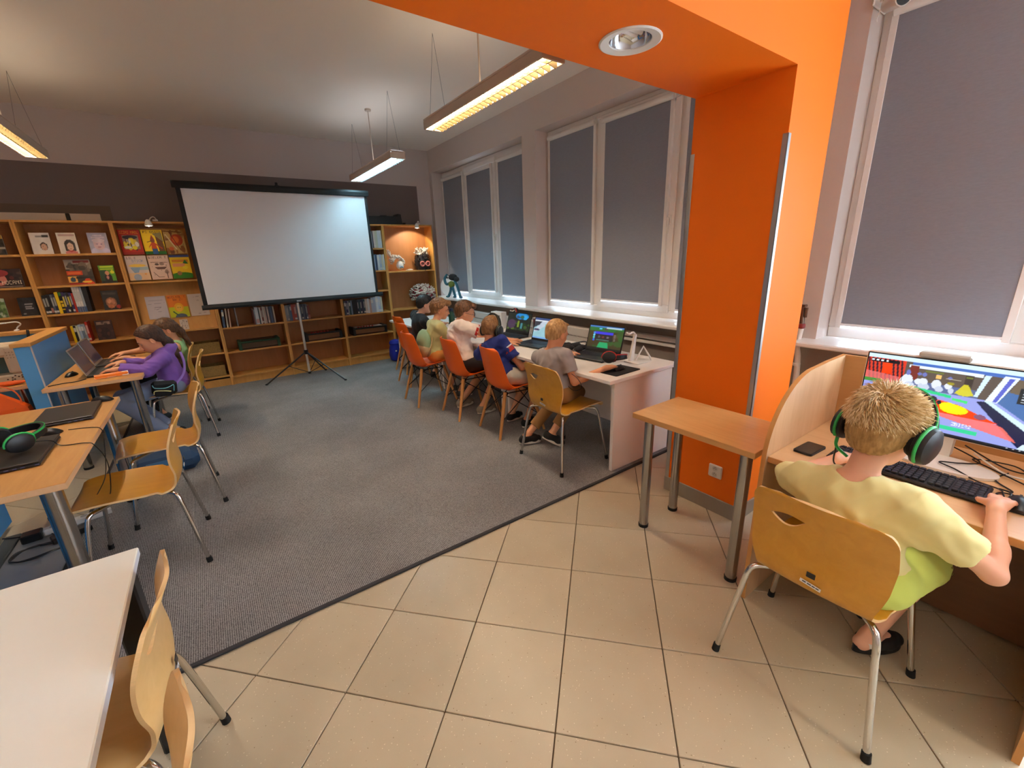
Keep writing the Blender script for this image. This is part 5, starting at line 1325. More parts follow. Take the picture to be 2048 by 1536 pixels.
c.text('ZBIERZ', .57, .67, .155, .20, (240, 244, 250)); c.rect(.50, .71, .08, .135, (50, 206, 150)); c.rect(.47, .50, .09, .13, (30, 40, 120)); c.poly([(.9, .0), (1, .0), (1, .14), (.93, .1)], (206, 226, 240)); c.rect(0, 1, 0, .03, (30, 34, 44)); [c.rect(.86 + i * .03, .87 + i * .03, .008, .022, (220, 220, 226)) for i in range(4)]
pm = c.mesh('screen_picture', .526, .290, M_SCREENB); pm.transform(Matrix.Translation((-.0044, .263, .0965)) @ Matrix.Rotation(-PI / 2, 4, 'Z'))
obj('screen_picture', pm, None, mo)
obj('power_label', MB().box(-.0055, -.004, -.252, -.240, .0865, .0950), mat('label_grey', (150, 150, 156), .5), mo)
kb = thing('keyboard', 'black full-size keyboard on the study carrel', 'keyboard', (2.02, .335, .731), 0)
obj('keyboard_body', MB().box(-.075, .075, -.225, .225, .001, .016, .005), M_LAPBLK, kb)
M_KEYCAP = mat('key_cap', (34, 36, 42), .45)
key_me = mesh_of('key_cap', MB().box(-.0082, .0082, -.0082, .0082, 0, .008, .002), M_KEYCAP)
for i in range(6):
    for j in range(22):
        y_ = .205 - j * .0192 - (.004 if j > 14 else 0) - (.004 if j > 17 else 0); x_ = .054 - i * .0205 - (.004 if i > 0 else 0)
        if i == 5 and 4 <= j <= 8:
            if j == 4:
                o = obj('space_bar', MB().box(x_ - .0082, x_ + .0082, y_ - 4 * .0192 - .0082, y_ + .0082, .015, .023, .002), M_KEYCAP, kb)
            continue
        o = bpy.data.objects.new('key_cap', key_me); C.objects.link(o); o.parent = kb; o.location = (x_, y_, .0152)
ph = thing('phone', 'dark smartphone lying on the carrel desk', 'phone', (1.982, .632, .731), -.06)
obj('phone_body', MB().prism(rrect(.135, .072, .010), .0, .009), M_BLACK, ph)
obj('phone_screen', MB().prism(rrect(.128, .065, .008), .009, .0096), mat('phone_glass', (30, 27, 26), .08), ph)
cable('monitor_cable', 'black cable curling between the monitor base and keyboard', [(2.36, .30, .78), (2.33, .18, .742), (2.24, .22, .748), (2.20, .27, .748), (2.17, .22, .746), (2.14, .16, .735), (2.12, .10, .735), (2.08, .085, .735), (2.03, .08, .735)], .0026)
cable('mouse_lead', 'black mouse cable bundled at the end of the keyboard', [(2.075, .05, .745), (2.10, .085, .735), (2.06, .10, .74), (2.03, .075, .745), (2.07, .07, .752), (2.10, .10, .745), (2.13, .07, .735), (2.20, .12, .735), (2.30, .10, .735)], .0026)
cable('desk_cable', 'thin black cable looping behind the monitor foot', [(2.34, .23, .79), (2.31, .12, .75), (2.34, .06, .735), (2.38, .10, .74), (2.36, .20, .735), (2.28, .14, .742), (2.20, .02, .735)], .0026)
cable('usb_cable', 'white cable end beside the monitor foot', [(2.33, .20, .77), (2.28, .10, .735), (2.31, .0, .735), (2.35, -.03, .735), (2.40, .0, .735)], .0034, M_WPLAST)

# ------------------------------------------------------------------ wall side: radiators, trunking, pipe, security camera, sill sculpture
M_RAD = mat('radiator_white', (226, 214, 204), .4)
def radiator(label, y0, y1, z0=.16, z1=.79):
    t = thing('radiator', label, 'radiator', (3.33, (y0 + y1) / 2, 0), 0, 'white panel radiators'); h = (y1 - y0) / 2
    b = MB().box(-.045, .045, -h, h, z0, z1 - .006, .006); obj('panel', b, M_RAD, t)
    k = MB(); n = int((y1 - y0) / .045)
    for i in range(n):
        y = -h + (y1 - y0) * (i + .5) / n; k.box(-.0485, -.044, y - .014, y + .014, z0 + .04, z1 - .13, .002)
    r = obj('convector_ribs', k, M_RAD, t); r['kind'] = 'stuff'
    k = MB()
    for i in range(n * 2): k.box(-.047, -.044, -h + (y1 - y0) * (i + .5) / (n * 2) - .006, -h + (y1 - y0) * (i + .5) / (n * 2) + .006, z1 - .105, z1 - .092)
    r = obj('grille_slots', k, mat('slot_shadow', (110, 96, 84), .7), t); r['kind'] = 'stuff'
    k = MB(); k.box(-.03, .03, -h + .01, h - .01, z1 - .006, z1, .001); obj('top_grille', k, M_RAD, t)
    for s in (-1, 1): obj('bracket', MB().box(.044, .068, s * (h - .15) - .02, s * (h - .15) + .02, z0 + .1, z1 - .1), M_RAD, t)
radiator('white radiator under the middle window behind the laptops', 3.0, 4.36)
radiator('white radiator under the far window', 4.75, 6.15)
radiator('white radiator under the right window behind the carrel', -.4, .95, .12, .80)
td = thing('cable_trunking', 'white double cable trunking along the wall above the white desk', 'trunking', (3.38, 2.25, .77), 0)
obj('duct', MB().box(-.05, .019, -.65, .68, .005, .045, .004), M_WPLAST, td); obj('duct', MB().box(-.03, .019, -.65, .68, -.045, -.012, .004), M_WPLAST, td)
pp = thing('heating_pipe', 'white heating pipe with red and metal valve beside the orange pillar', 'pipe', (3.335, 1.245, 0), 0)
obj('pipe', MB().tube(bez([(0, -.03, .02), (0, -.025, .55), (0, -.012, .80), (0, .006, .90), (.0, .0, 1.02)], 40), .019, 12), M_RAD, pp)
obj('pipe_clip', MB().cyl((0, -.010, .755), (0, -.010, .775), .024, n=14), M_WPLAST, pp)
obj('valve_ring', MB().lathe([(.018, 1.02), (.026, 1.027), (.026, 1.045), (.02, 1.055)], n=14), mat('valve_red', (130, 26, 22), .4), pp)
k = MB(); k.cyl((0, 0, 1.05), (0, .006, 1.17), .0165, .015, 14); k.cyl((-.01, -.02, 1.10), (-.012, -.022, 1.165), .010, n=10); k.box(-.02, .02, -.014, .024, 1.168, 1.185, .004); obj('valve', k, mat('valve_metal', (120, 96, 84), .35, metal=.9), pp)
sk = thing('security_camera', 'white bullet security camera at the top of the right window jamb', 'camera', (3.40, 1.165, 2.86), 0)
obj('mount_plate', MB().box(-.035, .16, -.012, .0, -.01, .14, .004), M_WPLAST, sk)
obj('bracket_arm', MB().tube(bez([(.05, -.012, .03), (.04, -.05, .035), (-.02, -.075, .0)], 8), .012, 10), M_WPLAST, sk)
k = MB(); k.lathe([(.030, .09), (.036, .08), (.037, -.06), (.040, -.075), (.036, -.078), (.034, -.07), (.001, -.07)], (0, 0, 0), 24); M_ = Matrix.Translation((-.045, -.115, -.035)) @ Vector((1, .9, .30)).to_track_quat('Z', 'Y').to_matrix().to_4x4()
k.xf(M_); obj('camera_body', k, M_WPLAST, sk)
k = MB(); k.lathe([(.034, -.072), (.033, -.0735), (.018, -.0735), (.014, -.068), (.001, -.067)], (0, 0, 0), 24); k.xf(M_); obj('lens_face', k, mat('lens_black', (18, 18, 22), .15), sk)
obj('camera_lead', MB().tube(bez([(.02, -.01, .08), (.03, -.03, .01), (.035, -.013, -.055), (.05, -.011, -.07)], 12), .003, 6), M_WPLAST, sk)

dk = thing('paper_disc', 'white round paper disc standing on the far window sill', 'disc', (3.44, 6.74, .946), 0, rot=(0, .10, .85))
obj('disc_plate', MB().lathe([(.155, -.006), (.162, 0), (.155, .006)], (0, 0, .162), 40, 'x'), M_PAPERW if False else mat('disc_white', (228, 232, 236), .6), dk)
obj('disc_foot', MB().box(-.03, .03, -.05, .05, 0, .012, .003), _mats['disc_white'], dk)
fg = thing('paper_creature', 'bent-over paper creature with black head and teal limbs on the far window sill', 'sculpture', (3.33, 6.40, .946), 0, rot=(0, 0, .15))
M_TEAL = mat('teal_paper', (50, 104, 120), .7, noise=.35, nscale=30); M_OLIVE = mat('olive_paper', (120, 132, 54), .7, noise=.3, nscale=30)
k = MB(); k.sphere((0, -.02, .33), (.055, .095, .055), 14, 10); k.sphere((0, -.12, .30), (.04, .05, .04), 12, 8); k.sphere((-.02, .07, .33), (.035, .04, .035), 10, 8); obj('head', k, M_PAPERK, fg)
k = MB(); k.sphere((-.056, .035, .345), (.010, .012, .016), 8, 6); k.sphere((-.056, .035, .31), (.010, .012, .014), 8, 6); obj('eye_patch', k, M_WPLAST, fg)
obj('torso', MB().sphere((0, .03, .215), (.05, .06, .055), 14, 10), M_OLIVE, fg)
k = MB()
for pts in ([(0, .05, .24), (-.03, .13, .22), (-.03, .17, .30), (-.01, .12, .37)], [(0, -.06, .28), (-.01, -.13, .20), (0, -.16, .10), (0, -.19, .02)], [(0, .05, .18), (-.01, .06, .10), (-.02, .11, .02)], [(0, .01, .18), (-.01, -.03, .11), (0, -.05, .02)]):
    k.tube(bez(pts, 18), .022, 8)
obj('limb', k, M_TEAL, fg)
k = MB()
for (x_, y_) in ((-.03, .12), (-.01, -.05), (0, -.20)): k.sphere((x_, y_, .017), (.03, .035, .016), 10, 6)
obj('foot', k, M_TEAL, fg)

# ------------------------------------------------------------------ sewing machine, bags, small things at the left
sm = thing('sewing_machine', 'cream sewing machine with a teal opening, at the left edge of the photo', 'sewing machine', (-1.50, 5.12, .731), 0)
M_CREAM = mat('machine_cream', (214, 196, 170), .4)
k = MB(); k.box(-.235, .185, -.09, .09, 0, .065, .012); obj('bed', k, M_CREAM, sm)
k = MB(); k.box(.085, .185, -.088, .088, .065, .30, .02); obj('column', k, M_CREAM, sm)
k = MB(); k.box(-.235, .185, -.085, .085, .205, .31, .022); obj('arm', k, M_CREAM, sm)
k = MB(); k.box(-.235, -.16, -.07, .07, .10, .21, .015); obj('head', k, M_CREAM, sm)
obj('throat_panel', MB().box(-.165, .088, .04, .07, .062, .21, .004), mat('dark_teal', (60, 92, 96), .5), sm)  # dark teal plate at the back of the opening
for (x_, z_) in ((.03, .262), (-.06, .262)): obj('dial', MB().cyl((x_, -.085, z_), (x_, -.098, z_), .030, n=24), M_CREAM, sm)
k = MB()
for i in range(4):
    for j in range(3): k.cyl((.11 + i * .017, -.088, .20 + j * .022), (.11 + i * .017, -.091, .20 + j * .022), .004, n=8)
obj('button_row', k, mat('button_tan', (166, 146, 118), .5), sm)
obj('needle_bar', MB().cyl((-.20, 0, .065), (-.20, 0, .11), .004, n=8), M_CHROME, sm)
k = MB(); R = random.Random(2)
for i in range(9): k.sphere((.07 + R.uniform(-.07, .09), -.093, .035 + R.uniform(-.02, .02)), (.006, .004, .005), 8, 6)
obj('flower_decal', k, mat('decal_brown', (70, 44, 34), .6), sm)
cable('machine_cable', 'thin dark cable beside the sewing machine', [(-1.335, 5.02, .80), (-1.30, 4.98, .84), (-1.275, 4.96, .835), (-1.262, 4.95, .82)] if False else [(-1.40, 5.0, .735), (-1.36, 4.97, .737), (-1.31, 5.0, .737), (-1.28, 5.08, .737)], .003)
pk = thing('orange_pouch', 'orange pencil pouch with pink tag on the sewing table edge', 'pouch', (-1.42, 4.91, .731), .1)
k = MB(); k.sphere((0, 0, .018), (.12, .035, .018), 16, 8); obj('pouch_cloth', k, mat('orange_cloth', (222, 92, 20), .7, noise=.15, nscale=30), pk)
obj('pink_tag', MB().box(-.06, -.03, -.04, -.01, .028, .036, .003), mat('pink_plastic', (226, 130, 180), .4), pk)
ul = thing('gooseneck_lamp', 'small white gooseneck lamp behind the blue partition', 'lamp', (-1.47, 5.745, 1.075), 0)
obj('neck', MB().tube(bez([(0, 0, .0), (.01, 0, .03), (.045, -.03, .06), (.035, -.08, .085), (-.03, -.10, .085)], 24), .005, 8), M_WPLAST, ul)
obj('lamp_head', MB().box(-.06, -.02, -.115, -.085, .078, .090, .003), M_WPLAST, ul); obj('clip', MB().box(-.012, .012, -.03, .03, 0, .012, .003), M_WPLAST, ul)
bp_ = thing('black_marker', 'black marker standing against the partition cap beside the sewing machine', 'marker', (-1.385, 5.62, 1.0), 0)
obj('marker_body', MB().cyl((0, 0, .0), (.01, .012, .085), .010, n=12), M_BLACK, bp_)
ob_ = thing('orange_bag', 'orange carrier bag hanging from the edge of the sewing machine table', 'bag', (-1.42, 4.775, .38), 0)
k = MB()
k.add([(-.16, -.06, .0), (.15, -.06, .0), (.15, .03, .0), (-.16, .03, .0), (-.14, -.02, .36), (-.02, -.02, .33), (-.02, .02, .33), (-.14, .02, .36), (.12, -.05, .20), (.12, .03, .20), (-.15, -.05, .2), (-.15, .03, .2)],
      [(0, 3, 2, 1), (0, 1, 8, 10), (10, 8, 5, 4), (3, 11, 9, 2), (11, 7, 6, 9), (1, 2, 9, 8), (8, 9, 6, 5), (0, 10, 11, 3), (10, 4, 7, 11), (4, 5, 6, 7)])
obj('bag_body', k, mat('orange_bag_plastic', (236, 92, 16), .45, noise=.08, nscale=8), ob_)
obj('loop_handle', MB().tube(bez([(-.10, 0, .345), (-.06, .02, .375), (.02, .0, .37), (.075, -.01, .32), (.09, -.02, .24), (.05, -.05, .20)], 30), .005, 8), mat('orange_strap', (226, 96, 30), .5), ob_)
obj('bag_hook', MB().tube(bez([(-.08, .0, .35), (-.08, .045, .372), (-.08, .07, .372)], 8), .005, 6), M_CHROME, ob_)

pkg = thing('snack_pack', 'orange and white snack packet on the front edge of the girls\' table', 'packet', (-.765, 4.672, .731), .14)
c = Canvas(24, 8, (236, 130, 20)); c.rect(.36, .62, .1, .9, (236, 180, 150)); c.rect(.8, 1, 0, 1, (236, 232, 226)); c.ell(.15, .5, .05, .3, (196, 60, 10)); c.ell(.27, .5, .04, .3, (180, 50, 10)); c.rect(.45, .55, .3, .7, (230, 90, 60))
pm = c.mesh('wrapper_print', .21, .045, M_PRINT); pm.transform(Matrix.Rotation(-.9, 4, 'X')); obj('wrapper', pm, None, pkg, (-.105, -.018, .004))
obj('packet_body', MB().box(-.104, .104, -.012, .026, .0, .028, .008), mat('snack_orange', (230, 120, 20), .4), pkg)
cable('charger_cable', 'dark charger cable lying across the girls\' table to the partition', [(-1.13, 4.62, .735), (-1.05, 4.66, .735), (-.98, 4.66, .735), (-.93, 4.72, .735)], .0035)

bpk = thing('backpack', 'dark blue backpack lying on the carpet between the plywood chairs', 'backpack', (-.52, 4.16, ZCARP), .1)
M_BPK = mat('navy_backpack', (22, 56, 92), .75, noise=.15, nscale=20)
k = MB(); k.box(-.21, .21, -.15, .15, .0, .15, .05); obj('bag_body', k, M_BPK, bpk)
k = MB(); k.box(-.15, .12, -.16, -.05, .02, .13, .03); obj('front_pocket', k, mat('mid_blue_pocket', (30, 84, 130), .7), bpk)
obj('strap', MB().tube(bez([(-.15, .10, .15), (-.05, .12, .20), (.08, .10, .19), (.18, .06, .14)], 18), .013, 8), M_MATTBLACK, bpk)
bb2 = thing('blue_bag', 'royal blue drawstring bag with white dot on the floor at the bookcase end', 'bag', (2.33, 6.62, ZCARP), 0)
k = MB(); k.lathe([(.06, 0), (.095, .02), (.108, .10), (.10, .20), (.085, .26), (.095, .29), (.075, .33), (.03, .345), (.002, .34)], n=18); obj('bag_body', k, mat('royal_blue_cloth', (16, 34, 150), .7, noise=.2, nscale=14), bb2)
obj('white_dot', MB().sphere((-.030, -.098, .175), (.014, .006, .014), 10, 6), M_WPLAST, bb2)

# things on the far desks
bt = thing('water_bottle', 'dark green water bottle on the white desk by the boy with the mint bag', 'bottle', (2.45, 4.80, .736), 0)
obj('bottle_body', MB().lathe([(.034, 0), (.038, .006), (.038, .15), (.028, .19), (.020, .205)], n=20), mat('dark_green_bottle', (10, 62, 44), .25), bt)
obj('bottle_cap', MB().lathe([(.021, .203), (.023, .21), (.023, .236), (.018, .24)], n=18), mat('bottle_cap_navy', (20, 44, 74), .4), bt)
for (x_, y_, rz_, lab, w_, d_) in ((2.55, 3.98, .2, 'open exercise book with white pages in front of the boy in white', .30, .21), (2.42, 4.75, -.2, 'white sheets of paper on the desk by the boy with the mint bag', .30, .21), (2.40, 5.30, .1, 'white sheets of paper on the desk before the boy in the black shirt', .28, .21)):
    t = thing('paper_stack', lab, 'paper', (x_, y_, .736), rz_, 'papers on the far white desks')
    for i in range(3): obj('sheet', MB().box(-d_ / 2, d_ / 2, -w_ / 2, w_ / 2, i * .0022, i * .0022 + .002), mat('sheet_white', (232, 234, 238), .7), t, (0, 0, 0), (0, 0, .06 * i))
t = thing('white_box', 'white boxed game standing against the wall below the far window', 'box', (2.84, 4.32, .736), .1)
obj('carton', MB().box(-.04, .04, -.10, .10, 0, .20, .003), mat('carton_white', (226, 228, 232), .6), t)
k = MB()
for i in range(4): k.box(-.0412, -.040, -.075, -.02, .05 + i * .032, .068 + i * .032)
obj('box_print', k, mat('carton_grey', (130, 130, 136), .6), t)
t = thing('white_box', 'white boxed game with red stripe standing behind the jungle-game laptop', 'box', (2.88, 3.52, .736), .05)
obj('carton', MB().box(-.04, .04, -.13, .13, 0, .19, .003), _mats['carton_white'], t)
obj('box_print', MB().box(-.0412, -.040, .06, .115, .01, .18), mat('carton_red', (120, 60, 66), .6), t)
# ------------------------------------------------------------------ people: smooth-blended distance fields turned into one continuous mesh
A_ = lambda *p: np.array(p, float)
def nrm(v): v = np.asarray(v, float); return v / (np.linalg.norm(v) + 1e-12)
class Field:
    def __init__(s, lo, hi, h):
        s.lo = np.array(lo, float); s.h = h; s.n = np.ceil((np.array(hi) - s.lo) / h).astype(int) + 1
        s.d = np.full(s.n, .2, np.float32)
    def _grid(s, lo, hi):
        a = np.maximum(np.floor((np.array(lo) - s.lo) / s.h).astype(int), 0); b = np.minimum(np.ceil((np.array(hi) - s.lo) / s.h).astype(int) + 1, s.n)
        if np.any(b <= a): return None
        ax = [s.lo[i] + s.h * np.arange(a[i], b[i], dtype=np.float32) for i in range(3)]
        return tuple(slice(a[i], b[i]) for i in range(3)), ax[0][:, None, None], ax[1][None, :, None], ax[2][None, None, :]
    def op(s, lo, hi, fn, k=.01, mode='add'):
        m = k + 4 * s.h
        g = s._grid(np.array(lo) - m, np.array(hi) + m)
        if g is None: return s
        sl, X, Y, Z = g; e = fn(X, Y, Z).astype(np.float32); d = s.d[sl]
        if mode == 'add':
            if k > 0: hh = np.maximum(k - np.abs(d - e), 0) / k; s.d[sl] = np.minimum(d, e) - hh * hh * k * .25
            else: s.d[sl] = np.minimum(d, e)
        elif mode == 'sub':
            e = -e
            if k > 0: hh = np.maximum(k - np.abs(d - e), 0) / k; s.d[sl] = np.maximum(d, e) + hh * hh * k * .25
            else: s.d[sl] = np.maximum(d, e)
        return s
    def cone(s, a, b, r0, r1=None, k=.012, mode='add'):
        a, b = A_(*a), A_(*b); r1 = r0 if r1 is None else r1; ba = b - a; L2 = float(ba @ ba) + 1e-12; R = max(r0, r1)
        def fn(X, Y, Z):
            x, y, z = X - a[0], Y - a[1], Z - a[2]; t = np.clip((x * ba[0] + y * ba[1] + z * ba[2]) / L2, 0, 1)
            return np.sqrt((x - t * ba[0]) ** 2 + (y - t * ba[1]) ** 2 + (z - t * ba[2]) ** 2) - (r0 + (r1 - r0) * t)
        return s.op(np.minimum(a, b) - R, np.maximum(a, b) + R, fn, k, mode)
    def ell(s, c, r, fr=None, k=.012, mode='add'):
        c = A_(*c); fr = np.eye(3) if fr is None else np.asarray(fr, float); R = max(r)
        def fn(X, Y, Z):
            x, y, z = X - c[0], Y - c[1], Z - c[2]; k0 = 0; k1 = 0
            for i in range(3):
                q = (x * fr[i][0] + y * fr[i][1] + z * fr[i][2]) / r[i]; k0 = k0 + q * q; k1 = k1 + (q / r[i]) ** 2
            k0 = np.sqrt(k0); k1 = np.sqrt(k1) + 1e-9
            return k0 * (k0 - 1) / k1
        return s.op(c - R, c + R, fn, k, mode)
    def plane(s, p, n, k=0):
        """keep the side the normal points away from"""
        p, n = A_(*p), nrm(n)
        ax = [s.lo[i] + s.h * np.arange(s.n[i], dtype=np.float32) for i in range(3)]
        e = (ax[0][:, None, None] - p[0]) * n[0] + (ax[1][None, :, None] - p[1]) * n[1] + (ax[2][None, None, :] - p[2]) * n[2]
        s.d = np.maximum(s.d, e.astype(np.float32)); return s
    def mesh(s, name, m, adapt=.0, noise=None):
        h = s.h; g = vdb.FloatGrid(3 * h); g.copyFromArray(np.clip(s.d, -3 * h, 3 * h)); g.gridClass = vdb.GridClass.LEVEL_SET
        pts, tri, quad = g.convertToPolygons(isovalue=0.0, adaptivity=adapt)
        pts = pts * h + s.lo
        f = [tuple(int(i) for i in q[::-1]) for q in quad] + [tuple(int(i) for i in q[::-1]) for q in tri]
        me = bpy.data.meshes.new(name); me.from_pydata(pts.tolist(), [], f); me.update()
        me.polygons.foreach_set('use_smooth', [True] * len(me.polygons))
        if noise is not None:
            nn = np.zeros(len(me.vertices) * 3, np.float32); me.vertices.foreach_get('normal', nn) if False else me.vertex_normals.foreach_get('vector', nn)
            nn = nn.reshape(-1, 3); P = pts + nn * noise(pts)[:, None]
            me.vertices.foreach_set('co', P.astype(np.float32).ravel())
        for k in (m if isinstance(m, (list, tuple)) else [m]): me.materials.append(k)
        me.update(); return me

def wrinkle(amp, f, seed, axis=None):
    r = np.random.default_rng(seed); K = []
    for i in range(7):
        d = nrm(r.normal(size=3) * (np.array(axis) if axis is not None else 1)); K.append((d * f * r.uniform(.6, 1.7), r.uniform(0, 6.28), d))
    def fn(P):
        w = np.zeros(len(P)); q = P + .02 * np.sin(P[:, [1, 2, 0]] * f * .6)
        for (k, ph, d) in K: w += (.5 + .5 * np.cos(q @ k + ph)) ** 2.5
        return amp * (w / 7 - .30) * 2.4
    return fn
def ik(a, b, l1, l2, hint):
    a, b = A_(*a), A_(*b); d = b - a; L = np.linalg.norm(d); L_ = min(L, (l1 + l2) * .999); u = d / L
    x = (l1 * l1 - l2 * l2 + L_ * L_) / (2 * L_); y = math.sqrt(max(l1 * l1 - x * x, 0)); h = np.asarray(hint, float); h = nrm(h - u * (h @ u))
    return a + u * x + h * y

M_SKIN = mat('skin', (222, 158, 118), .5, noise=.05, nscale=30, sss=.12)
M_SKINP = mat('skin_pale', (232, 176, 146), .5, noise=.05, nscale=30, sss=.12)
M_EYEW = mat('eye_white', (226, 222, 216), .25); M_IRIS = mat('iris_dark', (52, 38, 30), .2); M_LIP = mat('lip', (186, 108, 92), .5); M_BROW = mat('brow', (86, 60, 40), .8)
def hair_mat(name, a, b, scale=60):
    if name in _mats: return _mats[name]
    m, nt, N, L, B = new_mat(name)
    tc = N.new('ShaderNodeTexCoord'); n = N.new('ShaderNodeTexNoise'); n.inputs['Scale'].default_value = scale; n.inputs['Detail'].default_value = 5
    mp = N.new('ShaderNodeMapping'); mp.inputs['Scale'].default_value = (1, 1, .35); L.new(tc.outputs['Object'], mp.inputs[0]); L.new(mp.outputs[0], n.inputs['Vector'])
    cr = N.new('ShaderNodeValToRGB'); cr.color_ramp.elements[0].position = .35; cr.color_ramp.elements[0].color = srgb(a); cr.color_ramp.elements[1].position = .68; cr.color_ramp.elements[1].color = srgb(b)
    L.new(n.outputs['Fac'], cr.inputs['Fac']); L.new(cr.outputs['Color'], B.inputs['Base Color']); B.inputs['Roughness'].default_value = .5; B.inputs['Specular IOR Level'].default_value = .4
    bp = N.new('ShaderNodeBump'); bp.inputs['Strength'].default_value = .5; bp.inputs['Distance'].default_value = .004; L.new(n.outputs['Fac'], bp.inputs['Height']); L.new(bp.outputs['Normal'], B.inputs['Normal'])
    _mats[name] = m; return m

def hand_prims(F, W, f, n, th, s, curl=.5, spread=.10):
    """palm, four unequal bent fingers and a thumb; f along the fingers, n out of the back of the hand, th towards the thumb side"""
    f = nrm(f); n = nrm(n - f * (n @ f)); l = nrm(th - f * (th @ f) - n * (th @ n))
    W = A_(*W)
    F.cone(W - f * .02 * s, W + f * .03 * s, .021 * s, .026 * s, .012)
    offs = [.028, .010, -.009, -.026]; lens = [.070, .078, .072, .056]; reach = [.082, .086, .082, .074]
    for i in range(4):
        kn = W + f * reach[i] * s + l * offs[i] * s + n * .004 * s
        F.cone(W + f * .02 * s + l * offs[i] * .6 * s, kn, .0145 * s, .0115 * s, .010 * s)
        d = nrm(f + l * spread * (offs[i] / .028)); a = kn; c = curl
        for j, (fr, r0, r1) in enumerate(((.46, .0092, .0084), (.30, .0084, .0076), (.24, .0076, .0062))):
            ang = c * (.55, .65, .45)[j]
            d = nrm(d * math.cos(ang) - n * math.sin(ang)); b = a + d * lens[i] * fr * s
            F.cone(a, b, r0 * s, r1 * s, .003 * s); a = b
    t0 = W + f * .018 * s + l * .022 * s; t1 = t0 + nrm(f * .7 + l * .75 - n * .25) * .040 * s; t2 = t1 + nrm(f + l * .25 - n * .35) * .032 * s; t3 = t2 + nrm(f - n * .4) * .022 * s
    F.cone(t0, t1, .0145 * s, .0110 * s, .008 * s); F.cone(t1, t2, .0105 * s, .0092 * s, .004 * s); F.cone(t2, t3, .0090 * s, .0070 * s, .003 * s)

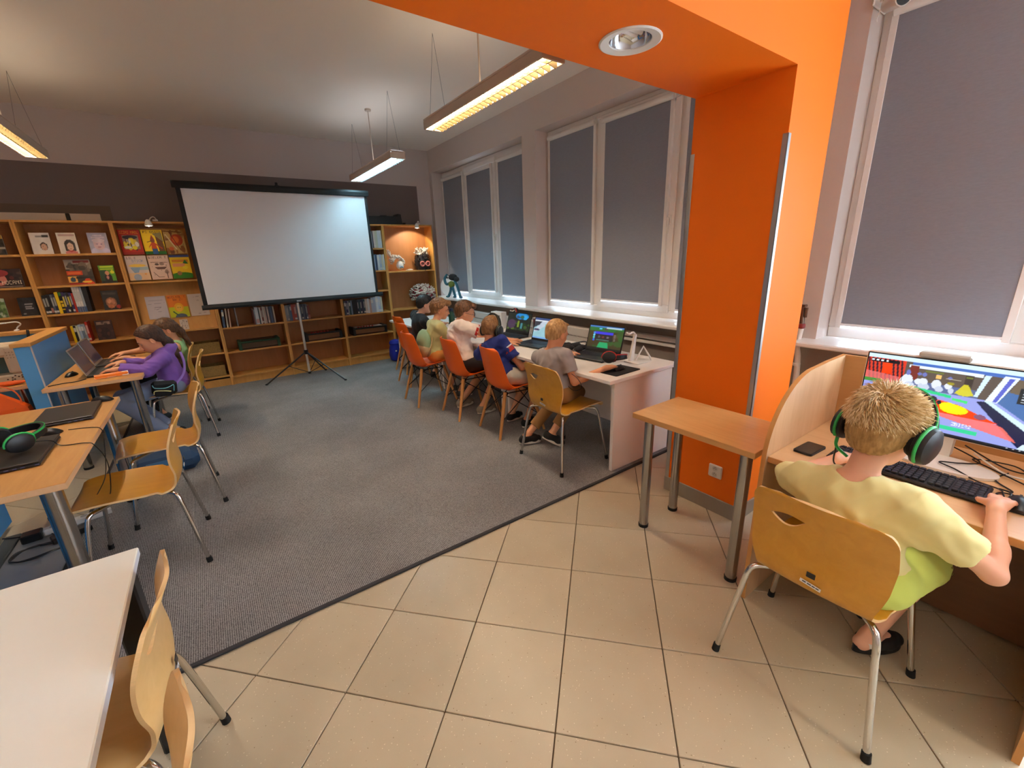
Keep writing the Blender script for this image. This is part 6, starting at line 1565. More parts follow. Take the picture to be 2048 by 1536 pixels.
def person(label, P):
    """P: hip, neck, head (world points), face (direction), left (shoulder axis), handL/handR, footL/footR ... all in world metres"""
    s = P.get('s', .82); h = P.get('h', .0045)
    H, N, HD = A_(*P['hip']), A_(*P['neck']), A_(*P['head'])
    left = nrm(P['left']); up = nrm(N - H); left = nrm(left - up * (left @ up)); fwd = nrm(np.cross(left, up)); TF = (fwd, left, up)
    hipl = nrm(P.get('hipleft', P['left']))
    fd = nrm(P['face']); hu = nrm(A_(0, 0, 1) - fd * fd[2]); 
    if 'roll' in P: hl_ = np.cross(hu, fd); hu = nrm(hu + hl_ * P['roll'])
    hl = np.cross(hu, fd); HF = (fd, hl, hu)
    ks = P.get('girth', 1.0)
    shw = P.get('shw', .165) * s; SL = N + left * shw - up * .055 * s + A_(*P.get('shL', (0, 0, 0))); SR = N - left * shw - up * .055 * s + A_(*P.get('shR', (0, 0, 0)))
    ua, fa = .285 * s, .25 * s
    WL, WR = A_(*P['wristL']), A_(*P['wristR'])
    EL = A_(*P['elbowL']) if 'elbowL' in P else ik(SL, WL, ua, fa, P.get('hintL', left * .5 - A_(0, 0, 1)))
    ER = A_(*P['elbowR']) if 'elbowR' in P else ik(SR, WR, ua, fa, P.get('hintR', -left * .5 - A_(0, 0, 1)))
    JL, JR = H + hipl * .085 * s, H - hipl * .085 * s
    AL, AR = A_(*P['ankleL']), A_(*P['ankleR']); th_, sh_ = .42 * s, .40 * s
    hf = nrm(np.cross(hipl, A_(0, 0, 1)))
    KL = A_(*P['kneeL']) if 'kneeL' in P else ik(JL, AL, th_, sh_, P.get('kneehint', hf + A_(0, 0, .6)))
    KR = A_(*P['kneeR']) if 'kneeR' in P else ik(JR, AR, th_, sh_, P.get('kneehint', hf + A_(0, 0, .6)))
    allp = [H, N, HD, EL, ER, WL, WR, JL, JR, AL, AR, KL, KR]
    lo, hi = np.min(allp, 0) - .24, np.max(allp, 0) + .24
    lo[2] = max(lo[2], -.01)
    T = lambda u: H + (N - H) * u
    def torso(F, e, k=.03, belly=True):
        F.ell(H + up * .02 * s, ((.105 + e) * s * ks + e, .150 * s * ks + e, .105 * s + e), TF, k)
        F.ell(T(.30), (.098 * s * ks + e, .132 * s * ks + e, .13 * s + e), TF, k)
        F.ell(T(.66), (.102 * s * ks + e, .142 * s * ks + e, .15 * s + e), TF, k)
        F.cone(N - up * .075 * s + left * shw * .55, N - up * .075 * s - left * shw * .55, .060 * s + e, k=k)
        F.cone(N + left * .03 * s - up * .02, SL, .052 * s + e, .050 * s + e, k); F.cone(N - left * .03 * s - up * .02, SR, .052 * s + e, .050 * s + e, k)
    nb = HD - hu * .055 - fd * .022
    root = thing('person', label, 'person', tuple(P['base']), 0); base = A_(*P['base'])
    def put(name, me, lab=None):
        me.transform(Matrix.Translation(-Vector(base))); o = obj(name, me, None, root)
        if lab: o['label'] = lab
        return o
    # ---- body
    F = Field(lo, hi, h)
    torso(F, 0)
    F.cone(N - up * .02, nb, .050 * s * P.get('neckr', 1), .047 * s * P.get('neckr', 1), .03)
    for (S_, E_, W_) in ((SL, EL, WL), (SR, ER, WR)):
        F.cone(S_, E_, .044 * s * ks, .035 * s, .02); F.cone(E_, E_ + (W_ - E_) * .35, .035 * s, .037 * s, .015); F.cone(E_ + (W_ - E_) * .3, W_, .036 * s, .0235 * s, .015)
    for (J, K_, A__) in ((JL, KL, AL), (JR, KR, AR)):
        F.cone(J, K_, .076 * s * ks, .052 * s, .03); F.cone(K_, K_ + (A__ - K_) * .4, .050 * s, .050 * s, .02); F.cone(K_ + (A__ - K_) * .35, A__, .050 * s, .033 * s, .02)
    feet = []
    for sd, A__, fdir in (('L', AL, P.get('footL', hf)), ('R', AR, P.get('footR', hf))):
        fdir = nrm(fdir); sl_ = np.cross(A_(0, 0, 1), fdir); sl_ = nrm(sl_); fu = nrm(np.cross(fdir, sl_)); sole = A__ - fu * .055 * s
        heel = sole - fdir * .035 * s + fu * .022 * s; toe = sole + fdir * .145 * s + fu * .016 * s; ball = sole + fdir * .085 * s + fu * .022 * s
        feet.append((heel, ball, toe, fdir, fu, A__))
        F.cone(A__, heel, .033 * s, .030 * s, .02); F.cone(heel, ball, .028 * s, .034 * s, .02); F.cone(A__, ball, .030 * s, .026 * s, .02); F.cone(ball, toe, .032 * s, .020 * s, .015)
    for W_, hd in ((WL, P['handL']), (WR, P['handR'])):
        hand_prims(F, W_, A_(*hd['f']), A_(*hd.get('n', (0, 0, 1))), A_(*hd['th']), s * 1.02, hd.get('curl', .45), hd.get('spread', .12))
    # head
    hs = P.get('hs', .95)
    F.ell(HD + hu * .022 * hs - fd * .010 * hs, (.096 * hs, .076 * hs, .088 * hs), HF, .02)
    F.ell(HD - hu * .045 * hs + fd * .030 * hs, (.062 * hs, .054 * hs, .066 * hs), HF, .03)
    F.ell(HD - hu * .092 * hs + fd * .058 * hs, (.022 * hs, .024 * hs, .016 * hs), HF, .02)
    F.ell(HD + hu * .012 * hs + fd * .070 * hs, (.022 * hs, .056 * hs, .012 * hs), HF, .02)
    for sg in (1, -1):
        F.ell(HD - hu * .030 * hs + fd * .052 * hs + hl * sg * .032 * hs, (.026 * hs, .022 * hs, .022 * hs), HF, .02)
        F.ell(HD - hu * .004 * hs + fd * .094 * hs + hl * sg * .031 * hs, (.016 * hs, .017 * hs, .011 * hs), HF, .012, 'sub')
        ec = HD - hu * .018 * hs - fd * .008 * hs + hl * sg * .074 * hs
        ef = (nrm(fd + hl * sg * .35), nrm(hl * sg - fd * .35), hu)
        F.ell(ec, (.019 * hs, .007 * hs, .030 * hs), ef, .006); F.ell(ec + hl * sg * .008 * hs + fd * .004 * hs, (.009 * hs, .006 * hs, .017 * hs), ef, .004, 'sub')
    F.cone(HD + hu * .000 * hs + fd * .084 * hs, HD - hu * .034 * hs + fd * .105 * hs, .007 * hs, .010 * hs, .010)
    for sg in (1, -1): F.ell(HD - hu * .038 * hs + fd * .094 * hs + hl * sg * .010 * hs, (.010 * hs, .008 * hs, .007 * hs), HF, .006)
    F.ell(HD - hu * .062 * hs + fd * .083 * hs, (.012 * hs, .022 * hs, .010 * hs), HF, .008)
    body = put('body', F.mesh('body', P.get('skin', M_SKIN), P.get('adapt', .12)))
    body['label'] = P.get('bodylab', 'bare skin of head, arms and hands')
    # ---- face
    for sg in (1, -1):
        e = MB(); c = HD - hu * .006 * hs + fd * .0685 * hs + hl * sg * .031 * hs - base; e.sphere(c, .0115 * hs, 12, 8); eo = obj('eye', e, M_EYEW, root)
        e = MB(); g_ = nrm(fd - hu * .30); e.sphere(c + g_ * .0070 * hs, .0062 * hs, 10, 8); obj('iris', e, M_IRIS, eo)
        e = MB(); e.tube([HD + hu * .016 * hs + fd * (.090, .094, .082)[i] * hs + hl * sg * (.014, .031, .050)[i] * hs - base + hu * (.0, .004, .0)[i] for i in range(3)], [.003, .0036, .0022], 6); obj('eyebrow', e, P.get('brow', M_BROW), root)
    e = MB(); e.tube([HD - hu * .060 * hs + fd * q * hs + hl * w_ * hs - base for w_, q in ((-.022, .084), (-.010, .0935), (0, .0955), (.010, .0935), (.022, .084))], [.002, .0042, .0046, .0042, .002], 8); obj('mouth', e, M_LIP, root)
    # ---- hair
    hr = P['hair']; t = hr.get('t', .014)
    F = Field(HD - .20 - hr.get('pad', 0), HD + .20 + hr.get('pad', 0), h * .9)
    F.ell(HD + hu * .024 * hs - fd * .012 * hs, (.096 * hs + t, .076 * hs + t, .088 * hs + t), HF, 0)
    if hr.get('nape', 1): F.ell(HD - hu * .030 * hs - fd * .042 * hs, (.052 * hs + t * .6, .058 * hs + t * .7, .060 * hs + t * .3), HF, .02)
    F.plane(HD + hu * hr.get('front', .075) * hs + fd * .064 * hs, fd * .76 - hu * .65)          # forehead line
    F.plane(HD - hu * hr.get('low', .050) * hs - fd * .05 * hs, -hu + fd * hr.get('slant', .35))      # nape line
    F.op(HD - .2, HD + .2, lambda X, Y, Z: -np.minimum.reduce([((X - HD[0]) * fd[0] + (Y - HD[1]) * fd[1] + (Z - HD[2]) * fd[2]) - hr.get('side', .012) * hs, hr.get('burn', -.005) * hs - ((X - HD[0]) * hu[0] + (Y - HD[1]) * hu[1] + (Z - HD[2]) * hu[2])]), 0, 'sub') if False else None
    # temples: bare in front of the ears, below the brow
    for sg in (1, -1):
        F.ell(HD - hu * .045 * hs + fd * .058 * hs + hl * sg * .06 * hs, (.058 * hs, .07 * hs, .062 * hs), HF, .01, 'sub')
        F.ell(HD - hu * .022 * hs - fd * .004 * hs + hl * sg * .088 * hs, (.024 * hs, .026 * hs, .036 * hs), HF, .006, 'sub')
    for (a, b, r0, r1) in hr.get('tails', []): F.cone(a, b, r0, r1, .02)
    for c_, r_ in hr.get('tufts', []): F.ell(HD + fd * c_[0] + hl * c_[1] + hu * c_[2], r_, HF, .012)
    nz = wrinkle(hr.get('amp', .004), hr.get('freq', 220), 5)
    put('hair', F.mesh('hair', hr['m'], .0, nz))
    # ---- top
    tp = P['top']; e = tp.get('e', .012)
    F = Field(lo, hi, h)
    torso(F, e)
    slv = tp.get('sleeve', .55)
    if slv > 0:
        for (S_, E_, W_) in ((SL, EL, WL), (SR, ER, WR)):
            if slv <= 1:
                q = S_ + (E_ - S_) * slv; sg = 1 if S_ is SL else -1
                F.cone(T(.60) + left * sg * .085 * s, S_ + (E_ - S_) * slv * .62, .052 * s + e, .040 * s + e, .03); F.cone(S_, q, .050 * s * ks + e, .048 * s * ks + e * 1.25, .02)
                d_ = nrm(E_ - S_); F.op(q - .09 * s, q + .09 * s, lambda X, Y, Z, q=q, d_=d_: np.maximum(np.sqrt((X - q[0]) ** 2 + (Y - q[1]) ** 2 + (Z - q[2]) ** 2) - .085 * s, -((X - q[0]) * d_[0] + (Y - q[1]) * d_[1] + (Z - q[2]) * d_[2])), 0, 'sub')
            else:
                F.cone(S_, E_, .050 * s * ks + e, .044 * s + e, .02); q = E_ + (W_ - E_) * (slv - 1); F.cone(E_, q, .044 * s + e, .032 * s + e, .02)
                d_ = nrm(W_ - E_); F.op(q - .07 * s, q + .07 * s, lambda X, Y, Z, q=q, d_=d_: np.maximum(np.sqrt((X - q[0]) ** 2 + (Y - q[1]) ** 2 + (Z - q[2]) ** 2) - .065 * s, -((X - q[0]) * d_[0] + (Y - q[1]) * d_[1] + (Z - q[2]) * d_[2])), 0, 'sub')
    else:                       # tank top: cut the shoulders away
        for S_, sg in ((SL, 1), (SR, -1)): F.cone(S_ + left * sg * .02 * s + up * .03 * s, S_ + left * sg * .02 * s - up * .06 * s, .066 * s, .05 * s, .0, 'sub')
    nr = tp.get('neckr', .062)
    F.cone(N - up * .012 + fwd * .008, N + up * .12 + fwd * .02, nr * s, nr * s * 1.1, .006, 'sub')
    if tp.get('hood'):
        c = N - fwd * .072 * s + up * .022 * s
        F.ell(c, (.070 * s, .130 * s, .062 * s), (nrm(fwd + up * .45), left, nrm(up - fwd * .45)), .03)
        F.ell(c + up * .055 * s + fwd * .05 * s, (.05 * s, .085 * s, .055 * s), TF, .012, 'sub')
    F.plane(H - up * tp.get('hem', .03) * s, -up)
    cl = put('shirt', F.mesh('shirt', tp['m'], .0, wrinkle(tp.get('amp', .0075), tp.get('freq', 55), tp.get('seed', 1), (1, 1, .7))))
    cl['label'] = tp['lab']
    if tp.get('cuff'):
        for (S_, E_) in ((SL, EL), (SR, ER)):
            d_ = nrm(E_ - S_); q = S_ + (E_ - S_) * slv - base
            k = MB(); k.tube([q - d_ * .022, q + d_ * .001], .048 * s * ks + e * 1.45, 20); k2 = obj('sleeve_cuff', k, tp['cuff'], root); k2['label'] = 'red cuff band'
    if tp.get('collar'):
        nd = nrm(up + fwd * .12); c0 = N - up * .012 + fwd * .008 + up * tp['collar'] * s - base; r_ = nr * s * 1.05 + .004
        a1 = nrm(np.cross(nd, left)); k = MB(); k.tube([c0 + (left * math.cos(a) * 1.06 + a1 * math.sin(a)) * r_ + nd * (.016 * s * math.cos(2 * a)) for a in [2 * PI * i / 36 for i in range(37)]], .0062, 8, False)
        k2 = obj('collar', k, tp['m'], root)
    # ---- bottoms
    bt_ = P['bottom']; e = bt_.get('e', .011)
    F = Field(lo, hi, h)
    F.ell(H + up * .0 * s, (.108 * s * ks + e, .152 * s * ks + e, .105 * s + e), TF, .03)
    for (J, K_, A__) in ((JL, KL, AL), (JR, KR, AR)):
        if bt_['len'] <= 1:
            q = J + (K_ - J) * bt_['len']; F.cone(J, q, .080 * s * ks + e, .064 * s + e * 1.5, .03); d_ = nrm(K_ - J)
        else:
            F.cone(J, K_, .080 * s * ks + e, .056 * s + e, .03); q = K_ + (A__ - K_) * (bt_['len'] - 1); F.cone(K_, q, .055 * s + e, .044 * s + e, .02); d_ = nrm(A__ - K_)
        F.op(q - .1 * s, q + .1 * s, lambda X, Y, Z, q=q, d_=d_: np.maximum(np.sqrt((X - q[0]) ** 2 + (Y - q[1]) ** 2 + (Z - q[2]) ** 2) - .095 * s, -((X - q[0]) * d_[0] + (Y - q[1]) * d_[1] + (Z - q[2]) * d_[2])), 0, 'sub')
    F.plane(H + up * .085 * s, up)
    cl = put('trousers' if bt_['len'] > 1 else 'shorts', F.mesh('trousers', bt_['m'], .0, wrinkle(.004, 50, 3)))
    cl['label'] = bt_['lab']
    # ---- shoes
    sh = P['shoe']
    for (heel, ball, toe, fdir, fu, A__) in feet:
        F = Field(np.min([heel, ball, toe, A__], 0) - .09, np.max([heel, ball, toe, A__], 0) + .09, .0035)
        e = .006
        F.cone(A__ - fu * .005, heel, .036 * s + e, .034 * s + e, .02); F.cone(heel, ball, .032 * s + e, .038 * s + e, .02); F.cone(A__ - fu * .01, ball, .034 * s + e, .030 * s + e, .02); F.cone(ball, toe, .036 * s + e, .026 * s + e, .015)
        sol = A__ - fu * .055 * s
        if sh.get('sandal'):
            a_ = A__ + fdir * .045 * s; F.ell(A__ - fdir * .0 * s - fu * .012 * s + fdir * .005, (.10 * s, .1 * s, .018 * s), (fdir, np.cross(fu, fdir), fu), .0, 'sub') if False else None
            F.plane(A__ + fdir * .02 * s, -fdir); F.plane(sol + fu * .055 * s, fu)
        else: F.plane(A__ + fu * .012 * s, fu)
        F.plane(sol - fu * .006, -fu)
        so = put('sandal' if sh.get('sandal') else 'shoe', F.mesh('shoe', sh['m'], .0))
        k = MB(); W_ = np.cross(fu, fdir); ol = []
        for i in range(24):
            a = 2 * PI * i / 24; u = math.cos(a); ol.append((u, math.sin(a)))
        vs = []
        for lev in (0, 1):
            for (u, w_) in ol:
                x_ = (heel - sol) @ fdir - .040 * s + ((toe - sol) @ fdir + .030 * s - ((heel - sol) @ fdir - .040 * s)) * (u * .5 + .5)
                y_ = w_ * (.043 + .007 * u) * s
                vs.append(sol + fdir * x_ + W_ * y_ + fu * (-.021 + .036 * lev) * s - base)
        n = 24; k.add(vs, [tuple(reversed(range(n))), tuple(range(n, 2 * n))] + [(i, (i + 1) % n, n + (i + 1) % n, n + i) for i in range(n)])
        so2 = obj('sole', k, sh['sole'], so)
        if sh.get('sandal'):
            q = A__ - fu * .022 * s - fdir * .0 * s
            st_ = []
            for i in range(13):
                a = PI * (.42 + 1.16 * i / 12); st_.append(q + fdir * .052 * s * math.cos(a) * 1.0 + W_ * .044 * s * math.sin(a) - base)
            k = MB(); k.shell([[p - fu * .013 * s, p + fu * .013 * s] for p in st_], .004); o = obj('heel_strap', k, M_WPLAST, so); o['label'] = 'white heel strap with dark print'
            k = MB(); k.shell([[p - fu * .004 * s + (p - (q - base)) * .10, p + fu * .005 * s + (p - (q - base)) * .10] for p in st_[2:6]], .002); obj('strap_print', k, M_BLACK, so)
    if 'socks' in P:
        for A__, K_ in ((AL, KL), (AR, KR)):
            d_ = nrm(K_ - A__); k = MB(); k.tube([A__ - base, A__ + d_ * .045 - base], [.036 * s, .038 * s], 16); o = obj('sock', k, P['socks'], root)
    return dict(root=root, HD=HD, HF=HF, H=H, N=N, TF=TF, SL=SL, SR=SR, EL=EL, ER=ER, base=base, s=s, hs=hs, lo=lo, hi=hi, put=put)

def cotton(name, col, amp=.06): return mat(name, col, .85, noise=amp, nscale=12, bump=.12, bscale=900, sheen=.06)
DN = lambda f, th, **k: dict(f=f, th=th, **k)
SOLEW = mat('sole_white', (226, 220, 206), .6); SHOEB = mat('shoe_black', (24, 24, 26), .7)
H_BLOND = hair_mat('hair_blond', (156, 116, 70), (208, 168, 114), 70)
H_BROWN = hair_mat('hair_brown', (70, 44, 26), (116, 78, 46), 70)
H_DARK = hair_mat('hair_dark', (26, 18, 15), (46, 34, 28), 70)
H_MID = hair_mat('hair_mid_brown', (104, 70, 42), (152, 110, 68), 70)
H_LONG = hair_mat('hair_long_brown', (50, 30, 22), (84, 54, 38), 70)

# 1 the boy in yellow at the carrel
k1 = person('boy in a pale yellow T-shirt and black headset seen from behind at the carrel', dict(
    base=(1.62, .36, 0), s=.82, h=.0036, adapt=.0, hip=(1.625, .325, .515), neck=(1.605, .372, .835), head=(1.685, .345, 1.005), face=(.95, -.22, -.28), left=(.06, 1, .04), neckr=1.08, shw=.185,
    wristL=(1.885, .50, .772), elbowL=(1.73, .615, .70), wristR=(1.875, .082, .772), elbowR=(1.675, .040, .655),
    handL=DN((1, -.12, -.08), (0, -1, 0), curl=.5), handR=DN((1, -.05, -.02), (0, 1, 0), curl=.42),
    ankleL=(2.10, .36, .075), ankleR=(1.875, .285, .085), kneeL=(1.95, .45, .475), kneeR=(1.95, .20, .465), footL=(1, .1, 0), footR=(1, -.55, 0), hs=1.10,
    hair=dict(m=hair_mat('hair_base_blond', (150, 116, 66), (192, 154, 98), 90), t=.011, low=.074, slant=.30, amp=.002), skin=M_SKINP, girth=1.06,
    top=dict(m=cotton('yellow_tee', (234, 226, 160)), lab='pale yellow T-shirt', e=.014, sleeve=.66, neckr=.070, hem=.02, amp=.0095, freq=52),
    bottom=dict(m=cotton('lime_shorts', (206, 224, 110)), lab='lime green shorts', len=.85, e=.019), shoe=dict(m=SHOEB, sole=SHOEB, sandal=True)))
def strands(K, count, whorl, L0, L1, mats_, seed, width=.0022):
    """short hair as thin three-sided locks that sweep round the crown whorl"""
    R = np.random.default_rng(seed); HD, (f, l, u), hs, base = K['HD'], K['HF'], K['hs'], K['base']
    wd = nrm(f * whorl[0] + l * whorl[1] + u * whorl[2])
    meshes = [MB() for _ in mats_]
    n = 0
    while n < count:
        d = nrm(R.normal(size=3)); c = (d @ f, d @ l, d @ u)
        if c[2] < -.54 + .25 * max(0, c[0]) or c[0] > .58 - .2 * c[2]: continue
        if c[2] < -.05 and abs(c[1]) > .72: continue
        if c[2] < -.15 and c[0] > -.25: continue
        ctr = HD + u * .024 * hs - f * .012 * hs
        r = np.array([.096, .076, .088]) * hs + .006
        if c[2] < -.1: r = r * (1 - .10 * (-c[2]))
        p = ctr + f * c[0] * r[0] + l * c[1] * r[1] + u * c[2] * r[2]
        nr_ = nrm(f * c[0] / r[0] + l * c[1] / r[1] + u * c[2] / r[2])
        away = nrm(d - wd * (d @ wd)); away = nrm(away - nr_ * (away @ nr_)); swirl = np.cross(nr_, away)
        t_ = nrm(away + swirl * .55 + R.normal(size=3) * .22)
        ang = math.acos(max(-1, min(1, d @ wd)))
        fade = np.interp(c[2], [-.65, -.35, .1, .5], [.22, .45, .85, 1.0])
        L = (L0 + (L1 - L0) * R.random()) * fade
        lift = .40 if ang > .5 else .75
        p1 = p + (t_ + nr_ * lift) * L * .55; p2 = p + (t_ * 1.05 + nr_ * (lift * .55)) * L
        w = width * R.uniform(.7, 1.4); sd = nrm(np.cross(t_, nr_)) * w
        mb = meshes[int(R.integers(len(meshes)))]; o = len(mb.v)
        q = [p - sd - nr_ * .003, p + sd - nr_ * .003, p1 + sd * .7, p1 - sd * .7, p2, p - nr_ * .001 + t_ * .001, p1 + nr_ * w * .9]
        mb.v += [tuple(x - base) for x in q]; mb.f += [(o, o + 3, o + 6, o + 5), (o + 5, o + 6, o + 2, o + 1), (o + 3, o + 4, o + 6), (o + 6, o + 4, o + 2), (o, o + 1, o + 2, o + 3), (o + 3, o + 2, o + 4)]; mb.smooth += [True] * 6
        n += 1
    for i, mb in enumerate(meshes):
        ho = obj('hair_locks', mb, mats_[i], K['root'], fix=False); ho['kind'] = 'stuff'
strands(k1, 8000, (-.62, -.05, .78), .024, .040, [mat('lock_%d' % i, c, .45) for i, c in enumerate([(206, 174, 116), (230, 204, 152), (244, 226, 186), (182, 146, 92)])], 4)
HD, HFf = k1['HD'], k1['HF']
headset('black and green headset worn by the boy in yellow', ortho(HD - HFf[2] * .018 - HFf[0] * .002, HFf[2] + HFf[0] * .55, HFf[1]), M_HSBLK, M_HSGREEN, spread=.104, band=.152, cup=1.14)
k = MB(); q = k1['HD'] + k1['HF'][1] * .115 - k1['HF'][2] * .07
cable('headset_lead', 'black lead hanging from the left ear cup of the boy in yellow', [q, q + A_(0, .002, -.05), q + A_(.01, 0, -.11), q + A_(.06, -.03, -.135), q + A_(.16, -.08, -.145), (1.95, .40, .742), (2.06, .36, .760)], .0026)

# 2 the boy in grey
k2 = person('blond boy in a grey T-shirt working at the laptop on the white desk', dict(
    base=(2.10, 2.36, ZCARP), s=.80, hip=(2.085, 2.385, .545), neck=(2.075, 2.45, .865), head=(2.125, 2.435, .995), face=(.93, .10, -.30), left=(-.16, 1, .05), hipleft=(-.05, 1, 0), shw=.172,
    wristL=(2.40, 2.60, .768), wristR=(2.27, 2.055, .770), elbowR=(2.115, 2.225, .655), hintL=(0, .6, -1),
    handL=DN((1, -.25, -.10), (0, -1, 0), curl=.55), handR=DN((1, -.12, -.02), (0, 1, 0), curl=.40),
    ankleL=(2.005, 2.70, .085), ankleR=(2.15, 2.535, .12), kneeL=(2.36, 2.62, .45), kneeR=(2.39, 2.47, .46), footL=(1, -.25, -.05), footR=(.85, -.5, -.55),
    hair=dict(m=H_BLOND, t=.005, low=.055, slant=.30, amp=.0015, tufts=[((.055, 0, .080), (.03, .05, .016))]),
    top=dict(m=cotton('grey_tee', (158, 150, 150)), lab='grey T-shirt', sleeve=.62, e=.013, neckr=.070, hem=.02, seed=4),
    bottom=dict(m=cotton('khaki_trousers', (150, 108, 60)), lab='khaki trousers', len=1.78), shoe=dict(m=SHOEB, sole=SOLEW)))
# 3 the boy in blue
k3 = person('boy in a royal blue T-shirt wearing a black headset at the white desk', dict(
    base=(2.06, 3.08, ZCARP), s=.80, hip=(2.055, 3.065, .545), neck=(1.985, 3.215, .825), head=(2.03, 3.21, .955), face=(.90, .25, -.30), left=(-.40, .92, .12), hipleft=(-.15, 1, 0), shw=.175,
    wristL=(2.30, 3.33, .768), wristR=(2.315, 2.81, .765), elbowR=(2.16, 2.94, .625), hintL=(0, .8, -.8),
    handL=DN((1, -.1, -.05), (0, -1, 0)), handR=DN((.9, .35, -.05), (-.3, 1, 0)),
    ankleL=(2.22, 3.22, .085), ankleR=(2.24, 3.0, .085), kneeL=(2.40, 3.16, .49), kneeR=(2.40, 2.95, .49),
    hair=dict(m=H_MID, t=.011, low=.060, amp=.0025),
    top=dict(m=cotton('blue_tee', (22, 40, 120)), lab='royal blue T-shirt', sleeve=.62, e=.014, neckr=.072, hem=.10, seed=6, amp=.008),
    bottom=dict(m=cotton('pale_grey_shorts', (206, 204, 196)), lab='pale grey shorts', len=.9), shoe=dict(m=SHOEB, sole=SOLEW)))
HD, HFf = k3['HD'], k3['HF']
headset('dark headset worn by the boy in blue', ortho(HD - HFf[2] * .018, HFf[2], HFf[1]), M_HSBLK, mat('headset_olive', (50, 58, 44), .45), mic=False, spread=.09, band=.135)
b3 = k3['base']; TF = k3['TF']; sw = k3['s']
q = k3['N'] - TF[2] * .20 - TF[0] * .0 + TF[1] * .0
k = MB(); e_ = k3['SR'] + (k3['ER'] - k3['SR']) * .35 - b3
d_ = nrm(k3['ER'] - k3['SR'])
k.tube([e_ - d_ * .02, e_ + d_ * .022], .057, 18); o = obj('shirt_print', k, mat('red_print', (170, 40, 28), .7), k3['root']); o['label'] = 'red printed patch on the sleeve'
k = MB(); k.tube([e_ - d_ * .032, e_ - d_ * .021], .0575, 18); o = obj('shirt_print', k, mat('white_print', (220, 220, 226), .7), k3['root'])
# 4 the boy in white with red cuffs
k4 = person('boy with glasses in a white T-shirt with red sleeve cuffs', dict(
    base=(2.04, 3.78, ZCARP), s=.90, hip=(2.02, 3.76, .555), neck=(2.025, 3.875, .925), head=(2.115, 3.83, 1.045), face=(.86, -.42, -.25), left=(.22, 1, .05), hipleft=(0, 1, 0), shw=.18, girth=1.12,
    wristL=(2.42, 3.90, .770), wristR=(2.39, 3.45, .768), hintL=(0, .8, -.8), hintR=(-.15, -.6, -1),
    handL=DN((1, -.2, -.05), (0, -1, 0)), handR=DN((.75, -.65, -.03), (.5, .85, 0), curl=.45, spread=.16),
    ankleL=(2.05, 3.92, .085), ankleR=(2.12, 3.60, .085), kneeL=(2.42, 3.86, .50), kneeR=(2.43, 3.66, .50), footL=(1, .2, 0),
    hair=dict(m=H_BROWN, t=.016, low=.060, amp=.003, tufts=[((.07, -.0, .075), (.035, .06, .03))]),
    top=dict(m=cotton('white_tee', (236, 218, 206), .03), lab='white T-shirt', sleeve=.68, e=.016, neckr=.066, hem=.08, seed=9, amp=.008, cuff=cotton('red_cuff', (186, 34, 26))),
    bottom=dict(m=cotton('dark_shorts', (40, 38, 40)), lab='dark shorts', len=.85), shoe=dict(m=mat('shoe_tan', (150, 140, 124), .7), sole=SOLEW)))
def glasses(K):
    HD, (f, l, u), hs, b = K['HD'], K['HF'], K['hs'], K['base']
    t = thing('glasses', 'dark-framed glasses worn by the boy in white', 'glasses', tuple(b))
    k = MB()
    for sg in (1, -1):
        c = HD - u * .008 * hs + f * .101 * hs + l * sg * .032 * hs - b
        k.tube([c + (l * .024 * math.cos(a) + u * .017 * math.sin(a)) * hs for a in [2 * PI * i / 16 for i in range(17)]], .0018, 6, False)
        k.tube([c + l * sg * .024 * hs, c + l * sg * .045 * hs - f * .03 * hs, HD - b - u * .004 * hs - f * .005 * hs + l * sg * .080 * hs], .0016, 6)
    k.tube([HD - b - u * .004 * hs + f * .103 * hs + l * w_ * hs for w_ in (-.009, 0, .009)], .0018, 6)
    obj('spectacle_frame', k, M_BLACK, t)
glasses(k4)
# 5 the boy with the mint bag
k5 = person('brown-haired boy in a pale green T-shirt with a mint bag on his back', dict(
    base=(1.98, 4.36, ZCARP), s=.82, hip=(1.975, 4.33, .55), neck=(2.01, 4.325, .905), head=(2.10, 4.375, 1.03), face=(.86, -.48, -.20), left=(.12, 1, 0), shw=.165,
    wristL=(2.30, 4.42, .770), wristR=(2.30, 4.22, .770), handL=DN((1, -.2, -.05), (0, -1, 0)), handR=DN((1, .2, -.05), (0, 1, 0)),
    ankleL=(2.18, 4.45, .085), ankleR=(2.20, 4.22, .085), kneeL=(2.36, 4.42, .49), kneeR=(2.36, 4.22, .49),
    hair=dict(m=H_MID, t=.022, low=.048, amp=.006, freq=150, tufts=[((.07, 0, .08), (.04, .06, .035)), ((-.03, .0, .105), (.05, .05, .02))]),
    top=dict(m=cotton('pale_green_tee', (206, 196, 136)), lab='pale yellow-green T-shirt', sleeve=.60, e=.013, hem=.02, seed=12),
    bottom=dict(m=cotton('orange_shorts', (216, 140, 64)), lab='orange shorts', len=.85), shoe=dict(m=mat('shoe_grey', (110, 104, 96), .7), sole=SOLEW)))
mb_ = thing('drawstring_bag', 'mint green drawstring bag with beige base on the back of a boy', 'bag', (1.845, 4.36, .56), 0, rot=(0, .10, .10))
k = MB(); k.sphere((0, 0, .12), (.062, .125, .155), 20, 14); obj('bag_body', k, mat('mint_cloth', (150, 178, 140), .8, noise=.06, nscale=14), mb_)
k = MB(); k.sphere((-.004, 0, .055), (.066, .132, .095), 20, 12); obj('bag_base', k, mat('beige_cloth', (186, 166, 128), .8), mb_)
k = MB(); k.tube(bez([(.05, -.10, .25), (.02, -.13, .12), (-.03, -.13, .02), (.0, -.06, -.02), (.05, -.09, .0), (.12, -.16, .12)], 30), .006, 6); k.tube(bez([(.05, .08, .26), (.0, .13, .14), (-.03, .12, .02), (.03, .05, -.02)], 24), .006, 6); obj('drawstring', k, mat('beige_cord', (196, 170, 126), .8), mb_)
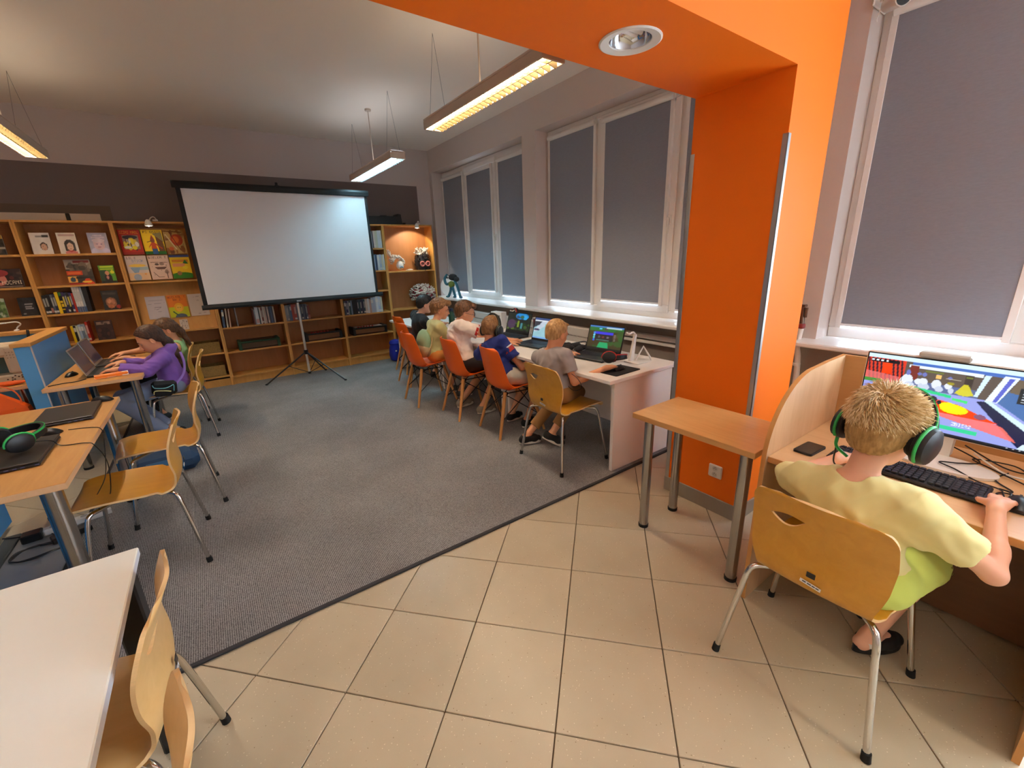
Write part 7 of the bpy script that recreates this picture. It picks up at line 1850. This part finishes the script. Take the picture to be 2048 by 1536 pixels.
# 6 the boy in black
k6 = person('dark-haired boy in a black T-shirt, farthest along the white desks', dict(
    base=(2.18, 5.16, ZCARP), s=.86, hip=(2.16, 5.16, .55), neck=(2.155, 5.10, .90), head=(2.225, 5.06, 1.03), face=(.92, -.25, -.25), left=(.02, 1, 0), shw=.185,
    wristL=(2.42, 5.25, .770), wristR=(2.42, 5.0, .770), handL=DN((1, -.2, -.05), (0, -1, 0)), handR=DN((1, .2, -.05), (0, 1, 0)),
    ankleL=(2.36, 5.25, .085), ankleR=(2.36, 5.02, .085), kneeL=(2.54, 5.24, .49), kneeR=(2.54, 5.04, .49),
    hair=dict(m=H_DARK, t=.016, low=.062, amp=.003), skin=M_SKINP,
    top=dict(m=cotton('black_tee', (20, 21, 25)), lab='black T-shirt', sleeve=.68, e=.014, hem=.04, seed=15),
    bottom=dict(m=cotton('black_shorts', (26, 26, 28)), lab='black shorts', len=.85), shoe=dict(m=SHOEB, sole=SHOEB)))
# 7 the girl in purple
k7 = person('girl in a purple hoodie and jeans bent over the laptop', dict(
    base=(-.42, 4.96, ZCARP), s=.84, hip=(-.40, 4.955, .55), neck=(-.425, 4.945, .855), head=(-.488, 4.935, .975), face=(-.88, -.08, -.42), left=(-.05, -1, 0), hs=1.0,
    wristL=(-.735, 4.765, .772), wristR=(-.745, 5.10, .772), elbowL=(-.555, 4.745, .73), handL=DN((-1, .2, -.08), (0, 1, 0)), handR=DN((-1, -.2, -.08), (0, -1, 0)), hintR=(0, .8, -.6),
    ankleL=(-.505, 4.78, .10), ankleR=(-.48, 4.95, .095), kneeL=(-.80, 4.84, .475), kneeR=(-.80, 5.03, .475), footL=(-.9, -.1, -.35), footR=(-.9, .1, -.3),
    hair=dict(m=H_LONG, t=.013, low=.055, amp=.003, pad=.25, tails=[((-.405, 4.94, .985), (-.375, 4.935, .93), .030, .040), ((-.375, 4.935, .93), (-.325, 4.915, .80), .042, .036), ((-.325, 4.915, .80), (-.300, 4.90, .69), .036, .014)]),
    top=dict(m=cotton('purple_hoodie', (126, 88, 178)), lab='purple hoodie', sleeve=1.9, e=.018, hem=.05, neckr=.064, hood=True, seed=21, amp=.009),
    bottom=dict(m=cotton('blue_jeans', (132, 150, 184), .1), lab='light blue jeans', len=1.85), shoe=dict(m=SHOEB, sole=SOLEW), socks=mat('sock_white', (226, 226, 226), .9)))
bg = thing('belt_bag', 'black belt bag with turquoise and yellow zips on the hip of the girl in purple', 'bag', (-.47, 4.785, .50), 0, rot=(.1, .12, .06))
obj('bag_body', MB().box(-.095, .085, -.032, .03, -.01, .115, .022), mat('belt_bag_black', (18, 20, 24), .6), bg)
obj('front_pocket', MB().box(-.08, .045, -.048, -.025, -.018, .055, .014), _mats['belt_bag_black'], bg)
o = obj('zip', MB().tube(bez([(-.085, -.036, .09), (-.07, -.040, .065), (.0, -.042, .06), (.04, -.040, .075), (.062, -.037, .085), (.06, -.04, .03)], 24), .0035, 6), mat('zip_turquoise', (120, 200, 214), .4), bg); o['label'] = 'turquoise zip'
o = obj('zip', MB().tube(bez([(-.080, -.052, .01), (-.07, -.054, .040), (.0, -.054, .038), (.04, -.052, .030)], 16), .004, 6), mat('zip_yellow', (226, 222, 150), .4), bg); o['label'] = 'pale yellow zip'
o = obj('waist_strap', MB().tube(bez([(.08, .0, .08), (.14, .03, .16), (.155, .045, .26), (.135, .06, .36)], 18), .010, 8), mat('lilac_strap', (160, 130, 220), .6), bg); o['label'] = 'lilac strap'
# 8 the girl in mint
k8 = person('girl in a mint green tank top at the far side of the girls\' table', dict(
    base=(-.40, 5.52, ZCARP), s=.80, hip=(-.40, 5.53, .55), neck=(-.345, 5.50, .86), head=(-.405, 5.475, .985), face=(-.90, -.22, -.28), left=(0, -1, 0),
    wristL=(-.745, 5.36, .772), wristR=(-.78, 5.62, .780), handL=DN((-1, .1, -.05), (0, 1, 0)), handR=DN((-1, -.3, -.05), (0, -1, 0)),
    ankleL=(-.62, 5.45, .085), ankleR=(-.62, 5.65, .085), kneeL=(-.80, 5.44, .49), kneeR=(-.80, 5.62, .49),
    hair=dict(m=H_BROWN, t=.011, low=.05, amp=.003, pad=.2, tails=[((-.315, 5.485, 1.01), (-.285, 5.49, .95), .028, .03), ((-.285, 5.49, .95), (-.235, 5.49, .80), .030, .014)]),
    top=dict(m=cotton('mint_top', (170, 220, 150)), lab='mint green tank top', sleeve=0, e=.010, neckr=.075, hem=.0, seed=30),
    bottom=dict(m=cotton('dark_leggings', (34, 32, 36)), lab='dark leggings', len=1.8), shoe=dict(m=SHOEB, sole=SOLEW)))
